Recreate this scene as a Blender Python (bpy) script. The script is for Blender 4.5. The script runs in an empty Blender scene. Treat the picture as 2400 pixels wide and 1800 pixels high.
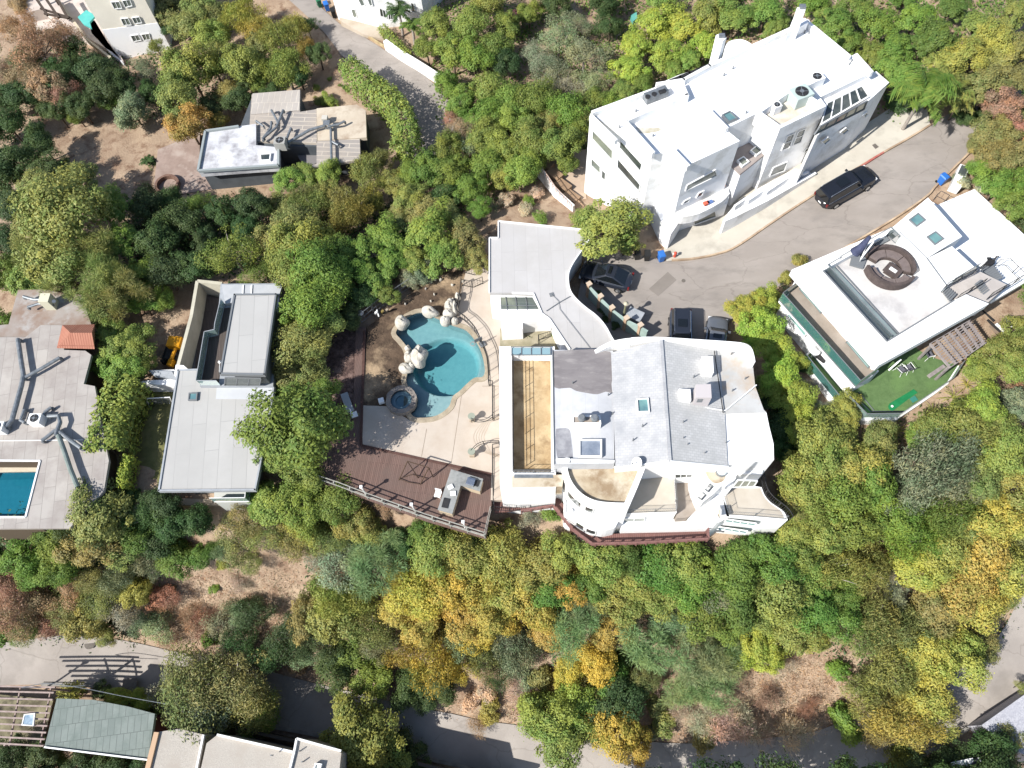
import bpy, math, random
import numpy as np
from mathutils import Vector, Matrix
from mathutils.geometry import tessellate_polygon
random.seed(7)
RNG = np.random.default_rng(7)
SC = bpy.context.scene
COL = SC.collection
# ------------------------------------------------------------------ camera
CAM_H, FPX = 58.0, 1800.0
_n = Vector((70, -850, -FPX)).normalized()
_Z = -_n
_Y = (Vector((0, 1, 0)) - _Z[1] * _Z).normalized()
_X = _Y.cross(_Z)
CM = Matrix((_X, _Y, _Z))                     # camera -> world
camd = bpy.data.cameras.new('camera')
camd.sensor_fit = 'HORIZONTAL'; camd.sensor_width = 36.0
camd.lens = 36.0 * FPX / 2400.0
camd.clip_start = 0.5; camd.clip_end = 2000
cam = bpy.data.objects.new('camera', camd); COL.objects.link(cam)
cam.matrix_world = Matrix.Translation((0, 0, CAM_H)) @ CM.to_4x4()
SC.camera = cam
# ------------------------------------------------------------------ light
SUN_EL, SHADOW_AZ = math.radians(43), math.radians(35)     # shadows fall towards this azimuth
w = bpy.data.worlds.new('World'); SC.world = w; w.use_nodes = True
nt = w.node_tree; bg = nt.nodes['Background']
sky = nt.nodes.new('ShaderNodeTexSky'); sky.sky_type = 'NISHITA'; sky.sun_disc = False
sky.sun_elevation = SUN_EL
sky.sun_rotation = math.pi / 2 - (SHADOW_AZ + math.pi)
nt.links.new(sky.outputs[0], bg.inputs[0]); bg.inputs[1].default_value = 0.1
sd = bpy.data.lights.new('sun', 'SUN'); sd.energy = 4.6; sd.angle = math.radians(0.5); sd.color = (1, 0.97, 0.915)
sun = bpy.data.objects.new('sun', sd); COL.objects.link(sun)
_d = Vector((math.cos(SHADOW_AZ) * math.cos(SUN_EL), math.sin(SHADOW_AZ) * math.cos(SUN_EL), -math.sin(SUN_EL)))
sun.rotation_euler = _d.to_track_quat('-Z', 'Y').to_euler()
sun.location = (-30, -20, 70)
SC.view_settings.view_transform = 'Standard'; SC.view_settings.look = 'None'
SC.view_settings.gamma = 1.0; SC.view_settings.exposure = 0.69
SC.cycles.max_bounces = 5; SC.cycles.diffuse_bounces = 2; SC.cycles.glossy_bounces = 2
SC.cycles.transmission_bounces = 3; SC.cycles.transparent_max_bounces = 12
SC.cycles.caustics_reflective = False; SC.cycles.caustics_refractive = False

# ------------------------------------------------------------------ survey: photo pixel + height -> world point
def P(px, py, z=0.0):
    d = CM @ Vector((px - 1200, -(py - 900), -FPX))
    t = (z - CAM_H) / d.z
    return Vector((d.x * t, d.y * t, z))
def onplane(px, py, A, B):
    d = CM @ Vector((px - 1200, -(py - 900), -FPX))
    n = Vector(((B - A).y, -(B - A).x, 0)).normalized()
    o = Vector((0, 0, CAM_H))
    t = (A - o).dot(n) / d.dot(n)
    return o + d * t, n
# ground heights, metres above the cul-de-sac
CTRL = [(1500,650,0),(1450,760,0),(1350,640,0),(1650,560,.2),(1800,560,.8),(1960,440,2),(2150,340,3),(2350,220,4),(2400,60,4.5),
 (1600,760,0),(1700,700,0),(1250,560,0),(1150,560,-.5),(1250,430,-1.5),(1400,450,-1.2),(1600,470,.2),(1500,150,-2),(1800,20,0),(2100,60,2.5),
 (2380,480,2),(2380,700,1),(2000,700,.3),(1850,760,0),(1950,860,0),(2150,930,0),(2300,900,.3),(2020,985,-.3),
 (800,700,-.3),(850,900,-.2),(950,680,-.3),(1100,640,-.1),(1140,900,-.1),(1140,1100,-.2),(800,1050,-.3),(1000,1090,-.3),
 (760,1180,-3),(1000,1290,-4.5),(1200,1240,-3.6),(1400,1290,-4.2),(1660,1290,-4.4),(1820,1290,-4.2),(1900,1150,-2.6),(1850,1000,-1),
 (2100,1120,-2.8),(2300,1100,-2.5),(2400,1000,-1),(2350,1280,-9),(2100,1350,-9),(1800,1420,-9.5),(1500,1420,-10),(1200,1420,-10),(900,1400,-10),
 (600,1350,-9.5),(400,1320,-9),(150,1350,-9.5),(0,1350,-9.5),(1800,1600,-14),(1500,1600,-14),(1200,1600,-14),(900,1560,-14),(700,1520,-14.5),
 (300,1540,-16),(0,1550,-16),(600,1630,-16),(900,1700,-16),(1150,1740,-16),(1400,1780,-16),(1700,1780,-16),(2000,1750,-15.5),(2250,1620,-14),(2380,1500,-13),
 (0,1760,-16.5),(300,1800,-16.5),(700,1800,-16.5),(2300,1780,-16),
 (700,1180,-3.2),(640,1000,-2.6),(500,1200,-3.6),(330,1050,-3.2),(150,1000,-3.2),(0,1150,-3.2),(100,1260,-4.5),(350,1220,-4.2),(560,1240,-4.4),
 (430,760,-3.2),(300,700,-3.4),(100,650,-3.5),(0,450,-5),(200,520,-4.4),(500,600,-3.8),(660,560,-3),(800,520,-2.6),(950,450,-2.6),(1080,480,-2),
 (1050,330,-3),(900,260,-3.6),(1000,180,-3),(750,60,-4),(650,20,-4.2),(880,100,-3.2),(1100,100,-2.5),(600,300,-4.2),(850,300,-3.8),(450,420,-4.3),
 (250,330,-5),(80,200,-6.5),(350,130,-6.5),(200,60,-8),(0,0,-9),(500,50,-5.5),(650,430,-3.8)]
_cw = np.array([P(a, b, c)[:] for a, b, c in CTRL])
def _phi(r): return np.sqrt(r * r + 6.0)
_D = np.linalg.norm(_cw[:, None, :2] - _cw[None, :, :2], axis=2)
_m = _cw[:, 2].mean()
_wt = np.linalg.solve(_phi(_D) + 1e-3 * np.eye(len(CTRL)) * -1, _cw[:, 2] - _m)
def hgrid(xy):
    xy = np.asarray(xy, float).reshape(-1, 2)
    r = np.linalg.norm(xy[:, None, :] - _cw[None, :, :2], axis=2)
    z = _m + _phi(r) @ _wt
    return np.clip(z, -18, 7)
def h(x, y): return float(hgrid([(x, y)])[0])
def G(px, py, dz=0.0):                        # point of the ground seen at a photo pixel
    z = 0.0
    for _ in range(14):
        p = P(px, py, z); z = 0.4 * z + 0.6 * (h(p.x, p.y) + dz)
    return P(px, py, z)

# ------------------------------------------------------------------ materials
def lin(c): c = c / 255.0; return c / 12.92 if c <= 0.04045 else ((c + 0.055) / 1.055) ** 2.4
def alb(r, g, b, k=1.62): return tuple(min(0.86, lin(v) / k) for v in (r, g, b))
MATS = {}
def mat(name, c1, c2=None, scale=1.0, rough=0.8, bump=0.0, metal=0.0, detail=6, lo=0.38, hi=0.62, spec=0.3, c3=None, s3=0.2, bscale=None, stretch=None, cracks=0):
    if name in MATS: return MATS[name]
    m = bpy.data.materials.new(name); m.use_nodes = True; n = m.node_tree.nodes; l = m.node_tree.links
    b = n['Principled BSDF']; b.inputs['Roughness'].default_value = rough; b.inputs['Metallic'].default_value = metal
    b.inputs['Specular IOR Level'].default_value = spec
    b.inputs['Base Color'].default_value = (*c1, 1)
    g = n.new('ShaderNodeNewGeometry'); pos = g.outputs['Position']
    if stretch:
        mp = n.new('ShaderNodeMapping'); mp.inputs['Rotation'].default_value[2] = stretch[1]; mp.inputs['Scale'].default_value = (1, stretch[0], 1)
        l.new(pos, mp.inputs[0]); pos = mp.outputs[0]
    out = None
    if c2:
        t = n.new('ShaderNodeTexNoise'); t.inputs['Scale'].default_value = scale; t.inputs['Detail'].default_value = detail; t.inputs['Roughness'].default_value = 0.62
        l.new(pos, t.inputs[0])
        r = n.new('ShaderNodeValToRGB'); r.color_ramp.elements[0].position = lo; r.color_ramp.elements[1].position = hi
        r.color_ramp.elements[0].color = (*c1, 1); r.color_ramp.elements[1].color = (*c2, 1)
        l.new(t.outputs[0], r.inputs[0]); out = r.outputs[0]
    if c3:
        t3 = n.new('ShaderNodeTexNoise'); t3.inputs['Scale'].default_value = s3; t3.inputs['Detail'].default_value = 8; t3.inputs['Roughness'].default_value = 0.65
        l.new(pos, t3.inputs[0])
        r3 = n.new('ShaderNodeValToRGB'); r3.color_ramp.elements[0].position = 0.5; r3.color_ramp.elements[1].position = 0.66
        l.new(t3.outputs[0], r3.inputs[0])
        mx = n.new('ShaderNodeMixRGB'); mx.inputs[2].default_value = (*c3, 1)
        l.new(r3.outputs[0], mx.inputs[0])
        if out: l.new(out, mx.inputs[1])
        else: mx.inputs[1].default_value = (*c1, 1)
        out = mx.outputs[0]
    if cracks:
        nz = n.new('ShaderNodeTexNoise'); nz.inputs['Scale'].default_value = .8; nz.inputs['Detail'].default_value = 6; l.new(pos, nz.inputs[0])
        va = n.new('ShaderNodeVectorMath'); va.operation = 'MULTIPLY_ADD'; va.inputs[1].default_value = (1.6, 1.6, 0); l.new(nz.outputs[1], va.inputs[0]); l.new(pos, va.inputs[2])
        vo = n.new('ShaderNodeTexVoronoi'); vo.feature = 'DISTANCE_TO_EDGE'; vo.inputs['Scale'].default_value = cracks; l.new(va.outputs[0], vo.inputs[0])
        rc = n.new('ShaderNodeValToRGB'); rc.color_ramp.elements[0].position = .0; rc.color_ramp.elements[0].color = (.8, .79, .78, 1); rc.color_ramp.elements[1].position = .009; rc.color_ramp.elements[1].color = (1, 1, 1, 1)
        l.new(vo.outputs[0], rc.inputs[0]); mc = n.new('ShaderNodeMixRGB'); mc.blend_type = 'MULTIPLY'; mc.inputs[0].default_value = 1; l.new(out, mc.inputs[1]); l.new(rc.outputs[0], mc.inputs[2]); out = mc.outputs[0]
    if out: l.new(out, b.inputs['Base Color'])
    if bump:
        tb = n.new('ShaderNodeTexNoise'); tb.inputs['Scale'].default_value = bscale or scale * 6; tb.inputs['Detail'].default_value = 5
        l.new(pos, tb.inputs[0]); bp = n.new('ShaderNodeBump'); bp.inputs['Strength'].default_value = bump; bp.inputs['Distance'].default_value = 0.1
        l.new(tb.outputs[0], bp.inputs['Height']); l.new(bp.outputs[0], b.inputs['Normal'])
    MATS[name] = m; return m
def brick(name, c1, c2, mortar, bw, bh, rot=0.0, ms=0.02, rough=0.6, offset=0.5, stain=None, sscale=0.35, spec=0.3, wob=0.0):
    if name in MATS: return MATS[name]
    m = bpy.data.materials.new(name); m.use_nodes = True; n = m.node_tree.nodes; l = m.node_tree.links
    b = n['Principled BSDF']; b.inputs['Roughness'].default_value = rough; b.inputs['Specular IOR Level'].default_value = spec
    g = n.new('ShaderNodeNewGeometry'); mp = n.new('ShaderNodeMapping'); mp.inputs['Rotation'].default_value[2] = rot
    l.new(g.outputs['Position'], mp.inputs[0])
    t = n.new('ShaderNodeTexBrick'); t.inputs['Scale'].default_value = 1; t.inputs['Brick Width'].default_value = bw; t.inputs['Row Height'].default_value = bh
    t.inputs['Mortar Size'].default_value = ms; t.inputs['Color1'].default_value = (*c1, 1); t.inputs['Color2'].default_value = (*c2, 1); t.inputs['Mortar'].default_value = (*mortar, 1)
    t.offset = offset; t.inputs['Mortar Smooth'].default_value = 0.4
    l.new(mp.outputs[0], t.inputs[0]); out = t.outputs[0]
    ns = n.new('ShaderNodeTexNoise'); ns.inputs['Scale'].default_value = sscale; ns.inputs['Detail'].default_value = 8; ns.inputs['Roughness'].default_value = 0.66
    l.new(g.outputs['Position'], ns.inputs[0])
    r = n.new('ShaderNodeValToRGB'); r.color_ramp.elements[0].position = 0.42; r.color_ramp.elements[1].position = 0.7
    l.new(ns.outputs[0], r.inputs[0])
    mx = n.new('ShaderNodeMixRGB'); mx.inputs[2].default_value = (*(stain or [v * 0.8 for v in c1]), 1)
    l.new(r.outputs[0], mx.inputs[0]); l.new(out, mx.inputs[1]); l.new(mx.outputs[0], b.inputs['Base Color'])
    bp = n.new('ShaderNodeBump'); bp.inputs['Strength'].default_value = 0.3; bp.inputs['Distance'].default_value = 0.03; bp.invert = True
    l.new(t.outputs[1], bp.inputs['Height']); l.new(bp.outputs[0], b.inputs['Normal'])
    MATS[name] = m; return m
def glassm(name, tint, gl=0.25, rough=0.05):
    m = bpy.data.materials.new(name); m.use_nodes = True; n = m.node_tree.nodes; l = m.node_tree.links
    n.remove(n['Principled BSDF'])
    tr = n.new('ShaderNodeBsdfTransparent'); tr.inputs[0].default_value = (*tint, 1)
    g = n.new('ShaderNodeBsdfGlossy'); g.inputs['Roughness'].default_value = rough
    fr = n.new('ShaderNodeFresnel'); fr.inputs[0].default_value = 1.45
    mx = n.new('ShaderNodeMixShader'); l.new(fr.outputs[0], mx.inputs[0]); l.new(tr.outputs[0], mx.inputs[1]); l.new(g.outputs[0], mx.inputs[2])
    if gl:
        df = n.new('ShaderNodeBsdfDiffuse'); df.inputs[0].default_value = (*tint, 1)
        m2 = n.new('ShaderNodeMixShader'); m2.inputs[0].default_value = gl
        l.new(mx.outputs[0], m2.inputs[1]); l.new(df.outputs[0], m2.inputs[2]); mx = m2
    l.new(mx.outputs[0], n['Material Output'].inputs[0]); MATS[name] = m; return m

# ------------------------------------------------------------------ object helpers
def worigin(o):
    v = Vector((0, 0, 0))
    while o is not None: v += Vector(o.location); o = o.parent
    return v
class MB:
    def __init__(s): s.v = []; s.f = []; s.m = []; s.cur = 0
    def add(s, vs, fs):
        b = len(s.v); s.v += [Vector(p) for p in vs]; s.f += [tuple(b + i for i in f) for f in fs]; s.m += [s.cur] * len(fs)
    def quad(s, a, b, c, d): s.add([a, b, c, d], [(0, 1, 2, 3)])
    def poly(s, pts): s.add(pts, [tuple(range(len(pts)))])
    def prism(s, pts, zb, holes=(), top=True, bottom=False, zt=None):
        """pts: world points (any z) of the top outline; extruded down to zb; holes: inner outlines"""
        loops = [[Vector(p) for p in pts]] + [[Vector(p) for p in hh] for hh in holes]
        if zt is not None:
            for L in loops:
                for p in L: p.z = zt
        if top:
            flat = [p for L in loops for p in L]
            tri = tessellate_polygon([[Vector((p.x, p.y, 0)) for p in L] for L in loops])
            fs = []
            for a, b_, c in tri:
                n = (flat[b_] - flat[a]).cross(flat[c] - flat[a])
                fs.append((a, b_, c) if n.z > 0 else (a, c, b_))
            s.add(flat, fs)
        for k, L in enumerate(loops):
            ar = sum(L[i].x * L[(i + 1) % len(L)].y - L[(i + 1) % len(L)].x * L[i].y for i in range(len(L)))
            if (ar < 0) != (k > 0): L = L[::-1]
            n = len(L)
            for i in range(n):
                a, c = L[i], L[(i + 1) % n]
                za = zb if not callable(zb) else zb(a); zc = zb if not callable(zb) else zb(c)
                s.quad((a.x, a.y, za), (c.x, c.y, zc), c, a)
    def box(s, c, sx, sy, sz, rz=0.0):
        """c: centre of the base"""
        c = Vector(c); ca, sa = math.cos(rz), math.sin(rz); vs = []
        for z in (0, sz):
            for x, y in ((-.5, -.5), (.5, -.5), (.5, .5), (-.5, .5)):
                X, Y = x * sx, y * sy; vs.append((c.x + X * ca - Y * sa, c.y + X * sa + Y * ca, c.z + z))
        s.add(vs, [(3, 2, 1, 0), (4, 5, 6, 7), (0, 1, 5, 4), (1, 2, 6, 5), (2, 3, 7, 6), (3, 0, 4, 7)])
    def bar(s, a, b, w, hh=None):
        """rectangular bar from a to b, w wide, hh high"""
        a, b = Vector(a), Vector(b); hh = hh or w; d = b - a
        if d.length < 1e-5: return
        d.normalize(); side = d.cross(Vector((0, 0, 1)))
        if side.length < 1e-3: side = Vector((1, 0, 0))
        side.normalize(); up = side.cross(d)
        vs = []
        for p in (a, b):
            for x, y in ((-.5, -.5), (.5, -.5), (.5, .5), (-.5, .5)): vs.append(p + side * x * w + up * y * hh)
        s.add(vs, [(3, 2, 1, 0), (4, 5, 6, 7), (0, 1, 5, 4), (1, 2, 6, 5), (2, 3, 7, 6), (3, 0, 4, 7)])
    def tube(s, pts, r, n=6, r2=None, cap=True):
        pts = [Vector(p) for p in pts]; N = len(pts); base = len(s.v); rings = []
        for i, p in enumerate(pts):
            d = (pts[min(i + 1, N - 1)] - pts[max(i - 1, 0)]).normalized()
            side = d.cross(Vector((0, 0, 1)))
            if side.length < 0.05: side = d.cross(Vector((1, 0, 0)))
            side.normalize(); up = side.cross(d)
            rr = r if r2 is None else r + (r2 - r) * i / (N - 1)
            s.v += [p + (side * math.cos(2 * math.pi * k / n) + up * math.sin(2 * math.pi * k / n)) * rr for k in range(n)]
        for i in range(N - 1):
            for k in range(n):
                a = base + i * n + k; b = base + i * n + (k + 1) % n
                s.f.append((a, b, b + n, a + n)); s.m.append(s.cur)
        if cap:
            s.f.append(tuple(base + k for k in range(n))[::-1]); s.f.append(tuple(base + (N - 1) * n + k for k in range(n))); s.m += [s.cur] * 2
    def cyl(s, c, r, hgt, n=20, r2=None):
        c = Vector(c); s.tube([c, c + Vector((0, 0, hgt))], r, n, r2)
    def build(s, name, mats, parent=None, loc=None, smooth=False):
        me = bpy.data.meshes.new(name)
        o = bpy.data.objects.new(name, me); COL.objects.link(o)
        if parent is not None: o.parent = parent; off = worigin(parent)
        else:
            if loc is None:
                xs = [v.x for v in s.v]; ys = [v.y for v in s.v]; zs = [v.z for v in s.v]
                loc = Vector(((min(xs) + max(xs)) / 2, (min(ys) + max(ys)) / 2, min(zs)))
            off = Vector(loc); o.location = off
        me.from_pydata([tuple(v - off) for v in s.v], [], s.f)
        if not isinstance(mats, (list, tuple)): mats = [mats]
        for m in mats: me.materials.append(m)
        if len(mats) > 1: me.polygons.foreach_set('material_index', s.m)
        if smooth:
            me.polygons.foreach_set('use_smooth', [True] * len(me.polygons))
            try: me.set_sharp_from_angle(angle=math.radians(35))
            except Exception: pass
        me.update(); return o
def split_build(mb, name, mats, parent, **kw):
    """each connected piece becomes an object of its own"""
    par = list(range(len(mb.v)))
    def find(a):
        while par[a] != a: par[a] = par[par[a]]; a = par[a]
        return a
    for f in mb.f:
        r = find(f[0])
        for i in f[1:]: par[find(i)] = r
    groups = {}
    for f in mb.f: groups.setdefault(find(f[0]), []).append(f)
    out = []
    for fs in groups.values():
        ids = sorted({i for f in fs for i in f}); mp = {a: k for k, a in enumerate(ids)}
        q = MB(); q.add([mb.v[i] for i in ids], [tuple(mp[i] for i in f) for f in fs]); out.append(q.build(name, mats, parent, **kw))
    return out
def thing(name, label, cat, loc, rz=0.0, group=None):
    o = bpy.data.objects.new(name, None); COL.objects.link(o); o.empty_display_size = 0.5
    o.location = Vector(loc); o.rotation_euler = (0, 0, rz); o['label'] = label; o['category'] = cat
    if group: o['group'] = group
    return o
def tag(o, label, cat, group=None):
    o['label'] = label; o['category'] = cat
    if group: o['group'] = group
    return o
def struct(o): o['kind'] = 'structure'; return o
def stuff(o, label, cat): o['kind'] = 'stuff'; o['label'] = label; o['category'] = cat; return o
def copy_tree(o, parent=None):
    c = o.copy(); COL.objects.link(c)
    if parent is not None: c.parent = parent
    for ch in list(o.children): copy_tree(ch, c)
    return c
def PP(pts, z): return [P(a, b, z) for a, b in pts]
def arc(cx, cy, rx, ry, a0, a1, n=16):
    return [(cx + rx * math.cos(math.radians(a0 + (a1 - a0) * i / n)), cy + ry * math.sin(math.radians(a0 + (a1 - a0) * i / n))) for i in range(n + 1)]
def inset(pts, d):
    """inward offset of a closed world polygon"""
    L = [Vector(p) for p in pts]; n = len(L)
    ar = sum(L[i].x * L[(i + 1) % n].y - L[(i + 1) % n].x * L[i].y for i in range(n)); sg = 1 if ar > 0 else -1
    out = []
    for i in range(n):
        a, b, c = L[i - 1], L[i], L[(i + 1) % n]
        d1 = Vector(((b - a).x, (b - a).y, 0)).normalized(); d2 = Vector(((c - b).x, (c - b).y, 0)).normalized()
        n1 = Vector((-d1.y, d1.x, 0)) * sg; n2 = Vector((-d2.y, d2.x, 0)) * sg
        m = n1 + n2
        if m.length < 1e-4: m = n1.copy()
        m.normalize(); k = d / max(0.35, m.dot(n1)); q = b + m * k; q.z = b.z; out.append(q)
    return out
def parapet(mb, pts, z, hh, th=0.25, zb=None):
    """ring wall around the outline, hh above z"""
    out = [Vector((p[0], p[1], z + hh)) for p in pts]
    mb.prism(out, z - 0.3 if zb is None else zb, holes=[inset(out, th)])
def smoothpath(pts, n=6):
    pts = [Vector(p) for p in pts]; out = []
    for i in range(len(pts) - 1):
        p0, p1, p2, p3 = pts[max(i - 1, 0)], pts[i], pts[i + 1], pts[min(i + 2, len(pts) - 1)]
        for k in range(n):
            t = k / n
            out.append(0.5 * ((2 * p1) + (p2 - p0) * t + (2 * p0 - 5 * p1 + 4 * p2 - p3) * t * t + (3 * p1 - p0 - 3 * p2 + p3) * t ** 3))
    out.append(pts[-1]); return out
def sm2(pts, n=5): return [(v.x, v.y) for v in smoothpath([Vector((a, b, 0)) for a, b in pts], n)]
def resample(pts, n):
    pts = [Vector(p) for p in pts]; L = [0]
    for i in range(1, len(pts)): L.append(L[-1] + (pts[i] - pts[i - 1]).length)
    out = []; j = 0
    for k in range(n):
        s = L[-1] * k / (n - 1)
        while j < len(pts) - 2 and L[j + 1] < s: j += 1
        t = (s - L[j]) / max(1e-9, L[j + 1] - L[j]); out.append(pts[j].lerp(pts[j + 1], t))
    return out
PADS = []      # (world polygon xy, z) under which the terrain is kept below
def pad(pts, z): PADS.append((np.array([(p[0], p[1]) for p in pts]), z))
def inpoly(xy, poly):
    x, y = xy[:, 0], xy[:, 1]; c = np.zeros(len(x), bool); j = len(poly) - 1
    for i in range(len(poly)):
        xi, yi = poly[i]; xj, yj = poly[j]
        k = ((yi > y) != (yj > y)) & (x < (xj - xi) * (y - yi) / (yj - yi + 1e-12) + xi); c ^= k; j = i
    return c
def win(house, A, B, quad, frame, glass, fw=0.07, name='window', mull=0, off=0.03):
    """window on the vertical wall plane through world points A, B, at four photo pixels (in order round the opening)"""
    pts = [];
    for a, b in quad:
        p, n = onplane(a, b, A, B); pts.append(p)
    c = sum(pts, Vector()) / 4
    if (Vector((0, 0, CAM_H)) - c).dot(n) < 0: n = -n
    mb = MB(); pts = [p + n * off for p in pts]
    for i in range(4): mb.bar(pts[i], pts[(i + 1) % 4], fw + 0.03, fw)
    for k in range(mull):
        t = (k + 1) / (mull + 1); mb.bar(pts[0].lerp(pts[1], t), pts[3].lerp(pts[2], t), fw * 0.8, fw * 0.8)
    f = mb.build(name, frame, house)
    g = MB(); g.poly([p - n * 0.012 for p in pts]); g.build('pane', glass, f)
    return f
def railing(name, path, hgt, material, parent=None, step=0.14, r=0.02, rails=(0.12, 1.0), post=1.5, pr=0.03):
    """iron railing along a world path; parent None -> thing"""
    mb = MB(); path = [Vector(p) for p in path]
    for t in rails: mb.tube([p + Vector((0, 0, hgt * t)) for p in path], r * 1.3, 5)
    L = sum((path[i + 1] - path[i]).length for i in range(len(path) - 1))
    if step:
        for p in resample(path, max(2, int(L / step))): mb.tube([p + Vector((0, 0, hgt * rails[0])), p + Vector((0, 0, hgt * rails[-1]))], r * 0.6, 4, cap=False)
    pm = MB()
    for p in resample(path, max(2, int(round(L / post)) + 1)): pm.tube([p, p + Vector((0, 0, hgt * 1.03))], pr, 5)
    if parent is None:
        return mb, pm
    o = mb.build(name, material, parent); split_build(pm, 'post', material, o); return o
def fence(name, label, cat, path, hgt, material, group=None, **kw):
    mb, pm = railing(name, path, hgt, material, None, **kw)
    t = thing(name, label, cat, path[0], group=group)
    mb.build('rails', material, t); split_build(pm, 'post', material, t); return t

# palette ---------------------------------------------------------------
M_white = mat('white_stucco', (0.86, 0.86, 0.86), (0.8, 0.8, 0.8), 0.35, 0.85, 0.05, bscale=14, lo=.45, hi=.8, c3=(.64, .63, .6), s3=.5)
M_whiter = mat('white_membrane_roof', (0.84, 0.84, 0.83), (0.78, 0.78, 0.77), 0.3, 0.6, 0.04, bscale=6, lo=.5, hi=.85)
M_house = mat('aged_white_stucco', (0.82, 0.81, 0.79), (0.72, 0.7, 0.67), 0.6, 0.85, 0.06, bscale=12, lo=.5, hi=.8)
M_trim = mat('white_trim', (0.78, 0.78, 0.77), rough=0.5)
M_metal = mat('galvanised_metal', alb(170, 175, 180), alb(140, 147, 152), 3, 0.45, metal=0.4)
M_dark = mat('black_iron', (0.022, 0.022, 0.024), (0.035, 0.034, 0.034), 5, 0.5)
M_greyf = mat('grey_metal_frame', (0.16, 0.17, 0.18), rough=0.5)
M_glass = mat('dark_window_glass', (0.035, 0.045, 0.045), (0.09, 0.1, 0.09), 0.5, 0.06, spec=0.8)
M_glassb = mat('painted_sunlit_glass', (0.2, 0.22, 0.17), (0.1, 0.12, 0.11), 0.6, 0.08, spec=0.8)  # lighter copy of the dark glass, sunlight put into its colour
M_skyl = mat('skylight_glass', (0.16, 0.3, 0.29), (0.1, 0.2, 0.22), 0.8, 0.08, spec=0.8)
M_rubber = mat('black_rubber', (0.015, 0.015, 0.015), rough=0.8)
M_conc = mat('pale_concrete', alb(215, 200, 180), alb(200, 183, 160), 0.5, 0.9, 0.08, bscale=9, c3=alb(222, 208, 190), s3=.18)
M_asph = mat('worn_asphalt', alb(184, 175, 167), alb(172, 163, 155), 0.25, 0.92, 0.15, bscale=22, detail=9, c3=alb(162, 154, 147), s3=.35, stretch=(2.2, .6), cracks=.16)
M_asph2 = mat('lane_asphalt', alb(196, 187, 178), alb(180, 171, 163), 0.25, 0.92, 0.15, bscale=22, detail=9, c3=alb(168, 160, 152), s3=.3, cracks=.14)
M_walk = mat('cream_sidewalk', alb(228, 221, 206), alb(218, 210, 195), 0.4, 0.9, 0.05, bscale=12, c3=alb(204, 197, 183), s3=.5)
M_kerb = mat('concrete_kerb', alb(225, 200, 170), alb(180, 155, 130), 0.8, 0.9)
G_clear = glassm('clear_rail_glass', (0.8, 0.92, 0.89), 0.06)
G_teal = glassm('teal_balcony_glass', (0.12, 0.34, 0.31), 0.35)
G_pale = glassm('pale_green_glass', (0.62, 0.85, 0.8), 0.25)
# ================================================================== GROUND, ROADS
def strip(name, left, right, m, dz=0.1, across=8, n=80, z=None):
    Lp = resample([G(a, b, dz) if z is None else P(a, b, z) for a, b in left], n)
    Rp = resample([G(a, b, dz) if z is None else P(a, b, z) for a, b in right], n)
    vs = []; 
    for a, b in zip(Lp, Rp):
        for k in range(across + 1): vs.append(a.lerp(b, k / across))
    if z is None:
        hz = hgrid([(v.x, v.y) for v in vs])
        for v, zz in zip(vs, hz): v.z = zz + dz
    mb = MB(); fs = []
    for i in range(n - 1):
        for k in range(across):
            q = i * (across + 1) + k; fs.append((q, q + 1, q + across + 2, q + across + 1))
    nn = (vs[1] - vs[0]).cross(vs[across + 1] - vs[0])
    if nn.z < 0: fs = [f[::-1] for f in fs]
    mb.add(vs, fs); o = struct(mb.build(name, m, smooth=True)); return o, Lp, Rp
KN = [(1574,611),(1612,609),(1647,604),(1682,596),(1715,585),(1757,559),(1800,529),(1898,464),(2044,374),(2130,325),(2207,277),(2300,215),(2440,130)]
KS = [(1700,790),(1705,760),(1730,735),(1765,712),(1800,691),(1850,660),(1975,585),(2093,515),(2170,462),(2195,434),(2270,360),(2340,290),(2480,210)]
# the cul-de-sac apron reaches under the cars and to the garage
road, RL, RR = strip('road', [(1380,560),(1450,590),(1510,600),(1550,610)] + sm2(KN), [(1335,800),(1460,830),(1600,825)] + sm2(KS), M_asph, 0.10, 14, 110)
o, a, b = strip('sidewalk', [(1555,594),(1558,570),(1566,545),(1640,505),(1700,470),(1850,390),(2015,300),(2100,245),(2160,200)],
                 sm2([(1562,612),(1612,607),(1647,602),(1682,594),(1714,583),(1756,557),(1799,527),(1897,462),(2043,372),(2128,323),(2180,290)]), M_walk, 0.24, 6, 60)
# kerb along the street
def kerb(name, px, m, w=0.16, zt=0.27, label=None):
    path = resample([G(a, b, 0.1) for a, b in px], 70)
    hz = hgrid([(p.x, p.y) for p in path]); mb = MB()
    for p, z in zip(path, hz): p.z = z + zt - 0.12
    for i in range(len(path) - 1): mb.bar(path[i], path[i + 1], w, 0.26)
    return struct(mb.build(name, m))
kerb('kerb', sm2(KN[:11]), M_kerb)
kerb('kerb', sm2(KS[3:11]), M_kerb)
M_redk = mat('red_painted_kerb', alb(190, 90, 85), alb(200, 140, 125), 3, 0.8)
kerb('kerb', [(2008,398),(2050,371),(2070,359)], M_redk, 0.18, 0.28)
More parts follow.
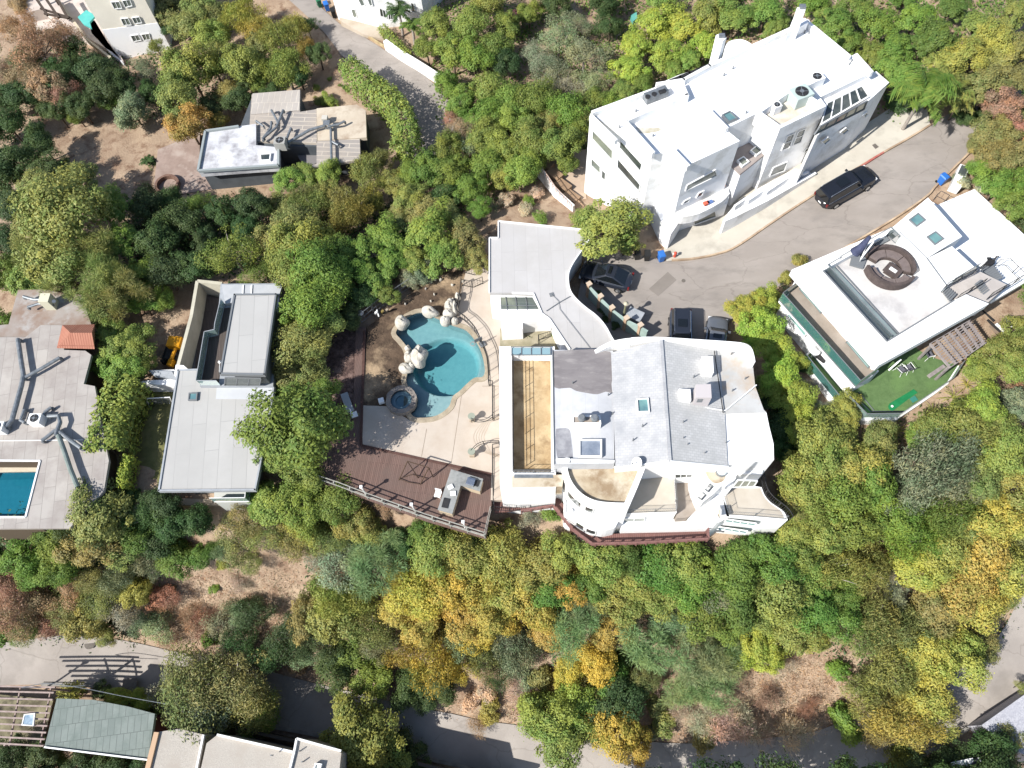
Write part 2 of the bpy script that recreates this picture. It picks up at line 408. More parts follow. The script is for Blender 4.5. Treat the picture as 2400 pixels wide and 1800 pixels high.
# patch and marks on the asphalt
def decal(name, px, dz, m, label, cat, grp=None):
    pts = [G(a, b, dz) for a, b in px]
    for p in pts: p.z = h(p.x, p.y) + dz
    mb = MB(); mb.prism(pts, lambda p: p.z - 0.015); o = mb.build(name, m); tag(o, label, cat, grp); return o
M_patch = mat('asphalt_patch', alb(150, 142, 134), alb(160, 151, 143), 0.6, 0.9, 0.1)
decal('road_patch', [(1521,677),(1565,637),(1586,656),(1543,694)], 0.115, M_patch, 'rectangular darker asphalt patch in the middle of the cul-de-sac', 'road patch')
M_iron = mat('cast_iron', alb(120, 112, 105), alb(135, 128, 120), 4, 0.7)
def manhole(px, py, r, label):
    p = G(px, py, .1); mb = MB(); mb.cyl((p.x, p.y, h(p.x, p.y) + .1), r, .03, 24); mb.cyl((p.x, p.y, h(p.x, p.y) + .1), r * 1.25, .02, 24)
    tag(mb.build('manhole_cover', M_iron), label, 'manhole cover')
manhole(211, 1508, .42, 'round manhole cover in the sunlit lower lane at lower left')
manhole(1602, 658, .14, 'small round valve cover beside the asphalt patch')
decal('utility_cover', [(2044,340),(2051,336),(2060,344),(2052,349)], 0.265, M_iron, 'grey square utility cover set in the cream sidewalk by the apartment building', 'utility cover')
decal('drain_grate', [(1720,514),(1728,508),(1735,513),(1726,521)], 0.285, mat('dark_grate', (.05, .05, .055), rough=.6), 'dark square grate at the foot of the apartment stair ramp', 'drain grate')
# lane at the top left
strip('road', [(560,-60),(640,-30),(700,20),(760,75),(800,130),(860,170),(930,240),(960,300),(955,350),(930,400)],
      [(700,-80),(745,10),(795,55),(850,85),(905,120),(960,150),(1010,190),(1050,230),(1075,270),(1090,330)], M_asph, 0.10, 8, 60)
kerb('kerb', [(797,48),(850,78),(905,112),(960,142),(1010,178),(1045,212),(1078,262)], mat('cream_kerb', alb(225, 205, 160), alb(190, 165, 125), 1, .9), .2, .22)
# lower lane
LN = [(-60,1512),(0,1505),(70,1497),(136,1490),(217,1491),(300,1503),(347,1513),(400,1525),(461,1537),(530,1550),(600,1564),(689,1589),(780,1612),(871,1632),(950,1655),(1055,1672),(1126,1689),(1200,1698),(1290,1712),(1400,1728),(1498,1738),(1607,1743),(1715,1736),(1800,1730),(1908,1715),(2040,1670),(2153,1610),(2240,1570),(2321,1518),(2360,1462),(2390,1400),(2450,1330)]
LS = [(-60,1607),(0,1606),(100,1604),(190,1605),(290,1618),(380,1635),(490,1668),(600,1696),(763,1727),(870,1750),(980,1773),(1075,1795),(1200,1825),(1400,1850),(1600,1855),(1800,1850),(1950,1840),(2098,1800),(2153,1773),(2220,1735),(2288,1694),(2350,1655),(2400,1624),(2460,1560),(2520,1480)]
strip('road', LN, LS, M_asph2, 0.12, 10, 150)
kerb('kerb', LS[2:16], mat('grey_kerb', alb(190, 185, 175), alb(150, 145, 140), 1, .9), .3, .3)
kerb('kerb', LS[15:23], mat('grey_kerb', alb(190, 185, 175)), .35, .35)

# ---- pool terrace
POOL = sm2([(955,744),(985,733),(1023,746),(1058,762),(1088,772),(1102,784),(1114,799),(1124,816),(1131,835),(1135,855),(1136,873),(1130,884),(1112,886),(1094,900),(1078,916),(1061,930),(1052,953),(1028,972),(1000,979),(969,976),(958,950),(960,915),(952,892),(958,860),(960,835),(953,813),(940,796),(928,781),(938,764),(955,744)], 4)[:-1]
pool_w = PP(POOL, 0.0)
COP = inset(pool_w, -0.42)
deck_px = [(1092,640),(1150,622),(1182,700),(1182,1172),(1150,1172),(1152,1108),(850,1042),(847,950),(906,952),(930,985),(960,1000),(1015,1003),(1062,985),(1072,950),(1085,925),(1110,905),(1150,895),(1157,850),(1145,812),(1122,775),(1080,745),(1075,700)]
pads_all = PP(deck_px, 0.0)
cp = [COP]
mb = MB()
dk = PP([(1092,636),(1150,622),(1185,700),(1185,1172),(1150,1172),(1152,1108),(850,1042),(847,950),(870,950),(880,860),(915,800),(900,770),(925,745),(970,715),(1030,712),(1070,735)], 0.0)
# paving is laid round the coping; left part is bare soil
pave_px = [(1092,636),(1150,622),(1185,700),(1185,1172),(1150,1172),(1152,1108),(850,1042),(847,950),(905,952)]
pave = PP(pave_px, 0.0)
cop_px_right = []   # walk along the coping from the spa round the right side to the boulders at the top
idx = [i for i, (a, b) in enumerate(POOL)]
def near(px):
    w_ = P(px[0], px[1], 0); return min(idx, key=lambda i: (COP[i] - w_).length)
i0, i1 = near((962, 985)), near((1058, 757))
k = i0; loop = []
while True:
    loop.append(COP[k].copy())
    if k == i1: break
    k = (k - 1) % len(COP)
pave = pave + loop
mb.prism(pave, -0.5)
M_deck = mat('warm_pool_deck', alb(224, 211, 196), alb(213, 197, 180), 0.45, 0.85, 0.06, bscale=10, c3=alb(228, 214, 198), s3=.25)
struct(mb.build('patio', M_deck)); 
joint = MB()
M_joint = mat('control_joint', alb(150, 132, 112), rough=.9)
for a, b in (((1082,925),(1057,1090)), ((1000,1005),(988,1070)), ((1130,905),(1170,905))):
    joint.bar(P(*a, .004), P(*b, .004), .025, .012)
struct(joint.build('patio_joint', M_joint))
PADS.append((np.array([(p.x, p.y) for p in PP([(740,740),(940,640),(1092,620),(1200,560),(1420,560),(1460,800),(1300,1200),(1165,1200),(1140,1270),(745,1145),(720,900)], 0)]), -0.45))
# bare soil yard round the pool
yard = PP([(862,765),(905,735),(960,690),(1010,650),(1092,630),(1086,700),(1096,735),(1125,768),(1150,805),(1160,850),(1160,885),(1110,925),(1085,965),(1050,1000),(960,1010),(900,990),(846,956)], -0.06)
mb = MB(); mb.prism(yard, -0.6, holes=[[Vector((p.x, p.y, -.06)) for p in inset(pool_w, -.2)]])
struct(mb.build('soil_yard', mat('dark_soil_bed', alb(120, 100, 82), alb(88, 73, 60), 1.0, .95, .7, bscale=5, detail=10, c3=alb(196, 170, 138), s3=.3)))
# pool
pool = thing('swimming_pool', 'turquoise freeform swimming pool beside the white house with boulders round it', 'swimming pool', P(1050, 850, -2))
mb = MB()
for i in range(len(COP)):
    j = (i + 1) % len(COP); a, b, c_, d_ = [Vector((v.x, v.y, .05)) for v in (COP[i], COP[j], pool_w[j], pool_w[i])]
    q = [a, b, c_, d_]
    if (b - a).cross(c_ - a).z < 0: q = q[::-1]
    mb.poly(q)
    for e, f in ((a, b), (d_, c_)): mb.quad(e, f, (f.x, f.y, -.3), (e.x, e.y, -.3))
mb.build('coping', mat('stone_coping', alb(205, 190, 165), alb(178, 163, 140), 1.5, .85, .3, bscale=8), pool)
M_plas = mat('pool_plaster', (0.44, 0.52, 0.52), (0.37, 0.46, 0.47), 2.5, .8, detail=10)
# basin: shelf at the south end, deep bowl to the north
mb = MB(); ctr = P(1045, 845, 0)
xs = [p.x for p in pool_w]; ys = [p.y for p in pool_w]
def floor_z(x, y):
    a = np.array([x, y]); q = P(1030, 905, 0); c = P(1045, 850, 0)
    d = math.hypot((x - c.x) / 1.0, (y - c.y))
    base = -.5 - .35 * min(1, max(0, (y - c.y + 1.5) / 2.5))
    t = min(1, max(0, (2.95 - d) / .45)); t = t * t * (3 - 2 * t)
    return base * (1 - t) + (-1.4) * t
nx = 90; gx = np.linspace(min(xs) - .1, max(xs) + .1, nx); gy = np.linspace(min(ys) - .1, max(ys) + .1, nx)
vs = [(x, y, floor_z(x, y)) for y in gy for x in gx]
fs = [(j * nx + i, j * nx + i + 1, (j + 1) * nx + i + 1, (j + 1) * nx + i) for j in range(nx - 1) for i in range(nx - 1)]
mb.add(vs, fs)
mb.build('basin_floor', M_plas, pool)
mb = MB()
for i in range(len(pool_w)):
    a, b = pool_w[i], pool_w[(i + 1) % len(pool_w)]
    mb.quad((a.x, a.y, .02), (b.x, b.y, .02), (b.x, b.y, -2.3), (a.x, a.y, -2.3))
mb.build('basin_wall', M_plas, pool)
def watermat(name, col, dens):
    m = bpy.data.materials.new(name); m.use_nodes = True; n = m.node_tree.nodes; l = m.node_tree.links
    n.remove(n['Principled BSDF'])
    tr = n.new('ShaderNodeBsdfTransparent'); g = n.new('ShaderNodeBsdfGlossy'); g.inputs['Roughness'].default_value = .06
    fr = n.new('ShaderNodeFresnel'); fr.inputs[0].default_value = 1.33
    bp = n.new('ShaderNodeBump'); bp.inputs['Strength'].default_value = .4; t = n.new('ShaderNodeTexNoise'); t.inputs['Scale'].default_value = 4
    geo = n.new('ShaderNodeNewGeometry'); l.new(geo.outputs['Position'], t.inputs[0]); l.new(t.outputs[0], bp.inputs['Height'])
    l.new(bp.outputs[0], fr.inputs[1]); l.new(bp.outputs[0], g.inputs['Normal'])
    mx = n.new('ShaderNodeMixShader'); l.new(fr.outputs[0], mx.inputs[0]); l.new(tr.outputs[0], mx.inputs[1]); l.new(g.outputs[0], mx.inputs[2])
    va = n.new('ShaderNodeVolumeAbsorption'); va.inputs[0].default_value = (*col, 1); va.inputs[1].default_value = dens
    l.new(mx.outputs[0], n['Material Output'].inputs[0]); l.new(va.outputs[0], n['Material Output'].inputs[1]); return m
M_water = watermat('pool_water', (0.32, 0.8, 0.85), 0.6)
def water_body(pts, zt, zb, parent, m):
    mb = MB(); L = [Vector((p.x, p.y, zt)) for p in pts]; mb.prism(L, zb)
    tri = tessellate_polygon([[Vector((p.x, p.y, 0)) for p in L]]); Lb = [Vector((p.x, p.y, zb)) for p in L]
    mb.add(Lb, [t[::-1] if (L[t[1]] - L[t[0]]).cross(L[t[2]] - L[t[0]]).z > 0 else t for t in tri])
    return mb.build('water', m, parent)
water_body(inset(pool_w, .01), -0.09, -2.6, pool, M_water)
mb = MB(); c = P(1002, 1052, 0)
# raised spa
spa = thing('hot_tub', 'round stone hot tub raised at the shallow corner of the pool', 'hot tub', P(940, 938, 0))
c = P(940, 936, .5)
def ring(c, ri, ro, z0, z1, n=36, wob=0.0, sd=1):
    rr = random.Random(sd); mb = MB(); O = []; I = []
    for k in range(n):
        a = 2 * math.pi * k / n; q = 1 + wob * (rr.random() - .5)
        O.append(Vector((c.x + ro * q * math.cos(a), c.y + ro * q * math.sin(a), z1))); I.append(Vector((c.x + ri * math.cos(a), c.y + ri * math.sin(a), z1)))
    mb.prism(O, z0, holes=[I]); return mb, I
mb, I = ring(c, .88, 1.28, -.3, .5, 40, .06); mb.build('stone_rim', mat('hot_tub_stone', alb(170, 160, 150), alb(140, 132, 126), 2, .85, .3, bscale=7), spa)
mb, I2 = ring(c, .52, .9, 0.0, .16, 32); mb.build('bench', M_plas, spa)
mb = MB(); mb.cyl((c.x, c.y, -.06), .9, .08, 32); mb.build('tub_floor', M_plas, spa)
water_body(I, .4, -.1, spa, watermat('spa_water', (0.15, 0.5, 0.66), 1.7))
mb = MB(); mb.prism(PP([(735,755),(836,764),(829,1004),(800,1034),(745,1062),(700,1000)], -.1), -.6); struct(mb.build('mulch_bed', mat('reddish_mulch', alb(128,104,96), alb(84,66,62), 3.5, .95, .8, bscale=12, detail=10, c3=alb(158,132,122), s3=1.2)))
# ---- wood deck south of the patio
M_wood = brick('redwood_planks', alb(146, 118, 108), alb(128, 102, 93), alb(80, 62, 56), 4.2, .14, rot=math.radians(96), ms=.012, rough=.8, stain=alb(126, 106, 98), sscale=.5)
wd = PP([(834,766),(858,768),(848,1042),(1152,1110),(1152,1182),(1139,1262),(1000,1221),(865,1172),(752,1130),(745,1060),(800,1030),(826,1000)], -0.03)
mb = MB(); mb.prism(wd, -0.35); struct(mb.build('wood_deck', M_wood))
mb = MB()
for a, b in (((848,1044),(1152,1112)), ((854,775),(846,1042))): mb.bar(P(*a, .02), P(*b, .02), .2, .05)
struct(mb.build('deck_border', mat('redwood_border', alb(112, 82, 74), alb(96, 70, 62), 2, .8)))
M_post = mat('timber_support', alb(110, 80, 65), rough=.9)
mb = MB()
for a, b in ((760,1130),(865,1172),(1000,1221),(1139,1262),(1060,1240),(930,1195),(1100,1150),(950,1120)):
    p = P(a, b, -.3); p = p.lerp(ctr, .03); mb.box((p.x, p.y, h(p.x, p.y) - .5), .2, .2, -.35 - h(p.x, p.y) + .5)
[struct(q) for q in split_build(mb, 'deck_post', M_post, None)]
PADS.append((np.array([(p.x, p.y) for p in inset(pool_w, -1.3)]), -3.2))
# ================================================================== BUILDINGS: MAIN WHITE HOUSE
house = thing('white_hillside_house', 'large white stucco house with pale shingled gable roof and stacked terraces, right of the pool', 'house', P(1500, 1000, -4))
M_shing = brick('sun_toned_west_shingles', alb(216, 216, 217), alb(206, 206, 208), alb(190, 191, 194), .3, .2, rot=math.radians(3), ms=.012, rough=.9, stain=alb(184, 186, 190), sscale=.8)  # west slope copy, colour darkened to offset the sun it faces
M_shing2 = brick('sun_toned_east_shingles', alb(238, 237, 235), alb(224, 223, 221), alb(198, 198, 198), .3, .2, rot=math.radians(3), ms=.012, rough=.9, stain=alb(208, 208, 206), sscale=.6)  # same shingles, colour lightened because the east slope turns from the sun
M_flat = brick('grey_roll_roof', alb(236, 237, 240), alb(228, 229, 232), alb(212, 213, 217), 30, .95, rot=math.radians(91), ms=.012, rough=.9, stain=alb(206, 208, 212), sscale=.45)
M_patchr = mat('dark_wet_roof_patch', alb(158, 152, 152), alb(142, 136, 137), 1.2, .85, .1, c3=alb(178, 172, 170), s3=.6, stretch=(3, 0))
M_tan = mat('stained_tan_roof', alb(226, 200, 158), alb(190, 160, 118), .5, .9, .1, bscale=8, detail=9, c3=alb(150, 122, 88), s3=.45)
M_tan2 = mat('weathered_cream_roof', alb(236, 224, 202), alb(216, 198, 168), .6, .9, .08, detail=9, c3=alb(176, 152, 122), s3=.55)
M_terr = mat('cream_terrace_floor', alb(232, 222, 206), alb(220, 208, 190), .6, .85)
M_terr2 = mat('grey_terrace_floor', alb(190, 178, 166), alb(176, 163, 150), .8, .85)
def slab(name, px, z, zb, m, parent, holes=()):
    mb = MB(); mb.prism(PP(px, z), zb, holes=[PP(hh, z) for hh in holes]); return mb.build(name, m, parent)
# -- west wing: sunken terrace open to the sky
W1 = [(1170,812),(1300,812),(1303,1142),(1215,1146),(1172,1142)]
W1i = [(1199,832),(1291,832),(1292,1106),(1201,1106)]
slab('parapet_wall', W1, 4.1, -3.5, M_house, house, [W1i])
mb = MB(); mb.prism(PP(W1i, 4.1), 2.9, top=True, zt=3.1); mb.build('terrace_floor', M_tan, house)
railing('terrace_railing', [P(1203,840,4.1), P(1204,1100,4.1)], .75, M_dark, house, step=0, rails=(.1, .55, 1.0), post=1.3)
railing('terrace_railing', [P(1205,1109,4.1), P(1296,1109,4.1)], .7, M_greyf, house, step=.3, rails=(.1, 1.0), post=1.2)
mb = MB(); mb.prism(PP([(1199,815),(1290,815),(1290,831),(1199,831)], 4.2), 4.14); mb.build('glass_strip', mat('blue_glass_strip', (.22, .34, .38), rough=.15), house)
mb = MB(); 
for x in (1199,1222,1245,1268,1290): mb.bar(P(x,813,4.24), P(x,832,4.24), .05)
mb.bar(P(1197,813,4.24), P(1292,813,4.24), .05); mb.bar(P(1197,832,4.24), P(1292,832,4.24), .06); mb.build('glass_strip_frame', M_greyf, house)
mb = MB(); mb.prism(PP([(1205,1112),(1295,1112),(1297,1120),(1205,1120)], 4.16), 4.05); mb.build('gutter_strip', M_metal, house)
# -- flat grey roof
F = [(1294,820),(1437,822),(1440,1086),(1299,1088)]
slab('flat_roof', F, 5.6, 2.0, [M_flat][0], house)
mb = MB(); mb.prism(PP(sm2([(1296,823),(1430,824),(1433,900),(1434,921),(1420,918),(1400,924),(1375,921),(1350,916),(1335,909),(1300,908),(1297,870)], 3), 5.606), 5.603); mb.build('roof_patch', M_patchr, house)
mb = MB(); mb.prism(PP(sm2([(1303,1005),(1325,1003),(1336,1010),(1340,1040),(1342,1075),(1325,1080),(1308,1076),(1302,1040),(1303,1005)], 3), 5.606), 5.603); mb.build('roof_patch', mat('grey_roof_stain', alb(190, 190, 194), alb(160, 160, 166), 1.5, .9, detail=10), house)
mb = MB()
mb.bar(P(1303,1078,5.68), P(1440,1082,5.68), .16, .3); mb.bar(P(1330,1075,5.7), P(1330,1084,5.7), .3, .4); mb.build('roof_kerb', M_trim, house)
mb = MB(); mb.bar(P(1295,820,5.62), P(1299,1088,5.62), .07, .12); mb.build('drip_edge', M_greyf, house)
# -- gable
zr, ze = 7.0, 5.75
nw, nr, ne = P(1432,826,ze), P(1550,797,zr), P(1690,808,ze+.1)
sw, sr, se = P(1443,1095,ze), P(1570,1079,zr), P(1706,1092,ze+.1)
mb = MB(); mb.quad(nw, nr, sr, sw); a = [Vector((p.x,p.y,p.z-.22)) for p in (nw,nr,sr,sw)]; mb.quad(*a[::-1])
mb.quad(sw, sr, a[2], a[3]); mb.build('gable_slope', M_shing, house)
mb = MB(); mb.quad(nr, ne, se, sr); b_ = [Vector((p.x,p.y,p.z-.22)) for p in (nr,ne,se,sr)]; mb.quad(*b_[::-1])
mb.quad(sr, se, b_[2], b_[3]); mb.build('gable_slope', M_shing2, house)
mb = MB(); mb.bar(nr + Vector((0,0,.04)), sr + Vector((0,0,.04)), .22, .06); mb.build('ridge_cap', M_shing, house)
mb = MB(); mb.bar(sw+Vector((0,-.06,-.1)), sr+Vector((0,-.06,-.1)), .1, .34); mb.bar(sr+Vector((0,-.06,-.1)), se+Vector((0,-.06,-.1)), .1, .34)
mb.build('fascia_board', M_trim, house)
def gable_z(x, y):
    t = ((x - nr.x) - (sr.x - nr.x) * (y - nr.y) / (sr.y - nr.y))
    return zr - abs(t) * (zr - ze) / 4.3
# gable body walls
body = PP([(1436,830),(1550,806),(1690,812),(1704,1088),(1570,1084),(1444,1096)], 5.5)
mb = MB(); mb.prism(body, -4.5); mb.build('house_wall', M_house, house)
mb = MB(); s1, s2, s3_ = P(1446,1094,5.5), P(1570,1083,5.5), P(1702,1090,5.5)
mb.add([s1, s3_, Vector((sr.x, sr.y+.1, zr-.2))], [(0,1,2)]); mb.add([P(1436,830,5.5), P(1690,812,5.5), Vector((nr.x, nr.y-.1, zr-.2))], [(0,2,1)])
mb.build('gable_end_wall', M_house, house)
# north parapet, swept up to the ridge
crest = sm2([(1395,824),(1432,805),(1470,797),(1510,794),(1560,795),(1640,800),(1700,804),(1740,808),(1756,816),(1762,832),(1765,848)], 4)
mb = MB(); cw = [P(a, b, 6.9 if i > 8 else 5.7 + .13 * i) for i, (a, b) in enumerate(crest)]
for i in range(len(cw) - 1):
    a, b = cw[i], cw[i+1]; d = (b - a).normalized(); s = Vector((-d.y, d.x, 0)) * .17
    mb.add([a+s, b+s, b-s, a-s] + [Vector((q.x,q.y,-1.5)) for q in (a+s, b+s, b-s, a-s)], [(3,2,1,0),(0,1,5,4),(2,3,7,6),(1,2,6,5),(3,0,4,7)])
mb.build('parapet_wall', M_whiter, house)
# -- east flat roofs
E1 = [(1688,814),(1750,814),(1764,850),(1770,905),(1790,960),(1796,966),(1695,969)]
slab('flat_roof', E1, 5.9, -3.0, mat('pale_grey_roof', alb(222, 222, 220), alb(206, 205, 202), .5, .9, c3=alb(214, 196, 176), s3=.4), house)
E2 = [(1695,969),(1796,966),(1803,1000),(1813,1040),(1814,1078),(1794,1080),(1706,1090)]
slab('flat_roof', E2, 5.75, -4.5, M_whiter, house)
mb = MB(); mb.bar(P(1674,822,6.2), P(1695,968,6.1), .06); mb.build('flashing', M_dark, house)
mb = MB(); mb.tube([P(1632,952,6.25), P(1700,962,6.0), P(1773,902,6.02)], .05, 6); mb.build('conduit_pipe', M_trim, house)
# skylights, vents, chimney
def skylight(px, z, hh, frame, glass, parent=None, name='skylight', fw=.1):
    mb = MB(); L = PP(px, z + hh); mb.prism(L, z - .1, holes=[inset(L, fw)]); o = mb.build(name, frame, parent)
    g = MB(); g.poly([Vector((p.x, p.y, z + hh * .7)) for p in inset(L, fw - .01)][::-1] if 0 else [Vector((p.x, p.y, z + hh * .7)) for p in inset(L, fw - .01)]); g.build('pane', glass, o); return o
skylight([(1357,1029),(1411,1029),(1411,1070),(1357,1070)], 5.6, .35, M_trim, mat('cloudy_skylight_glass', (.14, .17, .22), (.3, .33, .38), .5, .1, spec=.8), house)
skylight([(1492,934),(1520,932),(1523,965),(1494,966)], 6.4, .4, M_trim, M_skyl, house, fw=.08)
mb = MB(); L = PP([(1645,835),(1671,835),(1673,873),(1648,874)], 6.9); mb.prism(L, 5.6); L2 = PP([(1591,911),(1618,912),(1620,938),(1594,937)], 7.05); mb.prism(L2, 6.0)
split_build(mb, 'skylight', mat('opal_skylight', (.8, .8, .8), rough=.3), house)
mb = MB(); L = PP([(1341,973),(1407,973),(1409,993),(1341,994)], 6.5); mb.prism(L, 5.5, holes=[inset(L, .12)]); o = mb.build('chimney', M_house, house)
mb = MB(); mb.prism(inset(L, .11), 5.6, zt=6.42); mb.build('chimney_top', M_terr2, o)
for px, m_ in ((1363, M_greyf), (1393, M_metal)):
    p = P(px, 984, 6.4); mb = MB(); mb.cyl(p, .22, .35, 18); mb.cyl(p + Vector((0,0,.38)), .3, .14, 18, .22); mb.cyl(p + Vector((0,0,.52)), .2, .05, 18); mb.build('chimney_pot', m_, o)
vm = MB()
for px, py, zz in ((1425,928,5.6),(1483,1033,6.3),(1600,1030,6.5),(1610,1045,6.4),(1650,1065,6.1),(1700,1040,5.75),(1660,880,6.3),(1625,885,6.5),(1713,832,5.9),(1745,890,5.9),(1715,918,5.9),(1505,1000,6.6),(1435,972,5.6),(1342,900,5.6),(1600,992,6.6)):
    p = P(px, py, zz - .1); vm.cyl(p, .045, .45, 8)
split_build(vm, 'vent_pipe', M_greyf, house)
ac = thing('air_conditioner', 'tall pale square air conditioner on the east slope of the white house roof', 'air conditioner', P(1650,935,6.3), group='rooftop air conditioners')
mb = MB(); L = PP([(1631,901),(1666,900),(1668,932),(1631,932)], 7.7); mb.prism(L, 6.1); mb.build('casing', mat('pinkish_casing', alb(226,218,218), rough=.6), ac)
mb = MB(); a_, b_3 = L[3], L[2]
for k in range(5): mb.bar(a_.lerp(b_3,.15)+Vector((0,-.02,-.25-.12*k)), a_.lerp(b_3,.5)+Vector((0,-.02,-.25-.12*k)), .03,.05)
mb.build('louvres', M_greyf, ac)
# dish on the roof
dish = thing('satellite_dish', 'white oval satellite dish on the south roof edge of the white house', 'satellite dish', P(1494,1092,5.8))
mb = MB(); c = P(1494,1086,6.5); ax = Vector((-.75,-.25,.6)).normalized(); u = ax.cross(Vector((0,0,1))).normalized(); v = u.cross(ax)
pr = []
for j in range(4):
    rr = .42 * j / 3 + .001; pr.append([c + u*rr*math.cos(t*math.pi/8) + v*rr*1.25*math.sin(t*math.pi/8) + ax*(.5*rr*rr) for t in range(16)])
for j in range(3):
    for t in range(16): mb.quad(pr[j][t], pr[j+1][t], pr[j+1][(t+1)%16], pr[j][(t+1)%16])
mb.build('reflector', M_trim, dish); mb = MB(); mb.tube([P(1494,1090,5.5), c], .03); mb.tube([c - v*.4, c + ax*.5], .02); mb.box(c + ax*.5, .1,.1,.1); mb.build('mount', M_greyf, dish)
# -- south curved tan roof and tower
T = sm2([(1330,1087),(1331,1105),(1338,1127),(1352,1148),(1372,1165),(1398,1176),(1430,1180),(1462,1181)], 3)
top = [(1462,1181),(1480,1140),(1497,1098),(1436,1098),(1432,1083),(1330,1087)]
tw = T + top[1:-1]
slab('curved_roof', tw, 4.4, 3.9, M_tan2, house)
out = inset(PP(tw, 4.4), -.42)
mb = MB(); mb.prism([Vector((p.x,p.y,4.75)) for p in out], -3.6, holes=[[Vector((p.x,p.y,4.75)) for p in inset(PP(tw,4.4), -.02)]]); mb.build('curved_wall', M_whiter, house)
def curve_window(pts_px, z0, z1, m):
    mb = MB(); L = [P(a,b,z1) for a,b in pts_px]
    for i in range(len(L)-1):
        a,b = L[i],L[i+1]; mb.quad((a.x,a.y,z0),(b.x,b.y,z0),(b.x,b.y,z1),(a.x,a.y,z1))
    return mb
ow = [(p.x,p.y) for p in out]
def on_outline(loop, px, z, k=.02):       # nearest point of a wall outline to a photo pixel
    q = P(px[0], px[1], z); best = None
    for i in range(len(loop)):
        a, b = Vector((loop[i].x,loop[i].y,0)), Vector((loop[(i+1)%len(loop)].x,loop[(i+1)%len(loop)].y,0)); ab = b-a
        t = max(0,min(1,(Vector((q.x,q.y,0))-a).dot(ab)/max(1e-9,ab.length_squared))); c_ = a+ab*t; d = (Vector((q.x,q.y,0))-c_).length
        if best is None or d < best[0]: best = (d, c_)
    return best[1]
def outline_window(loop, pa, pb, z0, z1, n=5, parent=house, frame=M_trim, glass=M_glass, ctrp=None):
    cen = sum((Vector((p.x,p.y,0)) for p in loop), Vector())/len(loop)
    L = []
    for i in range(n):
        t = i/(n-1); c_ = on_outline(loop, (pa[0]+(pb[0]-pa[0])*t, pa[1]+(pb[1]-pa[1])*t), (z0+z1)/2); dd = (c_-cen).normalized(); L.append(c_+dd*.03)
    mb = MB(); g = MB()
    for i in range(n-1):
        a,b = L[i],L[i+1]; g.quad((a.x,a.y,z0),(b.x,b.y,z0),(b.x,b.y,z1),(a.x,a.y,z1))
        for z in (z0,z1): mb.bar((a.x,a.y,z),(b.x,b.y,z),.09,.07)
    for p in (L[0],L[-1]): mb.bar((p.x,p.y,z0),(p.x,p.y,z1),.08,.08)
    f = mb.build('window', frame, parent); g.build('pane', glass, f)
outline_window(out, (1340,1148), (1368,1176), 2.7, 4.1, 7); outline_window(out, (1377,1180), (1393,1187), 2.8, 4.0, 3)
# lower west block with small terraces
wbk = PP([(1172,1142),(1303,1142),(1330,1096),(1330,1150)], 2.4) + [Vector((p.x, p.y, 2.4)) for p in PP([(1322,1172),(1306,1167),(1262,1168),(1240,1169),(1205,1182),(1190,1150)], -.8)]
mb = MB(); mb.prism(wbk, -3.6); mb.build('west_block', M_house, house)
slab('west_roof', [(1200,1116),(1322,1112),(1318,1140),(1200,1143)], 4.14, 2.2, M_tan2, house)
A_, B_ = P(1205,1178,2.4), P(1262,1165,2.4)
win(house, P(1172,1142,4.1), P(1262,1140,4.1), [(1205,1146),(1262,1146),(1262,1156),(1207,1162)], M_trim, M_glass)
low = sm2([(1323,1160),(1323,1200),(1342,1212),(1360,1224),(1385,1238),(1412,1243),(1440,1238)], 3) + [(1462,1200),(1440,1183),(1380,1176),(1345,1152)]
slab('lower_terrace', low, 1.2, -3.6, M_whiter, house)
lo = PP(low, 1.2)
outline_window(lo, (1357,1217), (1374,1228), -.3, .9, 3); outline_window(lo, (1379,1231), (1397,1238), -.3, .9, 3)
mb = MB(); mb.bar(P(1323,1158,1.3), P(1323,1202,1.3), .12, .2); mb.box(P(1337,1199,1.2), .25,.25,.35); mb.build('terrace_kerb', M_trim, house)
mb = MB(); mb.bar(P(1438,1208,2.2), P(1427,1262,-3), .12, .12); mb.build('downpipe', mat('blue_grey_pipe', alb(170,190,205)), house)
# centre terrace
C = [(1497,1099),(1575,1096),(1581,1120),(1586,1201),(1456,1205),(1478,1150)]
slab('terrace', C, 2.2, -3.6, M_house, house)
mb = MB(); mb.prism(inset(PP(C, 2.206), .05), 2.203); mb.build('terrace_floor', M_terr, house)
railing('terrace_railing', [P(1459,1203,2.2), P(1584,1199,2.2), P(1578,1105,2.2)], .9, M_greyf, house, step=.13, r=.013, post=2.5)
Sa, Sb = P(1444,1096,5.5), P(1570,1084,5.5)
win(house, P(1497,1099,2.2), P(1575,1097,2.2), [(1500,1102),(1540,1100),(1541,1089),(1509,1090)], M_trim, M_glass, mull=2)
Sw = P(1456,1205,2.2), P(1586,1201,2.2)
win(house, Sw[0], Sw[1], [(1462,1213),(1511,1212),(1511,1223),(1460,1224)], M_trim, M_glassb, mull=1)
win(house, Sw[0], Sw[1], [(1457,1237),(1503,1235),(1503,1247),(1452,1248)], M_trim, M_glass, mull=2)
# recess
slab('recess_floor', [(1575,1096),(1640,1092),(1655,1180),(1612,1213),(1586,1214)], 1.2, -3.6, M_terr2, house)
slab('recess_back_wall', [(1572,1086),(1640,1089),(1640,1107),(1575,1109)], 3.6, -3.6, M_house, house)
win(house, P(1575,1109,3.6), P(1640,1107,3.6), [(1582,1110),(1622,1110),(1622,1118),(1582,1120)], M_trim, M_glass, mull=2)
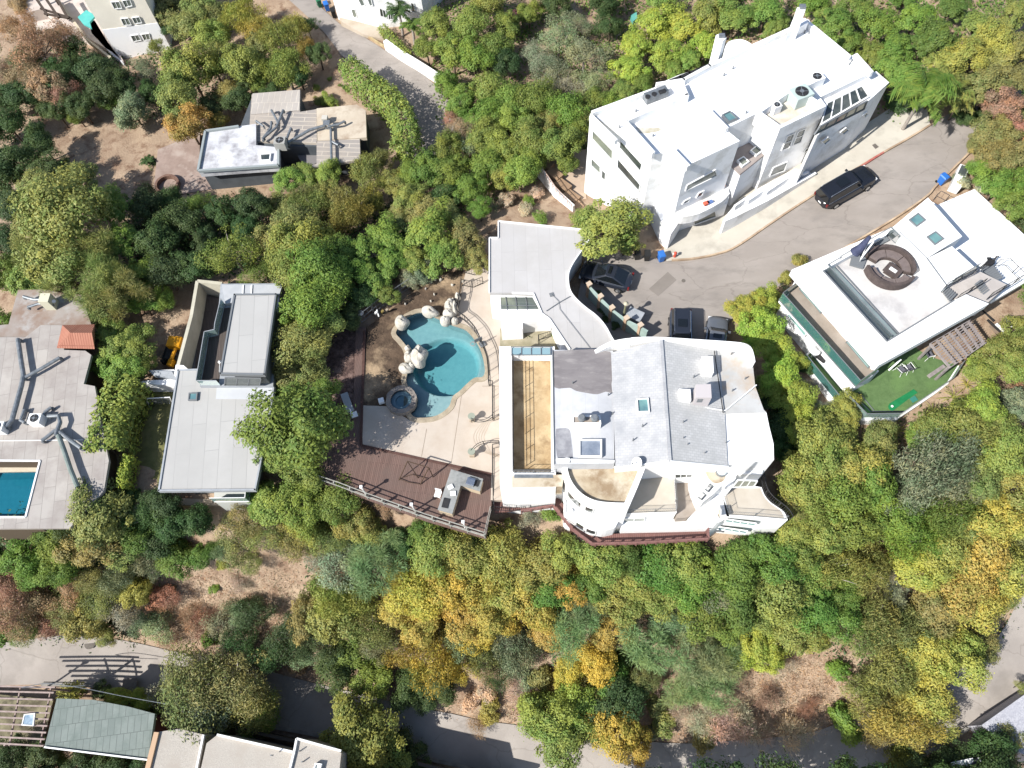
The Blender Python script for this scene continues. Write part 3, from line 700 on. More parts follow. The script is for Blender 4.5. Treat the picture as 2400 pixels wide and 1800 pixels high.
# east wing with curved wall
Wc = sm2([(1628,1090),(1626,1112),(1630,1135),(1640,1160),(1648,1176)], 3) + [(1672,1158),(1692,1138),(1716,1142),(1727,1112),(1786,1112),(1790,1080),(1706,1088)]
slab('east_wing', Wc, 3.7, -3.6, M_whiter, house)
mb = MB(); mb.prism(PP(sm2([(1655,1092),(1700,1095),(1702,1110),(1695,1128),(1672,1132),(1655,1112),(1655,1092)],3), 3.706), 3.703); mb.build('roof_patch', M_tan2, house)
p = P(1690,1106,3.7); mb = MB(); mb.tube([p, p+Vector((0,0,.3))], .42, 28); f = mb.build('round_skylight', M_metal, house)
mb = MB(); 
for k in range(5): mb.tube([p+Vector((0,0,.28+.05*k)), p+Vector((0,0,.33+.05*k))], .38-.07*k, 24, .38-.07*(k+1))
mb.build('dome', mat('clear_dome', (.6,.68,.72), rough=.1, spec=.8), f, smooth=True)
Dv = P(1648,1176,3.7), P(1692,1138,3.7)
win(house, Dv[0], Dv[1], [(1650,1145),(1661,1131),(1671,1139),(1660,1152)], M_trim, M_glass); win(house, Dv[0], Dv[1], [(1634,1163),(1644,1152),(1655,1159),(1644,1171)], M_trim, M_glass)
slab('east_stair_wall', [(1648,1180),(1692,1138),(1700,1140),(1692,1160),(1710,1210),(1690,1222),(1680,1225),(1612,1216)], 1.6, -3.6, M_whiter, house)
win(house, P(1680,1225,1.6), P(1692,1160,1.6), [(1670,1182),(1680,1169),(1691,1195),(1689,1218)], M_trim, mat('amber_window', alb(226,196,140), rough=.2))
slab('planter_ledge', [(1586,1214),(1612,1213),(1680,1206),(1682,1222),(1662,1238),(1590,1240),(1456,1243),(1456,1210)], 0.1, -3.6, M_whiter, house)
railing('terrace_railing', [P(1600,1215,.2), P(1677,1220,.2)], .8, M_greyf, house, step=.13, r=.013)
# right terrace with wavy rail
R_ = [(1691,1153),(1718,1141),(1774,1140),(1785,1142)] + sm2([(1785,1142),(1792,1160),(1805,1176),(1822,1188),(1838,1200),(1846,1217)], 3)[1:] + [(1846,1219),(1790,1219),(1703,1210)]
slab('terrace', R_, 1.6, -3.6, M_whiter, house)
Ri = [(1697,1154),(1720,1144),(1782,1144)] + sm2([(1782,1144),(1790,1162),(1803,1178),(1820,1190),(1832,1200),(1838,1215)], 3)[1:] + [(1708,1206)]
mb = MB(); mb.prism(PP(Ri, 1.606), 1.603); mb.build('terrace_floor', M_terr, house)
railing('terrace_railing', [P(1719,1143,1.6), P(1693,1155,1.6), P(1706,1207,1.6), P(1760,1210,1.6), P(1840,1217,1.6)], .9, M_greyf, house, step=.13, r=.013, post=2.5)
railing('terrace_railing', [P(a,b,1.6) for a,b in sm2([(1784,1120),(1787,1142),(1794,1160),(1808,1176),(1825,1189),(1840,1202),(1850,1218)], 3)], 1.0, M_dark, house, step=.16, r=.025)
win(house, P(1718,1141,3.7), P(1790,1141,3.7), [(1716,1141),(1766,1140),(1775,1126),(1730,1124)], M_trim, M_glassb, mull=2)
Sx = P(1703,1210,1.6), P(1803,1258,1.6)
Sy = P(1690,1218,1.6), P(1765,1250,1.6)
win(house, P(1695,1212,1.6), P(1800,1232,1.6), [(1702,1216),(1773,1226),(1768,1232),(1698,1222)], M_trim, M_skyl, mull=3)
win(house, P(1690,1214,1.6), P(1800,1234,1.6), [(1684,1234),(1752,1244),(1748,1250),(1680,1239)], M_trim, M_skyl, mull=3)
# redwood walkway round the south side
M_walkw = brick('redwood_walk_planks', alb(160, 118, 110), alb(146, 106, 98), alb(96, 66, 62), .16, 3.0, rot=math.radians(0), ms=.015, rough=.8, stain=alb(130, 98, 92))
ww = [(1152,1172),(1205,1176),(1262,1164),(1310,1166),(1322,1185),(1345,1225),(1370,1240),(1400,1258),(1425,1252),(1660,1238),(1661,1262),(1500,1272),(1385,1275),(1340,1238),(1294,1184),(1250,1190),(1160,1202)]
slab('wood_walkway', ww, -.8, -1.1, M_walkw, house)
mb = MB()
for q in ([(1222,1196),(1296,1184),(1342,1240),(1388,1274),(1500,1271),(1661,1262),(1660,1238)],):
    L = PP(q, .15); 
    for i in range(len(L)-1):
        mb.bar(L[i], L[i+1], .13, .09); mb.bar(L[i]-Vector((0,0,.5)), L[i+1]-Vector((0,0,.5)), .06, .2)
    for p in resample(L, 22): mb.box((p.x,p.y,-.8), .1,.1,.95)
mb.build('walkway_balustrade', mat('redwood_rail', alb(158, 116, 110), alb(138, 100, 94), 3, .8), house)
mb = MB()
for a,b in ((1340,1240),(1388,1272),(1450,1270),(1520,1268),(1590,1264),(1655,1260),(1294,1186),(1230,1192)):
    p = P(a,b,-1); mb.box((p.x,p.y+.2,-7), .18,.18,5.9)
split_build(mb, 'walkway_post', M_post, house)
# ================================================================== GARAGE / ENTRY WING
gar = thing('garage_wing', 'flat grey roofed garage with a wavy white roof edge beside the cul-de-sac', 'garage', P(1260, 700, 0))
M_groof = brick('grey_sheet_roof', alb(222, 219, 217), alb(215, 212, 210), alb(188, 185, 184), 5.2, 1.05, rot=math.radians(88), ms=.01, rough=.8, offset=.37, stain=alb(208, 204, 200), sscale=.3)
wave = sm2([(1380,564),(1362,590),(1343,618),(1333,640),(1332,662),(1337,684),(1350,702),(1372,722),(1398,742),(1418,765),(1432,790),(1442,806)], 4)
gr = [(1168,519),(1235,524),(1345,534),(1380,540)] + wave + [(1436,819),(1336,822),(1288,748),(1283,738),(1270,735),(1250,688),(1200,686),(1148,686),(1147,558),(1168,558)]
mb = MB(); mb.prism(PP(gr, 3.4), 3.0); mb.build('roof', M_groof, gar)
g2 = MB(); inn = inset(PP(gr, 3.4), .45)
g2.prism([Vector((p.x,p.y,3.05)) for p in inn], -1.2); g2.build('garage_wall', M_house, gar)
mb = MB(); L = [P(a,b,3.42) for a,b in wave+[(1440,815)]]
for i in range(len(L)-1): mb.bar(L[i], L[i+1], .1, .3)
for q in ([(1147,558),(1147,686)],[(1270,735),(1288,748),(1336,820)],[(1168,519),(1380,540)],[(1168,519),(1168,558),(1147,558)],[(1200,687),(1250,688),(1270,735)]):
    L = PP(q, 3.42)
    for i in range(len(L)-1): mb.bar(L[i], L[i+1], .1, .2)
mb.build('roof_edge', M_trim, gar)
mb = MB(); mb.tube([P(1280,729,3.5),P(1312,708,3.5),P(1337,694,3.5)], .03,5); mb.tube([P(1293,690,3.5),P(1308,705,3.5),P(1312,725,3.5)], .02,5); mb.tube([P(1312,725,3.5),P(1382,815,3.5)], .02,5); mb.build('roof_cable', M_greyf, gar)
mb = MB(); mb.box(P(1293,691,3.4), .35,.35,.06, .3); mb.build('roof_drain', M_greyf, gar)
slab('entry_block', [(1150,672),(1250,688),(1275,735),(1290,750),(1258,752),(1225,756),(1225,770),(1175,773),(1174,712),(1150,708)], 2.7, -1, M_house, gar)
mb = MB(); L = PP([(1170,694),(1250,694),(1268,727),(1172,727)], 2.78); mb.prism(L, 2.6, holes=[inset(L,.1)]); o=mb.build('clerestory_frame', M_trim, gar)
mb = MB(); mb.poly([Vector((p.x,p.y,2.74)) for p in inset(L,.09)]); mb.build('pane', M_glassb, o)
mb = MB()
for x in (1185,1208,1232): mb.bar(P(x,695,2.8), P(x+4,727,2.8), .05)
mb.bar(P(1172,717,2.8), P(1262,716,2.8), .05); mb.build('mullion', M_greyf, o)
slab('side_wall', [(1289,750),(1297,748),(1340,822),(1332,826),(1312,820),(1312,800)], 2.6, -1, M_house, gar)
slab('entry_court', [(1172,770),(1225,760),(1300,745),(1325,825),(1172,825)], .9, -1, mat('mossy_paving', alb(196,186,160), alb(168,160,132), 1.2,.9,.2,detail=9), gar)
railing('court_railing', [P(1263,798,.9), P(1290,790,.9), P(1296,770,.9)], 1.0, M_dark, gar, step=.16)
railing('court_railing', [P(1262,806,.9), P(1262,798,.9)], 1.0, M_dark, gar, step=.16)
# ================================================================== WHITE APARTMENT BUILDING
apt = thing('white_apartment_building', 'large bright white flat roofed apartment building along the upper right street', 'apartment building', P(1750, 330, 0))
za = 9.0
MA = [(1383,267),(1535,212),(1537,200),(1600,190),(1605,188),(1660,158),(1893,52),(1992,133),(2003,127),(2044,169),(1922,228),(1937,248),(1828,301),(1780,262),(1700,302),(1734,330),(1608,389),(1582,352),(1530,363)]
MAw = PP(MA, za)
mb = MB(); mb.prism(MAw, -4.5); mb.build('building_wall', M_white, apt)
mb = MB(); mb.prism(inset([Vector((p.x,p.y,za+.004)) for p in MAw], .02), za-.1); mb.build('roof', M_whiter, apt)
mb = MB()
def para(px, z=za, w=.3, hh=.55, mbx=None):
    L = PP(px, z + hh)
    for i in range(len(L)-1):
        a,b = L[i],L[i+1]; d=(b-a).normalized(); (mbx or mb).bar(a - Vector((0,0,hh/2)) - d*.02, b - Vector((0,0,hh/2)) + d*(w*.45), w, hh)
para([(1388,262),(1535,208)]); para([(1539,196),(1602,186),(1662,153),(1893,48)]); para([(1893,50),(1990,130)]); para([(2006,126),(2042,166)])
para([(1385,270),(1442,326)], hh=.5); para([(1467,284),(1530,355)], hh=.7); para([(1467,282),(1542,248)], hh=.7); para([(1542,248),(1610,222),(1598,195)], hh=.8)
para([(1575,347),(1612,386)], hh=.6); para([(1660,255),(1702,298)], hh=.6)
mb.build('parapet', M_white, apt)
# roof well with air units (front) and its walls
mb = MB(); wl = PP([(1773,262),(1862,200),(1937,248),(1828,301)], za+.9); wi = PP([(1780,238),(1862,206),(1925,246),(1828,292)], za+.9)
mb.prism(wl, za-.5, holes=[inset(wl, .28)]); mb.build('roof_well_wall', M_white, apt)
mb = MB(); mb.prism(inset(wl, .27), za-.3, zt=za+.02); mb.build('roof_well_floor', mat('stained_white_roof', alb(250,244,232), alb(222,205,178), .5,.8), apt)
skylight([(1692,268),(1711,259),(1731,276),(1708,286)], za, .3, M_metal, M_skyl, apt)
# east end: lower block, glazed light wells
EB = [(1937,250),(1924,231),(2040,172),(2054,167),(2084,193),(2037,235),(1937,290),(1915,320)]
mb = MB(); mb.prism(PP(EB, 8.4), -3); mb.build('building_wall', M_white, apt)
G1 = [(1939,242),(2021,201),(2037,226),(1924,292)]
mb = MB(); mb.prism(PP(G1, 8.5), 8.3); o = mb.build('glazed_roof', M_glass, apt)
mb = MB()
for t in (0,.2,.42,.63,.82,1): 
    a = Vector((1939+(2021-1939)*t, 242+(201-242)*t)); b = Vector((1924+(2037-1924)*t, 292+(226-292)*t)); mb.bar(P(a.x,a.y,8.56), P(b.x,b.y,8.56), .09)
mb.bar(P(1939,242,8.56), P(2021,201,8.56), .1); mb.bar(P(1924,292,8.56), P(2037,226,8.56), .14); mb.build('glazing_bars', M_trim, o)
SA, SB = P(1915,320,8.4), P(2037,236,8.4)
def awin(A, B, quad, glass=M_glassb, mull=0, frame=M_trim, parent=apt): return win(parent, A, B, quad, frame, glass, mull=mull, fw=.09, off=.03)
Fa, Fb = P(1915,318,8.4), P(2037,235,8.4)       # street front east
awin(Fa, Fb, [(1921,296),(2032,236),(2024,256),(1908,315)], mull=4, frame=M_greyf)
for q in ([(1969,309),(1982,299),(1989,304),(1976,315)],[(1925,331),(1940,321),(1947,326),(1932,339)],[(2022,270),(2030,262),(2034,267),(2026,275)]): awin(Fa, Fb, q)
W0, W1_ = P(1828,301,za), P(1937,248,za)
for q in ([(1831,352),(1845,318),(1862,311),(1849,346)],[(1857,340),(1870,307),(1888,300),(1876,333)]): awin(W0, W1_, q, M_glass, 1)
W2, W3 = P(1734,330,za), P(1608,389,za)
for q in ([(1882,356),(1888,348),(1904,341),(1899,352)],): awin(W0, W1_, q)
for q in ([(1612,402),(1676,393),(1680,415),(1604,444)],): awin(W2, W3, [(1610,433),(1676,397),(1680,411),(1606,447)])
for q in ([(1598,478),(1604,470),(1618,463),(1612,473)],[(1631,463),(1637,452),(1650,446),(1644,458)]): awin(W2, W3, q, M_glass)
# recess between the two front blocks: taupe lean-to with two rooflights
M_taupe = mat('taupe_roof', alb(190,178,172), alb(176,164,158), 1, .8)
slab('recess_roof', [(1748,318),(1770,303),(1812,345),(1795,360),(1735,408),(1709,382)], 5.4, 5.2, M_taupe, apt)
mb = MB(); mb.prism(inset(PP([(1748,318),(1770,303),(1814,345),(1797,361),(1735,410),(1707,382)], 5.2), .03), -3, zt=5.19); mb.build('building_wall', M_white, apt)
for q in ([(1727,375),(1743,365),(1757,378),(1740,390)],[(1758,352),(1773,340),(1789,352),(1773,364)]): skylight(q, 5.4, .25, M_trim, M_glassb, apt)
F2a, F2b = P(1735,410,5.4), P(1815,347,5.4)
for q in ([(1738,440),(1762,428),(1758,412),(1740,420)],[(1768,424),(1790,410),(1786,396),(1768,404)]): awin(P(1709,385,5.4), P(1812,347,5.4), q, M_glassb, 1)
# west end windows
Wa, Wb = P(1383,267,za), P(1530,363,za)
for q in ([(1390,304),(1437,352),(1436,376),(1389,325)],[(1387,369),(1408,390),(1408,408),(1387,388)],[(1412,397),(1421,405),(1419,424),(1411,416)],
          [(1455,328),(1506,384),(1502,402),(1453,346)],[(1449,370),(1502,432),(1498,448),(1448,392)]):
    awin(Wa, Wb, q, M_glassb if q[0][0] < 1400 else M_glass)
# balcony blocks on the street corner
slab('balcony', sm2([(1584,500),(1600,505),(1640,497),(1690,470),(1708,452)],3)+[(1712,408),(1690,392),(1608,430),(1585,470)], 2.9, 2.5, M_white, apt)
slab('balcony_parapet', sm2([(1582,502),(1600,508),(1640,500),(1692,472),(1711,452)],3)+[(1706,450),(1686,468),(1638,493),(1600,500),(1588,496)], 3.6, 2.6, M_white, apt)
slab('garage_block', [(1535,440),(1582,500),(1600,508),(1572,549),(1555,530),(1532,480)], 2.4, -2.5, M_white, apt)
mb = MB(); gp = [P(1574,547,.2), P(1694,509,.5), P(1714,440,2.7), P(1708,405,2.7), P(1608,432,2.7), P(1560,470,2.7)]; mb.prism(gp, -2.5, zt=2.49); mb.build('garage_wall', M_white, apt)
win(apt, P(1574,547,.2), P(1694,509,.5), [(1624,512),(1676,494),(1678,507),(1627,526)], M_trim, M_glass)  # dark pane standing in for the shade of the garage opening
mb = MB(); A0,B0 = P(1574,548,.3), P(1700,487,.6)
for q in ([(1628,520),(1672,494),(1690,508),(1640,525)],): 
    pts=[P(a,b,.5) for a,b in q]; 

# ramp and stair with zigzag parapet in front
slab('entry_ramp', [(1696,512),(1722,480),(1780,440),(1862,396),(1908,402),(1912,410),(1806,468),(1728,504)], 2.05, -2, M_white, apt)
rw = [(1698,516),(1728,503),(1800,467),(1860,433),(1912,404)]
mb = MB(); L = PP(rw, 2.45)
for i in range(len(L)-1): mb.bar(L[i]-Vector((0,0,1.4)), L[i+1]-Vector((0,0,1.4)), .25, 2.8)
rw2 = [(1722,482),(1748,464),(1754,468),(1790,444),(1797,448),(1845,416),(1895,402)]
L = PP(rw2, 2.75)
for i in range(len(L)-1): mb.bar(L[i]-Vector((0,0,1.4)), L[i+1]-Vector((0,0,1.4)), .2, 2.8)
mb.build('stair_parapet', M_white, apt)
mb = MB(); pD=P(1828,398,2.3)
awin(W0, W1_, [(1803,412),(1812,392),(1845,378),(1838,400)], M_glass)
# chimneys, turret
for q in (([(1868,18),(1883,12),(1889,20),(1885,42),(1866,44)], 12.2), ([(1678,82),(1690,78),(1703,88),(1698,118),(1676,112)], 11.2)):
    mb = MB(); a = PP(q[0][:3]+[(q[0][3][0]-4, q[0][3][1]-22),(q[0][4][0]+2, q[0][4][1]-20)], q[1]); mb.prism([a[0],a[1],a[2],a[3]], -3); o = mb.build('chimney', M_white, apt)
    mb = MB(); c_ = sum(a[:4], Vector())/4; mb.box((c_.x,c_.y,q[1]), .5,.4,.2); mb.build('chimney_cap', M_metal, o)
slab('chimney_base', [(1858,46),(1888,42),(1895,52),(1845,78)], 10.0, -3, M_white, apt)
slab('turret', sm2([(1700,140),(1697,120),(1705,100),(1722,93),(1742,93),(1760,102),(1770,113)],4)+[(1765,116),(1702,146)], 7.6, -3, M_whiter, apt)
slab('north_frame', [(1545,196),(1590,176),(1655,155),(1640,162),(1600,180),(1560,198)], 8.9, -3, M_white, apt)
mb = MB()
for x,y in ((1570,190),(1592,181),(1614,172),(1636,163)): mb.bar(P(x,y,9.1), P(x+26,y-10,9.1), .25,.15)
split_build(mb, 'trellis_beam', M_dark, apt)
mb = MB(); mb.box(P(1895,200,9.0)+Vector((0,0,0)), 1.3,1.1,.8, .5); mb.build('roof_curb', M_white, apt)
def condenser(px, py, z, s=1.0, rz=.45, label='', hh=.8, m=None, grp='rooftop air conditioners'):
    p = P(px, py, z); t = thing('air_conditioner', label, 'air conditioner', p, group=grp)
    mb = MB(); mb.box(p, s*1.0, s*.85, hh, rz); mb.build('casing', m or M_metal, t)
    mb = MB(); q = p+Vector((0,0,hh)); mb.cyl(q, s*.34, .05, 20); f = mb.build('fan_grille', M_dark, t)
    mb = MB(); mb.cyl(q+Vector((0,0,.05)), s*.11, .03, 12)
    for k in range(4): mb.bar(q+Vector((0,0,.06)), q+Vector((s*.33*math.cos(k*1.57),s*.33*math.sin(k*1.57),.06)), .04,.02)
    for k in range(3): pass
    mb.build('fan_guard', M_metal, f); return t
condenser(1908,196,za+.05,1.1,.45,'white square air conditioner with round fan near the east end of the apartment roof', m=M_white)
condenser(1815,262,za+.05,.7,.45,'small white air conditioner with reddish fan inside the apartment roof well', m=M_white)
condenser(1870,238,za+.05,1.6,.45,'large pale green air handler inside the apartment roof well', hh=1.1, m=mat('pale_green_metal', alb(215,232,226), rough=.5))
t = thing('duct_unit', 'silver twin air duct unit on the west roof of the apartment building', 'air duct', P(1540,225,za))
mb = MB(); mb.bar(P(1512,232,za+.4), P(1562,213,za+.4), .7,.7); mb.build('duct', M_metal, t)
mb = MB(); mb.cyl(P(1518,228,za+.7), .22,.12,16); mb.cyl(P(1533,222,za+.7), .22,.12,16); mb.bar(P(1545,217,za+.8), P(1560,212,za+.8), .3,.2); split_build(mb, 'duct_cap', M_dark, t)
vm = MB()
for px,py in ((1717,162),(1696,178),(1605,235),(1452,300),(1490,262),(1995,145),(1990,152),(1885,78),(1895,80),(1530,320),(1748,266)): vm.cyl(P(px,py,za), .06,.3,8)
split_build(vm, 'vent_pipe', M_greyf, apt)
mb = MB(); mb.prism(PP(sm2([(1490,298),(1510,300),(1540,299),(1550,304),(1535,310),(1500,312),(1490,298)],3), za+.012), za+.006); mb.build('roof_stain', mat('roof_stain', alb(206,194,160), alb(245,242,232), 1.2,.8,detail=9), apt)
# back courtyard west of the apartments
cy = thing('walled_court', 'sunlit tan courtyard with stepped walls at the west end of the apartment building', 'courtyard', P(1320,400,-1))
slab('court_floor', [(1262,372),(1374,350),(1374,470),(1340,480)], -1.1, -3, mat('tan_court_paving', alb(228,204,180), alb(216,190,166), .7,.9), cy)
mb = MB()
for q,z in (([(1248,366),(1300,440),(1345,482)],.1),): 
    L = PP(q,z)
    for i in range(len(L)-1): mb.bar(L[i]-Vector((0,0,1)), L[i+1]-Vector((0,0,1)), .22, 2)
mb.build('court_wall', M_white, cy)
mb = MB()
for i in range(5): mb.box(P(1280+i*20,392+i*24,-1.1), 1.5,.9,.75-.12*i,-.75)
split_build(mb, 'planter_step', mat('tan_planter', alb(192,160,130), alb(176,146,118), 1,.9), cy)
mb = MB()
for q in ([(1252,366),(1302,438),(1340,478)],):
    L = PP(q,.7); mb.tube(L,.035,5); mb.tube([p-Vector((0,0,.4)) for p in L],.03,5)
    for p in resample(L,12): mb.tube([p-Vector((0,0,.8)),p],.03,5)
mb.build('pink_fence', mat('pale_pink_fence', alb(226,196,178), rough=.8), cy)
# ================================================================== MODERN HOUSE ON THE RIGHT WITH THE ROOF DECK
mod = thing('modern_roof_deck_house', 'modern white house with round sofa on its sunken roof deck, right of the street', 'house', P(2100, 700, 0))
zm = 6.0
O_ = [(1856,632),(2093,531),(2172,466),(2198,480),(2284,443),(2440,586),(2440,640),(2318,712),(2058,857)]
DK = [(1929,634),(2076,551),(2096,555),(2161,613),(2209,684),(2236,704),(2079,800)]
LO = [(1856,632),(2094,531),(2077,551),(1929,634),(2079,800),(2236,704),(2264,690),(2318,712),(2058,857)]
mb = MB(); mb.prism(PP(LO, zm), 5.2); mb.build('roof', M_whiter, mod)
slab('lower_roof', [(2110,560),(2172,466),(2198,480),(2284,443),(2440,586),(2440,640),(2330,704),(2262,690),(2190,660)], 3.7, 3.2, M_whiter, mod)
mb = MB(); mb.prism(inset(PP([(1870,640),(2093,535),(2150,600),(2212,674),(2318,708),(2056,846)], 5.3), .95), -1.5, zt=5.15); mb.build('house_wall', M_white, mod)
mb = MB(); mb.prism(inset(PP([(2110,560),(2172,466),(2198,480),(2284,443),(2440,586),(2440,640),(2330,704),(2190,660)], 3.7), .5), -1.5, zt=3.3); mb.build('house_wall', M_white, mod)
mb = MB(); mb.prism(PP(DK, 5.32), 5.0, zt=5.32); mb.build('deck_floor', mat('white_deck_tiles', alb(246,243,240), alb(238,234,230), .5,.7,c3=alb(214,210,208),s3=.4), mod)
def glassrail(path, hgt, par, mglass=G_clear, mframe=M_greyf, th=.02):
    o = None
    for i in range(len(path)-1):
        a, b = Vector(path[i]), Vector(path[i+1]); mb = MB()
        mb.bar(a+Vector((0,0,hgt/2)), b+Vector((0,0,hgt/2)), th, hgt); g = mb.build('glass_panel', mglass, par)
        mb = MB(); mb.bar(a+Vector((0,0,hgt)), b+Vector((0,0,hgt)), .05,.05); mb.bar(a, b, .07,.08); mb.build('rail', mframe, g)
glassrail([P(1960,617,5.35),P(2077,549,5.35),P(2099,570,5.35)], .95, mod)
glassrail([P(1960,619,5.35),P(1931,636,5.35),P(2080,799,5.35)], .95, mod)
glassrail([P(1943,629,5.35),P(2092,790,5.35)], .1, mod); glassrail([P(1958,620,5.35),P(2105,782,5.35)], .06, mod)
mb = MB(); L=[P(1929,634,6.06),P(2079,800,6.06),P(2236,704,6.06)]; mb.bar(L[0],L[1],.12,.06); mb.bar(L[1],L[2],.1,.06); mb.build('deck_edge', M_greyf, mod)
glassrail([P(2097,558,5.35),P(2159,618,5.35),P(2208,686,5.35)], .9, mod)
glassrail([P(2225,668,6.0),P(2285,632,6.0)], .9, mod, G_pale)
# penthouse blocks
slab('penthouse_roof', [(2094,531),(2175,463),(2255,554),(2162,611)], 6.25, 3.4, M_whiter, mod)
slab('penthouse_roof', [(2162,611),(2231,577),(2284,626),(2212,674)], 6.15, 3.4, M_whiter, mod)
for q in ([(2130,514),(2152,498),(2171,515),(2149,531)],[(2172,554),(2193,541),(2214,559),(2192,574)]): skylight(q, 6.25, .12, M_greyf, M_skyl, mod)
# stair run at the back
slab('stair_landing', [(2212,674),(2284,630),(2362,668),(2312,712),(2240,704)], 5.25, 3.4, mat('pale_landing', alb(222,214,208), alb(206,198,192), .8, .8), mod)
def steps(a, b, c, d, n, z0, z1, m, parent):
    mb = MB(); A,B,C_,D = P(*a,z0),P(*b,z0),P(*c,z1),P(*d,z1)
    for i in range(n):
        t0,t1 = i/n,(i+.8)/n; z = z0+(z1-z0)*i/n
        L=[A.lerp(D,t0),B.lerp(C_,t0),B.lerp(C_,t1),A.lerp(D,t1)]
        for p in L: p.z = z
        mb.prism(L, z-.12)
    return split_build(mb, 'stair_tread', m, parent)
steps((2208,680),(2220,668),(2243,690),(2228,706),6,5.4,5.9,M_greyf,mod)
steps((2285,665),(2298,655),(2328,690),(2312,702),8,5.7,5.0,M_greyf,mod)
steps((2300,625),(2322,610),(2352,650),(2328,662),9,3.9,5.2,M_greyf,mod)
railing('stair_railing', [P(2212,676,6.0),P(2285,640,6.0),P(2305,625,6.0)], .9, M_dark, mod, step=.25)
railing('stair_railing', [P(2240,703,5.6),P(2300,668,5.6)], .9, M_dark, mod, step=.25)
railing('stair_railing', [P(2330,625,4.8),P(2352,622,4.8),P(2388,658,4.8),P(2312,702,5.6)], 1.0, M_dark, mod, step=.3)
railing('stair_railing', [P(2187,470,4.5),P(2196,462,4.5),P(2215,472,4.5)], .8, M_dark, mod, step=.3)
bb = thing('exercise_bike', 'black exercise bike standing on the white roof by the stair of the modern house', 'exercise bike', P(2315,622,3.75))
mb = MB(); p = P(2315,622,3.75); mb.cyl(p+Vector((0,0,.05)), .3,.5,16); mb.build('flywheel', M_dark, bb); mb = MB(); mb.tube([p+Vector((-.4,0,.1)),p+Vector((.5,.3,.9))],.05); mb.tube([p+Vector((.2,-.3,.1)),p+Vector((.3,.3,.9))],.05); mb.box(p+Vector((-.3,.1,.8)),.3,.2,.1); mb.build('frame', M_dark, bb)
# north chimney shadow box / upper roof step

# west balcony: glass fascia round it
BT = [(1827,702),(1845,690),(1862,660),(1880,640),(2070,850),(2058,862),(2045,880),(2006,905)]
BTw = PP(BT, 3.0)
mb = MB(); mb.prism(BTw, 2.6); mb.build('balcony', M_white, mod)
mb = MB(); mb.prism(inset([Vector((p.x,p.y,3.006)) for p in BTw], .12), 3.0); mb.build('balcony_floor', M_terr2, mod)
mb = MB()
for i,(a,b) in enumerate((((1827,702),(2006,905)),((1827,702),(1872,668)),((2006,905),(2052,872)))):
    A,B = P(*a,3.05),P(*b,3.05); mb.bar(A+Vector((0,0,.5)),B+Vector((0,0,.5)),.03,1.0)
mb.build('glass_fascia', G_teal, mod)
mb = MB(); 
for a,b in (((1827,702),(2006,905)),((1827,702),(1872,668)),((2006,905),(2052,872))): mb.bar(P(*a,3.05)+Vector((0,0,1.02)),P(*b,3.05)+Vector((0,0,1.02)),.05,.05); mb.bar(P(*a,2.98),P(*b,2.98),.12,.16)
mb.build('fascia_rail', M_greyf, mod)
mw = inset(PP([(1870,640),(2093,535),(2170,470),(2218,476),(2290,440),(2440,580),(2440,640),(2318,708),(2056,846)], 5.3), 1.1)
WA, WB = P(1866,668,3.0), P(2040,868,3.0)
M_tealw = mat('pale_teal_window', (.3,.48,.44), (.2,.36,.34), .4, .1, spec=.8)
mb = MB(); mb.prism([P(1866,664,3.0),P(2044,868,3.0),P(2062,855,3.0),P(1884,650,3.0)], 3.0, zt=5.1); mb.build('terrace_wall', M_white, mod)
for q in ([(1874,676),(1882,671),(1928,728),(1922,736)],[(1982,804),(1989,797),(2040,856),(2033,866)]): win(mod, WA, WB, q, M_greyf, M_tealw, mull=2)
LB = P(1827,706,2.6), P(2004,908,2.6)
win(mod, P(1835,712,2.6), P(2004,905,2.6), [(1846,738),(1853,733),(1892,778),(1886,789)], M_trim, M_tealw)
mb = MB(); mb.prism([P(1835,706,2.55),P(2004,900,2.55),P(2060,870,2.55),P(1880,655,2.55)], -2); mb.build('lower_wall', M_white, mod)
# lower lawn terrace with putting mat
M_turf = mat('artificial_turf', alb(120,150,96), alb(106,136,84), 3, .95, .5, bscale=40, c3=alb(124,158,96), s3=.5)
TF = [(1877,840),(1957,942),(1974,931),(2020,985),(2101,984),(2190,924),(2222,900),(2247,862),(2290,800),(2300,700),(2100,720),(1950,780)]
turf = P
mb = MB(); mb.prism(PP(TF, .5), -4); mb.build('terrace_base', M_white, mod)
lawn = MB(); lawn.prism(inset(PP(TF, .51), .14), .505); tl = lawn.build('lawn', M_turf); tl['kind'] = 'structure'
for seg in ([(1880,842),(1957,938)],[(1975,934),(2021,981),(2101,980),(2188,921),(2222,897),(2247,858)]):
    mb = MB(); gl = MB(); L=[P(a,b,.52) for a,b in seg]
    for i in range(len(L)-1): gl.bar(L[i]+Vector((0,0,.5)),L[i+1]+Vector((0,0,.5)),.03,.95); mb.bar(L[i]+Vector((0,0,1)),L[i+1]+Vector((0,0,1)),.05,.05)
    o = gl.build('glass_fence', G_teal if seg[0][0] == 1880 else G_pale, mod); mb.build('rail', M_greyf, o)
mb = MB(); mb.bar(P(2008,934,.56),P(2040,964,.56),.06,.05); mb.bar(P(2040,964,.56),P(2120,964,.56),.06,.05); mb.bar(P(2012,918,.56),P(2048,962,.56),.05,.05); tag(mb.build('lawn_edging', M_greyf), 'thin dark edging strip let into the turf near its pointed corner', 'edging')
mat1 = thing('putting_mat', 'green golf putting mat with rounded end lying on the turf terrace', 'putting mat', P(2120,935,.52))
L = PP([(2136,917),(2143,911),(2151,920)],.56); mb = MB()
e = arc(2091,953,9,9,60,250,8); 
mb.prism(PP([(2141,912),(2151,920),(2128,936)] + [(a,b) for a,b in e] + [(2084,946)], .56), .53); mb.build('mat', mat('putting_green', alb(40,150,90), alb(34,138,82), 2,.9), mat1)
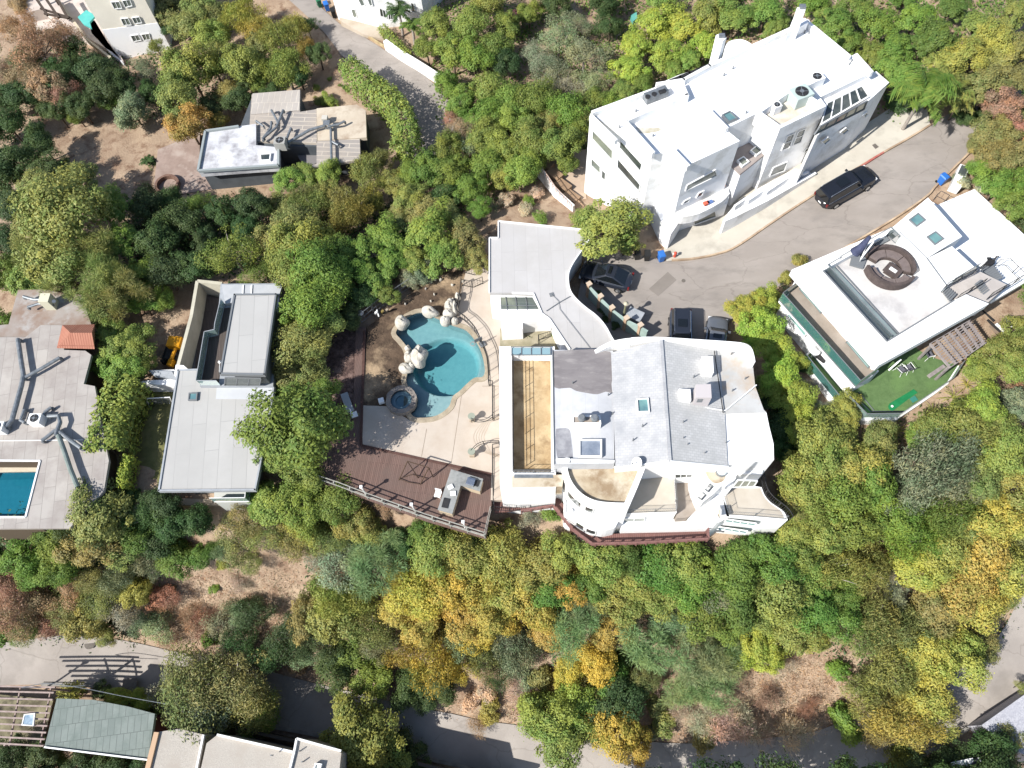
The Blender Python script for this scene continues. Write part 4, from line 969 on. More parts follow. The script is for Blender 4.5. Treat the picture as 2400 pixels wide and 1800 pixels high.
mb = MB(); mb.prism(PP([(2132,934),(2144,927),(2152,937),(2140,944)], .57), .53); mb.build('side_pad', mat('teal_pad', alb(70,150,135), rough=.8), mat1)
mb = MB(); mb.tube([P(2091,952,.57),P(2091,952,.66)], .09, 12); mb.build('cup', M_trim, mat1)
# pergola
pg = thing('pergola', 'weathered taupe slatted pergola over the end of the turf terrace', 'pergola', P(2240,810,.5))
M_tim = mat('taupe_timber', alb(184,174,172), alb(162,152,150), 3, .85)
a,b,c,d = P(2177,808,3.0),P(2272,752,3.0),P(2309,805,3.0),P(2224,864,3.0)
mb = MB()
for t in np.linspace(.03,.97,7): mb.bar(a.lerp(b,t), d.lerp(c,t), .12,.2)
split_build(mb, 'rafter', M_tim, pg)
mb = MB()
for t in np.linspace(0,1,12): mb.bar(a.lerp(d,t)+Vector((0,0,.14)), b.lerp(c,t)+Vector((0,0,.14)), .06,.06)
split_build(mb, 'slat', M_tim, pg)
mb = MB()
for p in (a.lerp(c,.06), b.lerp(d,.06), c.lerp(a,.06), d.lerp(b,.06)): mb.box((p.x,p.y,.5), .16,.16,2.4)
split_build(mb, 'post', M_tim, pg)
wb = MB(); wb.bar(P(2176,883,.6),P(2213,858,.6),.3,.16); tag(wb.build('timber_bench', M_tim), 'low plain timber bench beam lying on the turf below the pergola', 'bench')
# lawn chairs
def lawn_chair(px, py, rz, label):
    t = thing('lawn_chair', label, 'chair', P(px,py,.52), rz, group='white framed chairs on the turf'); o = Vector(worigin(t))
    mb = MB(); mb.box(o+Vector((0,0,.4)), .5,.5,.05); mb.build('seat', mat('grey_sling', alb(120,120,130), rough=.8), t)
    mb = MB(); mb.bar(o+Vector((-.25,-.22,.42)), o+Vector((-.42,-.22,.9)), .04); mb.add([o+Vector(v) for v in ((-.25,-.25,.42),(-.25,.25,.42),(-.45,.25,.95),(-.45,-.25,.95))],[(0,1,2,3)]); mb.build('backrest', MATS['grey_sling'], t)
    for x,y in ((-.3,-.28),(-.3,.28),(.3,-.28),(.3,.28)):
        mb = MB(); mb.tube([o+Vector((x*.9,y,.42)), o+Vector((x*1.3,y*1.15,0))], .02,5); mb.build('leg', M_trim, t)
    mb = MB(); 
    for y in (-.3,.3): mb.tube([o+Vector((-.32,y,.62)),o+Vector((.3,y,.62)),o+Vector((.33,y,.4))], .022,5)
    mb.build('armrest', M_trim, t); return t
lawn_chair(2173,836,.3,'white framed lawn chair standing alone near the pergola')
lawn_chair(2107,871,2.2,'left white framed lawn chair of the pair standing together on the turf')
lawn_chair(2125,867,2.0,'right white framed lawn chair of the pair standing together on the turf')
# patio furniture beyond the pergola
slab('side_patio', [(2270,745),(2400,660),(2440,690),(2440,780),(2400,790),(2330,800),(2310,806)], .3, -3, M_terr2, mod)
day = thing('patio_daybed', 'brown outdoor table with two white cushions on the far side patio', 'patio table', P(2350,765,.3))
mb = MB(); p=P(2350,765,.9); mb.box(p+Vector((0,0,-.15)), 1.9,1.3,.12,.55); mb.build('top', mat('brown_outdoor_fabric', alb(170,150,130), alb(150,130,112),2,.9), day)
mb = MB(); mb.bar(P(2334,759,1.1),P(2355,779,1.1),.25,.12); mb.bar(P(2355,747,1.1),P(2374,766,1.1),.25,.12); split_build(mb,'cushion', M_trim, day)
mb = MB()
for x,y in ((-.75,-.4),(.75,-.4),(.75,.4),(-.75,.4)): mb.box((p.x+x,p.y+y*1.1,.3),.08,.08,.5)
split_build(mb,'leg',M_dark,day)
def lounge(px,py,rz,label):
    t = thing('patio_bench', label, 'bench', P(px,py,.3), rz, group='dark benches on the side patio'); o=worigin(t)
    mb=MB(); mb.box(o+Vector((0,0,.35)),1.5,.5,.1); mb.build('seat',M_tim,t); mb=MB(); mb.box(o+Vector((0,.27,.4)),1.5,.08,.4); mb.build('backrest',M_dark,t)
    mb=MB(); 
    for x in(-.65,.65): mb.box(o+Vector((x,0,0)),.08,.45,.36)
    split_build(mb,'leg',M_dark,t)
lounge(2315,778,-.95,'dark patio bench between the pergola and the cushioned brown table'); lounge(2298,752,-.95,'dark patio bench close under the house wall beside the pergola')
# small lower court west of the lawn with umbrella and grill
um = thing('closed_patio_umbrella', 'white round patio heater top standing by the teal glass fence', 'patio heater', P(1911,822,.5))
p = P(1911,822,2.2); mb = MB(); mb.tube([(p.x,p.y,.4),p], .04,8); mb.build('pole', M_metal, um); mb=MB(); mb.tube([p,p+Vector((0,0,.2))], .42,24,.06); mb.build('reflector', M_trim, um); um.name='patio_heater'
gl = thing('outdoor_grill', 'dark grey grill cabinet beside the patio heater', 'grill', P(1924,840,.5)); mb=MB(); mb.box(P(1924,840,.5),1.0,.8,.9,-.75); mb.build('cabinet',M_greyf,gl); mb=MB(); q=P(1924,840,1.4); mb.bar(q+Vector((-.3,.3,.1)),q+Vector((.3,-.3,.1)),.5,.18); mb.build('lid',M_dark,gl)
mb=MB(); mb.prism(PP([(1938,860),(1948,852),(1990,897),(1978,905)],.56),.52); tag(mb.build('tan_mat', mat('tan_mat', alb(196,180,110), rough=.9)),'narrow tan mat laid between the glass fences below the balcony','mat')
ld = MB(); ld.bar(P(2083,868,1.2),P(2112,842,2.0),.12,.1); tag(ld.build('white_pole', M_trim), 'short white pole leaning at the house wall above the turf', 'pole')
# round sofa set
M_wick = mat('taupe_wicker', alb(110,97,93), alb(94,83,80), 3,.9,.2); M_cush = mat('taupe_cushion', alb(146,132,128), alb(132,119,115), 3,.9)
def sofa(cx,cy,a0,a1,ro,ri,label,n,z=5.33):
    c=P(cx,cy,z); t=thing('curved_sofa',label,'sofa',c,group='curved sofas round the fire table')
    def band(r0,r1,z0,z1,aa,bb,m,name,par):
        mb=MB(); k=14; O=[Vector((c.x+r1*math.cos(aa+(bb-aa)*i/k),c.y+r1*math.sin(aa+(bb-aa)*i/k),c.z+z1)) for i in range(k+1)]
        I=[Vector((c.x+r0*math.cos(aa+(bb-aa)*i/k),c.y+r0*math.sin(aa+(bb-aa)*i/k),c.z+z1)) for i in range(k+1)]
        mb.prism(O+I[::-1], c.z+z0); return mb.build(name,m,par)
    band(ri,ro-.06,0.02,.32,a0,a1,M_wick,'base',t)
    for i in range(n):
        s=(a1-a0)/n; band(ri+.02,ro-.3,.33,.47,a0+s*i+.02,a0+s*(i+1)-.02,M_cush,'seat_cushion',t)
    band(ro-.24,ro,.02,.8,a0,a1,M_wick,'backrest',t); return t
R=math.radians
sofa(2078,634,R(-16),R(142),1.98,1.0,'long curved taupe sofa on the upper right side of the fire table',3)
sofa(2082,632,R(182),R(322),1.98,1.15,'shorter curved taupe sofa on the lower left side of the fire table',3)
ft = thing('fire_table','square taupe fire table with white centre between the curved sofas','table',P(2088,640,5.33),-.75)
o=worigin(ft); mb=MB(); mb.box(o+Vector((0,0,.35)),1.25,1.05,.08); mb.build('table_top',M_wick,ft); mb=MB(); mb.box(o,1.0,.8,.36); mb.build('base',M_wick,ft); mb=MB(); mb.box(o+Vector((0,0,.43)),.6,.3,.04); mb.build('fire_bed',M_trim,ft)
uu = thing('folded_umbrella','folded navy cantilever umbrella on a white pole at the deck corner','umbrella',P(2016,612,5.33))
mb=MB(); mb.prism(PP([(1998,596),(2022,592),(2031,608),(2023,629),(1992,620)],5.5),5.34); mb.build('base',M_greyf,uu)
mb=MB(); mb.tube([P(2016,612,5.5),P(2018,606,6.6)],.06,8); mb.tube([P(2018,606,6.6),P(2048,566,8.0)],.06,8); mb.tube([P(2018,606,6.6),P(2038,560,7.9)],.03,6); mb.build('pole',M_trim,uu)
mb=MB(); mb.tube([P(2040,553,8.1),P(2030,565,7.8),P(2018,580,7.3),P(2003,592,6.7)],.12,12,.42); mb.build('canopy',mat('navy_canvas',alb(84,90,118),alb(66,72,100),3,.9),uu)
mb=MB(); mb.bar(P(2050,572,5.5),P(2079,557,5.5),.6,.12); tag(mb.build('deck_mat',M_greyf),'dark mat lying along the deck rail behind the curved sofa','mat')
# ================================================================== MODERN HOUSE ON THE LEFT (metal roof)
lh = thing('metal_roofed_house', 'modern house with pale metal roofs and dark wood terrace, left of the big tree', 'house', P(500, 950, -3.2))
M_mroof = brick('standing_seam_roof', alb(213,211,207), alb(207,205,201), alb(176,175,172), 6.0, 1.15, rot=math.radians(83), ms=.02, rough=.55, offset=.4, stain=alb(202,200,196), sscale=.3)
M_mtrim = mat('grey_roof_trim', alb(196,200,206), alb(180,185,190), 2, .6)
L1 = [(418,868),(500,866),(500,905),(642,905),(628,1000),(598,1148),(373,1150)]
def roofslab(px, z, th, m, trim, parent, name='roof', ov=.0):
    L = PP(px, z); mb = MB(); mb.prism(L, z-th); o = mb.build(name, m, parent)
    mb = MB()
    n = len(L)
    for i in range(n):
        a,b = L[i].copy(),L[(i+1)%n].copy(); d=(b-a).normalized(); a.z=b.z=z-th*.5+.05; mb.bar(a-d*.05,b+d*.05,.14,th+.08)
    mb.build('roof_edge', trim, o); return L
Lw = roofslab(L1, 1.2, .35, M_mroof, M_mtrim, lh)
mb = MB(); mb.prism(inset(Lw, 1.0), -5, zt=.8); mb.build('house_wall', mat('grey_render', alb(150,152,150), alb(140,142,140), 1, .8), lh)
U = [(550,691),(647,690),(620,878),(517,876)]
Uw = roofslab(U, 4.3, .3, M_mroof, M_greyf, lh)
mb = MB(); mb.prism(inset(Uw, .5), .8, zt=4.0); mb.build('house_wall', MATS['grey_render'], lh)
mb = MB(); q=inset(Uw,.48); L_=PP([(517,876),(620,878)],4.0)
mb.build if 0 else None
M_greydk = brick('dark_deck_planks', alb(118,106,100), alb(104,94,88), alb(60,54,50), .13, 4, rot=math.radians(-8), ms=.015, rough=.85, stain=alb(92,84,80))
T1 = [(517,665),(664,664),(655,692),(640,905),(468,905),(484,775),(508,772)]
slab('terrace_slab', T1, 1.55, -4, M_mtrim, lh)
slab('terrace_deck', [(526,722),(545,720),(515,880),(512,902),(472,902),(488,790),(512,786)], 1.57, 1.4, M_greydk, lh)
slab('north_roof', [(520,668),(662,667),(655,690),(528,712)], 1.9, 1.5, mat('pale_north_roof', alb(214,216,218), alb(202,205,208), 1,.6), lh)
glassrail([P(527,712,1.6),P(513,772,1.6),P(512,785,1.6),P(489,790,1.6),P(470,902,1.6)], .95, lh, G_pale, M_mtrim)
glassrail([P(517,903,1.6),P(472,903,1.6)], .9, lh, G_pale, M_mtrim)
mb = MB()
for x in (570,590): mb.bar(P(x,668,1.96),P(x-1,688,1.96),.12,.06)
mb.build('roof_rib', M_trim, lh)
# west side yard and perimeter wall
slab('side_deck', [(480,690),(516,700),(505,770),(482,775),(465,880),(455,880),(465,780)], -2.6, -4, M_greydk, lh)
slab('side_path', [(466,672),(486,690),(470,770),(455,880),(412,900),(426,820)], -2.75, -4, mat('grey_path', alb(150,146,148), alb(136,132,134), 1,.9), lh)
pw = fence.__name__
wl = thing('perimeter_wall', 'tall narrow cream wall running beside the metal roofed house', 'wall', P(440,780,-3.2))
mb = MB()
for q in ([(462,658),(448,740),(412,875)],[(462,658),(520,664)]):
    L = PP(q,-.6)
    for i in range(len(L)-1): mb.bar(L[i]-Vector((0,0,1.4)),L[i+1]-Vector((0,0,1.4)),.3,2.8)
mb.build('wall', mat('cream_wall', alb(232,226,206), alb(214,208,188), 1,.85), wl)
slab('south_wall_pier', [(412,855),(430,856),(446,870),(425,885),(408,880)], .2, -4, M_white, lh)
bw = thing('garden_wall', 'low white garden wall closing the end of the shaded side lawn', 'wall', P(370,880,-3.2))
mb = MB(); mb.prism(PP([(350,868),(408,866),(422,890),(418,903),(330,900),(330,893),(405,888),(400,872)], -1.6), -4); mb.build('wall', M_white, bw)
mb = MB(); mb.prism(PP([(349,868),(402,870),(415,888),(360,880)], -1.2), -1.6); mb.build('wall_cap', M_mtrim, bw)
skylight([(442,920),(463,919),(461,938),(440,938)], 1.2, .2, M_greyf, M_skyl, lh)
mb = MB(); mb.prism(PP([(508,907),(640,907),(632,936),(506,935)], 1.225), 1.205); mb.build('roof_membrane', mat('pale_membrane', alb(228,231,234), alb(220,223,227), .6, .7), lh)
# south glass box
mb = MB(); q=PP([(505,1150),(584,1150),(584,1176),(505,1176)],.2)
slab('sun_room', [(502,1150),(586,1150),(584,1174),(502,1175)], -.6, -4.5, mat('pale_floor', alb(226,228,222), rough=.7), lh)
glassrail([P(502,1176,-.6),P(584,1175,-.6),P(586,1152,-.6)], 1.0, lh, G_pale, M_trim)
slab('south_ledge', [(424,1168),(640,1172),(640,1186),(424,1184)], -3.0, -5, M_conc, lh)
win(lh, P(517,876,4), P(620,878,4), [(528,884),(612,886),(608,903),(526,902)], M_greyf, M_glass, mull=2)
lamp = thing('patio_heater', 'slim white patio heater on the dark wood roof terrace', 'patio heater', P(514,872,1.6)); mb=MB(); mb.tube([P(514,872,1.6),P(515,850,3.2)],.03); mb.build('pole',M_trim,lamp); mb=MB(); p=P(515,848,3.2); mb.tube([p,p+Vector((0,0,.15))],.15,14,.03); mb.build('top',M_trim,lamp)
# side lawn
mb = MB(); mb.prism([G(a,b,.05) for a,b in [(330,905),(420,900),(380,1110),(372,1150),(290,1150),(300,1060)]], lambda p: p.z-.3)
struct(mb.build('lawn', mat('dry_lawn', alb(150,148,96), alb(130,130,82), 1.5,.95,.5,bscale=30,c3=alb(168,156,116),s3=.4)))
# ================================================================== FAR LEFT FLAT ROOFED HOUSE
fl = thing('courtyard_pool_house', 'sprawling house with weathered grey flat roof and a notch over a pool, far left', 'house', P(100, 1000, -3.3))
M_old = brick('weathered_roof_boards', alb(212,205,197), alb(198,191,184), alb(164,158,152), 2.6, .95, rot=math.radians(80), ms=.02, rough=.9, stain=alb(176,166,160), sscale=.4)
zf = .2
FL = [(-90,790),(60,790),(95,762),(146,762),(150,820),(200,822),(214,832),(196,900),(222,905),(255,1080),(243,1152),(163,1238),(-90,1240),(-90,1212),(60,1212),(94,1080),(-90,1080)]
mb = MB(); L = PP(FL, zf); mb.prism(L, zf-.3); mb.build('roof', M_old, fl)
mb = MB(); mb.prism(inset(L, .6), -6, zt=zf-.3); mb.build('house_wall', mat('dark_timber_wall', alb(110,96,80), rough=.9), fl)
mb = MB(); mb.bar(P(-5,1033,zf+.03),P(195,1031,zf+.03),.06,.05); mb.bar(P(94,1080,zf+.03),P(60,1212,zf+.03),.14,.1); mb.bar(P(60,1212,zf+.03),P(-60,1212,zf+.03),.14,.1); mb.bar(P(94,1080,zf+.03),P(-60,1079,zf+.03),.14,.08); mb.build('roof_trim', M_trim, fl)
slab('upper_roof', [(42,680),(100,678),(165,690),(190,690),(215,764),(146,762),(95,762),(60,790),(-90,800),(-90,770),(20,760)], -.1, -5, mat('brown_grey_roof', alb(166,142,126), alb(186,176,168), .5,.9,detail=9,c3=alb(200,196,192),s3=.6), fl)
M_terra = brick('terracotta_tiles', alb(206,146,122), alb(192,130,108), alb(150,96,78), .22, 3, rot=0.02, ms=.04, rough=.85, offset=0, stain=alb(184,122,102))
mb = MB(); A,B,C_,D = P(146,762,.3),P(222,760,.3),P(222,818,.3),P(133,816,.3); r1,r2=P(165,780,1.3),P(215,780,1.3)
mb.quad(A,r1,r2,B) ; mb.quad(D,C_,r2,r1); mb.poly([A,D,r1]); mb.poly([B,r2,C_]); mb.build('tiled_roof', M_terra, fl)
t_ = MB(); t_.box(P(55,700,-.1),.1,.1,.1)
# courtyard pool
cp_ = thing('courtyard_pool', 'rectangular teal pool seen through the notch in the far left roof', 'swimming pool', P(20,1150,-3.6))
mb = MB(); deckp=[(-100,1070),(110,1070),(80,1225),(-100,1225)]; hole=PP([(-95,1109),(22,1106),(86,1105),(64,1222),(-95,1222)],-3.2)
mb.prism(PP(deckp,-3.2), -3.8, holes=[hole]); mb.build('pool_deck', mat('cream_pool_deck', alb(238,226,202), alb(226,212,188),1,.85), cp_)
mb = MB(); mb.prism([Vector((p.x,p.y,-5.2)) for p in hole], -5.4); mb.build('basin_floor', M_plas, cp_)
mb = MB()
for i in range(5): a,b=hole[i],hole[(i+1)%5]; mb.quad((a.x,a.y,-3.3),(b.x,b.y,-3.3),(b.x,b.y,-5.3),(a.x,a.y,-5.3))
mb.build('basin_wall', M_plas, cp_)
water_body(inset(hole,.01), -3.4, -5.6, cp_, watermat('courtyard_pool_water',(0.15,.72,.82),.8))
PADS.append((np.array([(p.x,p.y) for p in PP([(-200,1040),(140,1040),(100,1260),(-200,1260)],-3.2)]), -6.2))
# ducts, air units
def duct(name_label, pts, r, z, m=M_metal, grp='silver roof ducts'):
    t = thing('roof_duct', name_label, 'air duct', P(pts[0][0],pts[0][1],z), group=grp)
    mb = MB(); mb.tube([P(a,b,z) for a,b in pts], r, 10); mb.build('duct', m, t, smooth=True)
    for k in (0,-1):
        a,b = pts[k]; mb=MB(); mb.box(P(a,b,z)-Vector((0,0,r+.25)), r*1.4,r*1.4,.3); mb.build('foot', M_greyf, t)
M_gduct = mat('grey_green_duct', alb(160,172,166), alb(140,152,146), 2,.5,metal=.3)
duct('long bent silver duct at the upper left of the weathered roof', [(42,795),(50,850),(55,880),(50,905),(28,985),(15,1000)], .2, .75)
duct('thin silver duct branch slanting right from the long bent duct', [(56,886),(95,865),(140,838)], .15, .7)
duct('long grey green duct running down to the lower middle of the weathered roof', [(137,1020),(150,1055),(165,1100),(182,1142)], .2, .75, M_gduct)
duct('short silver duct from the junction down right toward the hedge', [(137,1010),(165,1032),(190,1050)], .17, .7)
duct('short silver duct from the junction down to the left', [(130,1008),(115,1020),(98,1033)], .15, .7)
duct('curved silver duct loop joining the junction and the air conditioner', [(112,975),(137,974),(141,990),(134,1008),(131,1020)], .17, .8)
duct('stubby curved duct hoop standing alone on the weathered roof', [(57,960),(52,975),(48,985),(58,990)], .14, .6)
duct('short vertical duct stub left of the loop on the weathered roof', [(120,955),(106,965),(101,975)], .14, .6)
duct('slanted silver duct at the hidden corner by the big pine', [(55,695),(80,702),(118,702)], .14, .8)
duct('second slanted silver duct lying below the first by the big pine', [(65,720),(90,712),(120,712)], .12, .7)
chm = thing('roof_chimney', 'cream square chimney with a cowl on the brown roof under the pine', 'chimney', P(125,712,-.1)); mb=MB(); mb.box(P(126,718,-.2),.9,.9,1.5); mb.build('stack', mat('cream_chimney', alb(238,234,208), rough=.8), chm); mb=MB(); mb.tube([P(126,706,1.4),P(126,706,1.9)],.16,10); mb.build('cowl',M_metal,chm)
condenser(95,990,zf,1.0,0,'white air conditioner with round fan beside the duct loop', m=M_trim, hh=.9)
condenser(8,1008,zf,1.0,0,'white air conditioner at the far left edge of the weathered roof', m=M_trim, hh=.9)
# ================================================================== HOUSE WITH DUCTS ABOVE (upper left)
uh = thing('striped_roof_house', 'low house with striped cream and grey roof and ducts near the upper lane', 'house', P(650, 320, -4))
M_stripe = brick('striped_patched_roof', alb(188,180,172), alb(176,168,162), alb(226,214,198), 2.6, .55, rot=math.radians(3), ms=.06, rough=.9, stain=alb(204,192,178), sscale=.3)
M_strv = brick('cream_seamed_roof', alb(214,206,196), alb(206,198,190), alb(232,222,208), .6, 6, rot=math.radians(0), ms=.05, rough=.9, stain=alb(196,186,176), sscale=.3)
zu = -.8
UH = [(590,226),(592,220),(704,211),(703,260),(742,255),(742,327),(690,345),(650,345),(500,330),(560,300),(585,262)]
slab('roof', [(590,221),(704,211),(703,262),(742,256),(743,335),(590,330),(585,290)], zu, zu-.3, M_stripe, uh)
slab('north_roof', [(592,219),(703,210),(702,258),(588,268)], zu+.08, zu-.2, M_strv, uh)
slab('east_roof', [(742,254),(836,245),(857,258),(859,322),(744,329)], zu+.1, zu-.3, mat('cream_roof_sheet', alb(232,218,196), alb(220,204,182), .6,.9,c3=alb(198,178,156),s3=.5), uh)
slab('southeast_roof', [(742,330),(843,325),(845,374),(720,394),(716,390),(742,384)], zu, zu-.3, M_stripe, uh)
slab('west_roof', [(480,308),(560,296),(600,290),(600,340),(652,345),(652,388),(595,391),(465,401)], zu+.35, zu-.5, mat('white_grey_roof', alb(244,244,246), alb(222,222,226), .7,.8,detail=9,c3=alb(176,174,178),s3=.5), uh)
slab('mid_roof', [(690,345),(742,340),(742,382),(716,392),(700,370)], zu-1.6, zu-3, mat('grey_porch', alb(150,146,146), rough=.9), uh)
mb = MB(); mb.prism(inset(PP([(482,306),(560,298),(590,222),(704,213),(703,262),(742,256),(836,247),(857,260),(857,322),(843,325),(843,372),(742,380),(740,345),(652,345),(652,388),(467,400)], zu-.3), .12), -7.5); mb.build('house_wall', mat('slate_grey_wall', alb(104,110,116), alb(92,98,104), 1,.85), uh)
mb = MB(); 
for q in ([(465,400),(482,308),(560,297)],[(466,401),(653,388),(653,346)]):
    L=PP(q,zu+.45)
    for i in range(len(L)-1): mb.bar(L[i],L[i+1],.22,.3)
mb.build('parapet', mat('grey_green_cap', alb(176,184,184), rough=.7), uh)
skylight([(609,360),(635,358),(633,375),(610,376)], zu+.35, .25, M_trim, M_glass, uh)
condenser(662,345,zu+.35,1.1,0,'grey air handler on the white west roof by the lane house ducts', m=mat('old_grey_casing', alb(190,188,182), rough=.7), hh=1.0)
duct('dark silver duct forking left on the striped roof', [(618,322),(635,300),(636,285)], .12, zu+.6)
duct('dark silver duct forking right on the striped roof', [(615,325),(648,298),(664,258)], .13, zu+.6)
duct('short leaning duct beside the forked ducts on the striped roof', [(636,258),(648,280),(652,290)], .12, zu+.6)
duct('long silver duct slanting up to the vent box on the striped roof', [(675,334),(725,305),(762,294)], .15, zu+.6)
duct('short stub duct above the grey air handler', [(672,325),(682,300)], .13, zu+.6)
duct('duct running right from the vent box on the cream roof', [(768,296),(792,292),(808,284)], .12, zu+.7)
duct('straight vertical duct below the vent box', [(775,300),(776,340),(777,380)], .13, zu+.5)
duct('tiny side duct off the straight vertical duct', [(778,332),(793,340)], .11, zu+.5)
vb = thing('vent_box','cream square vent box where the roof ducts meet','vent box',P(765,288,zu+.1)); mb=MB(); mb.box(P(765,288,zu+.1),.55,.55,.8); mb.build('box',mat('cream_box',alb(225,220,208),rough=.7),vb); mb=MB(); mb.box(P(765,288,zu+.9),.65,.65,.05); mb.build('lid',M_metal,vb)
duct('grey vent pipes at the left of the striped roof', [(600,283),(618,296)], .1, zu+.6)
# side patio and round planter
slab('side_patio', [(370,350),(468,310),(468,402),(520,440),(420,455),(360,440)], -4.1, -5, mat('dusty_patio', alb(190,168,156), alb(170,148,136), .8,.9,c3=alb(205,188,176),s3=.6), uh)
mb,_ = ring(P(390,430,-3.6), 1.0, 1.25, -4.3, -3.6, 24, .05); rp = mb.build('round_planter', mat('brick_planter', alb(150,120,104), alb(130,100,88), 3,.9)); tag(rp, 'round brick planter ring on the dusty patio beside the lane house', 'planter')
# ================================================================== CONCRETE APARTMENTS, TOP LEFT CORNER
ca = thing('concrete_apartments', 'beige concrete apartment building with paired windows at the top left corner', 'apartment building', P(330, 135, -7))
M_cream = mat('beige_render', (.78,.73,.62), (.72,.67,.57), .5, .9, .05, c3=(.68,.63,.54), s3=.3)
zc = 10.0
w0,w1 = P(289,150,-7.5), P(400,136,-7.5)
def up(p,z): return Vector((p.x,p.y,z))
dirn = Vector((-(w1-w0).y,(w1-w0).x,0)).normalized()
if dirn.y < 0: dirn = -dirn
ext = (w1-w0).normalized()
q = [up(w0,zc), up(w1+ext*.6,zc), up(w1+ext*.6+dirn*12,zc), up(w0+dirn*12,zc)]
mb = MB(); mb.prism(q, -10); mb.build('building_wall', M_cream, ca)
mb = MB(); mb.prism([up(v,-2.6) for v in (w0-dirn*.04-ext*.03, w1+ext*.63-dirn*.04, w1+ext*.63+dirn*.5, w0+dirn*.5-ext*.03)], -10); mb.build('lower_wall', mat('pale_grey_render', (.84,.84,.84), (.8,.8,.81), .6,.9), ca)
for qd in ([(260,4),(279,3),(286,19),(268,20)],[(286,1),(304,-2),(310,13),(294,17)],[(283,43),(300,42),(308,58),(290,59)],[(309,41),(326,39),(333,53),(316,55)],[(306,83),(324,81),(331,94),(313,97)],[(331,80),(349,78),(353,93),(338,94)]):
    win(ca, w0-dirn*.05, w1-dirn*.05, qd, M_trim, M_glassb, mull=1)
# annex with terraces beside it
slab('terrace', [(170,-30),(200,-30),(290,145),(260,120),(190,80),(100,20),(60,30),(60,-10),(120,-40)], -6.0, -10, mat('sunlit_terrace', alb(240,228,218), alb(224,208,198), .8,.9), ca)
slab('white_terrace', [(40,30),(90,16),(110,40),(190,100),(180,112),(140,88),(50,60)], -7.4, -10, MATS['sunlit_terrace'], ca)
mb = MB(); mb.prism(PP([(182,40),(202,23),(224,36),(210,52),(214,66),(195,56)],-3.5), -3.7); tag(mb.build('turquoise_awning', mat('turquoise_canvas', alb(110,214,206), alb(98,202,196),1,.8)), 'bright turquoise shade awning beside the concrete apartments', 'awning')
mb = MB()
for a,b in (((80,-10),(112,36)),((104,-8),(138,42)),((130,-10),(160,44))): mb.bar(P(*a,-4),P(*b,-4),.3,.2)
for a,b in (((95,20),(165,42)),((104,32),(168,44))): mb.bar(P(*a,-4.1),P(*b,-4.1),.2,.2)
for a,b in ((112,36),(138,42),(160,44)): mb.box(P(a,b,-8),.2,.2,4)
fb = thing('dark_frame_pergola','dark timber frame over the terrace at the top left corner','pergola',P(120,40,-8)); mb.build('frame', mat('dark_brown_beam',(.06,.045,.035),rough=.8), fb)
mb = MB(); L=PP([(140,5),(205,95),(262,140)],-5.5)
for i in range(2): mb.bar(L[i],L[i+1],.25,.7)
mb.build('terrace_parapet', mat('cream_parapet', alb(226,214,190), rough=.85), ca)
slab('wall_foot', [(150,-40),(250,-40),(300,100),(300,156),(280,152),(215,60)], -6.9, -10, mat('foot_paving', alb(236,232,228), rough=.8), ca)
slab('side_walkway', [(205,50),(222,48),(252,98),(290,148),(262,128),(215,78)], -6.0,-10, mat('walkway_white', alb(235,235,240), rough=.8), ca)
# ================================================================== WHITE BUILDING, TOP CENTRE
wb_ = thing('white_lane_building', 'white stucco building with square windows beside the upper lane', 'apartment building', P(880, 50, -3))
b0,b1 = P(792,40,-3.4), P(996,52,-2.6); m0 = P(885,64,-3.0)
e1 = (m0-b0).normalized(); n1 = Vector((-e1.y,e1.x,0)); n1 = n1 if n1.y>0 else -n1
e2 = (b1-m0).normalized()
mb = MB(); mb.prism([up(b0,9.5),up(m0,9.5),up(b1,9.5),up(b1+n1*12,9.5),up(b0+n1*12,9.5)], -6); mb.build('building_wall', M_white, wb_)
for A,B,qs in ((b0,m0,([(824,22),(832,20),(838,39),(830,41)],[(840,-2),(850,-4),(856,12),(848,14)],[(862,-2),(870,-4),(874,12),(868,14)])),
               (m0,b1,([(889,18),(903,24),(907,42),(892,37)],[(910,26),(919,31),(922,46),(911,45)],[(930,-2),(940,0),(944,17),(934,15)],[(963,5),(970,8),(974,30),(966,27)]))):
    for qd in qs: win(wb_, A, B, qd, M_trim, M_glass if qd[0][0] in (889,910) else M_glassb, mull=1 if qd[0][0] in (889,910) else 0)
tw2 = MB(); L=[G(a,b,1.2) for a,b in ((902,94),(935,118),(985,148),(1032,178))]
for i in range(3): tw2.bar(L[i]-Vector((0,0,1)),L[i+1]-Vector((0,0,1)),.45,2.0)
tag(tw2.build('white_retaining_wall', M_white), 'white retaining wall curving along the edge of the upper lane', 'retaining wall')
slab('driveway', [(795,40),(884,62),(900,92),(850,80),(797,48)], -2.9, -5, M_conc, wb_)
fw = MB(); L=[G(a,b,1.0) for a,b in ((1076,232),(1095,266))]; fw.bar(L[0]-Vector((0,0,.6)),L[1]-Vector((0,0,.6)),.3,1.4); tag(fw.build('stone_wall_end', MATS['cream_wall']), 'short cream wall end at the bend of the upper lane', 'wall')
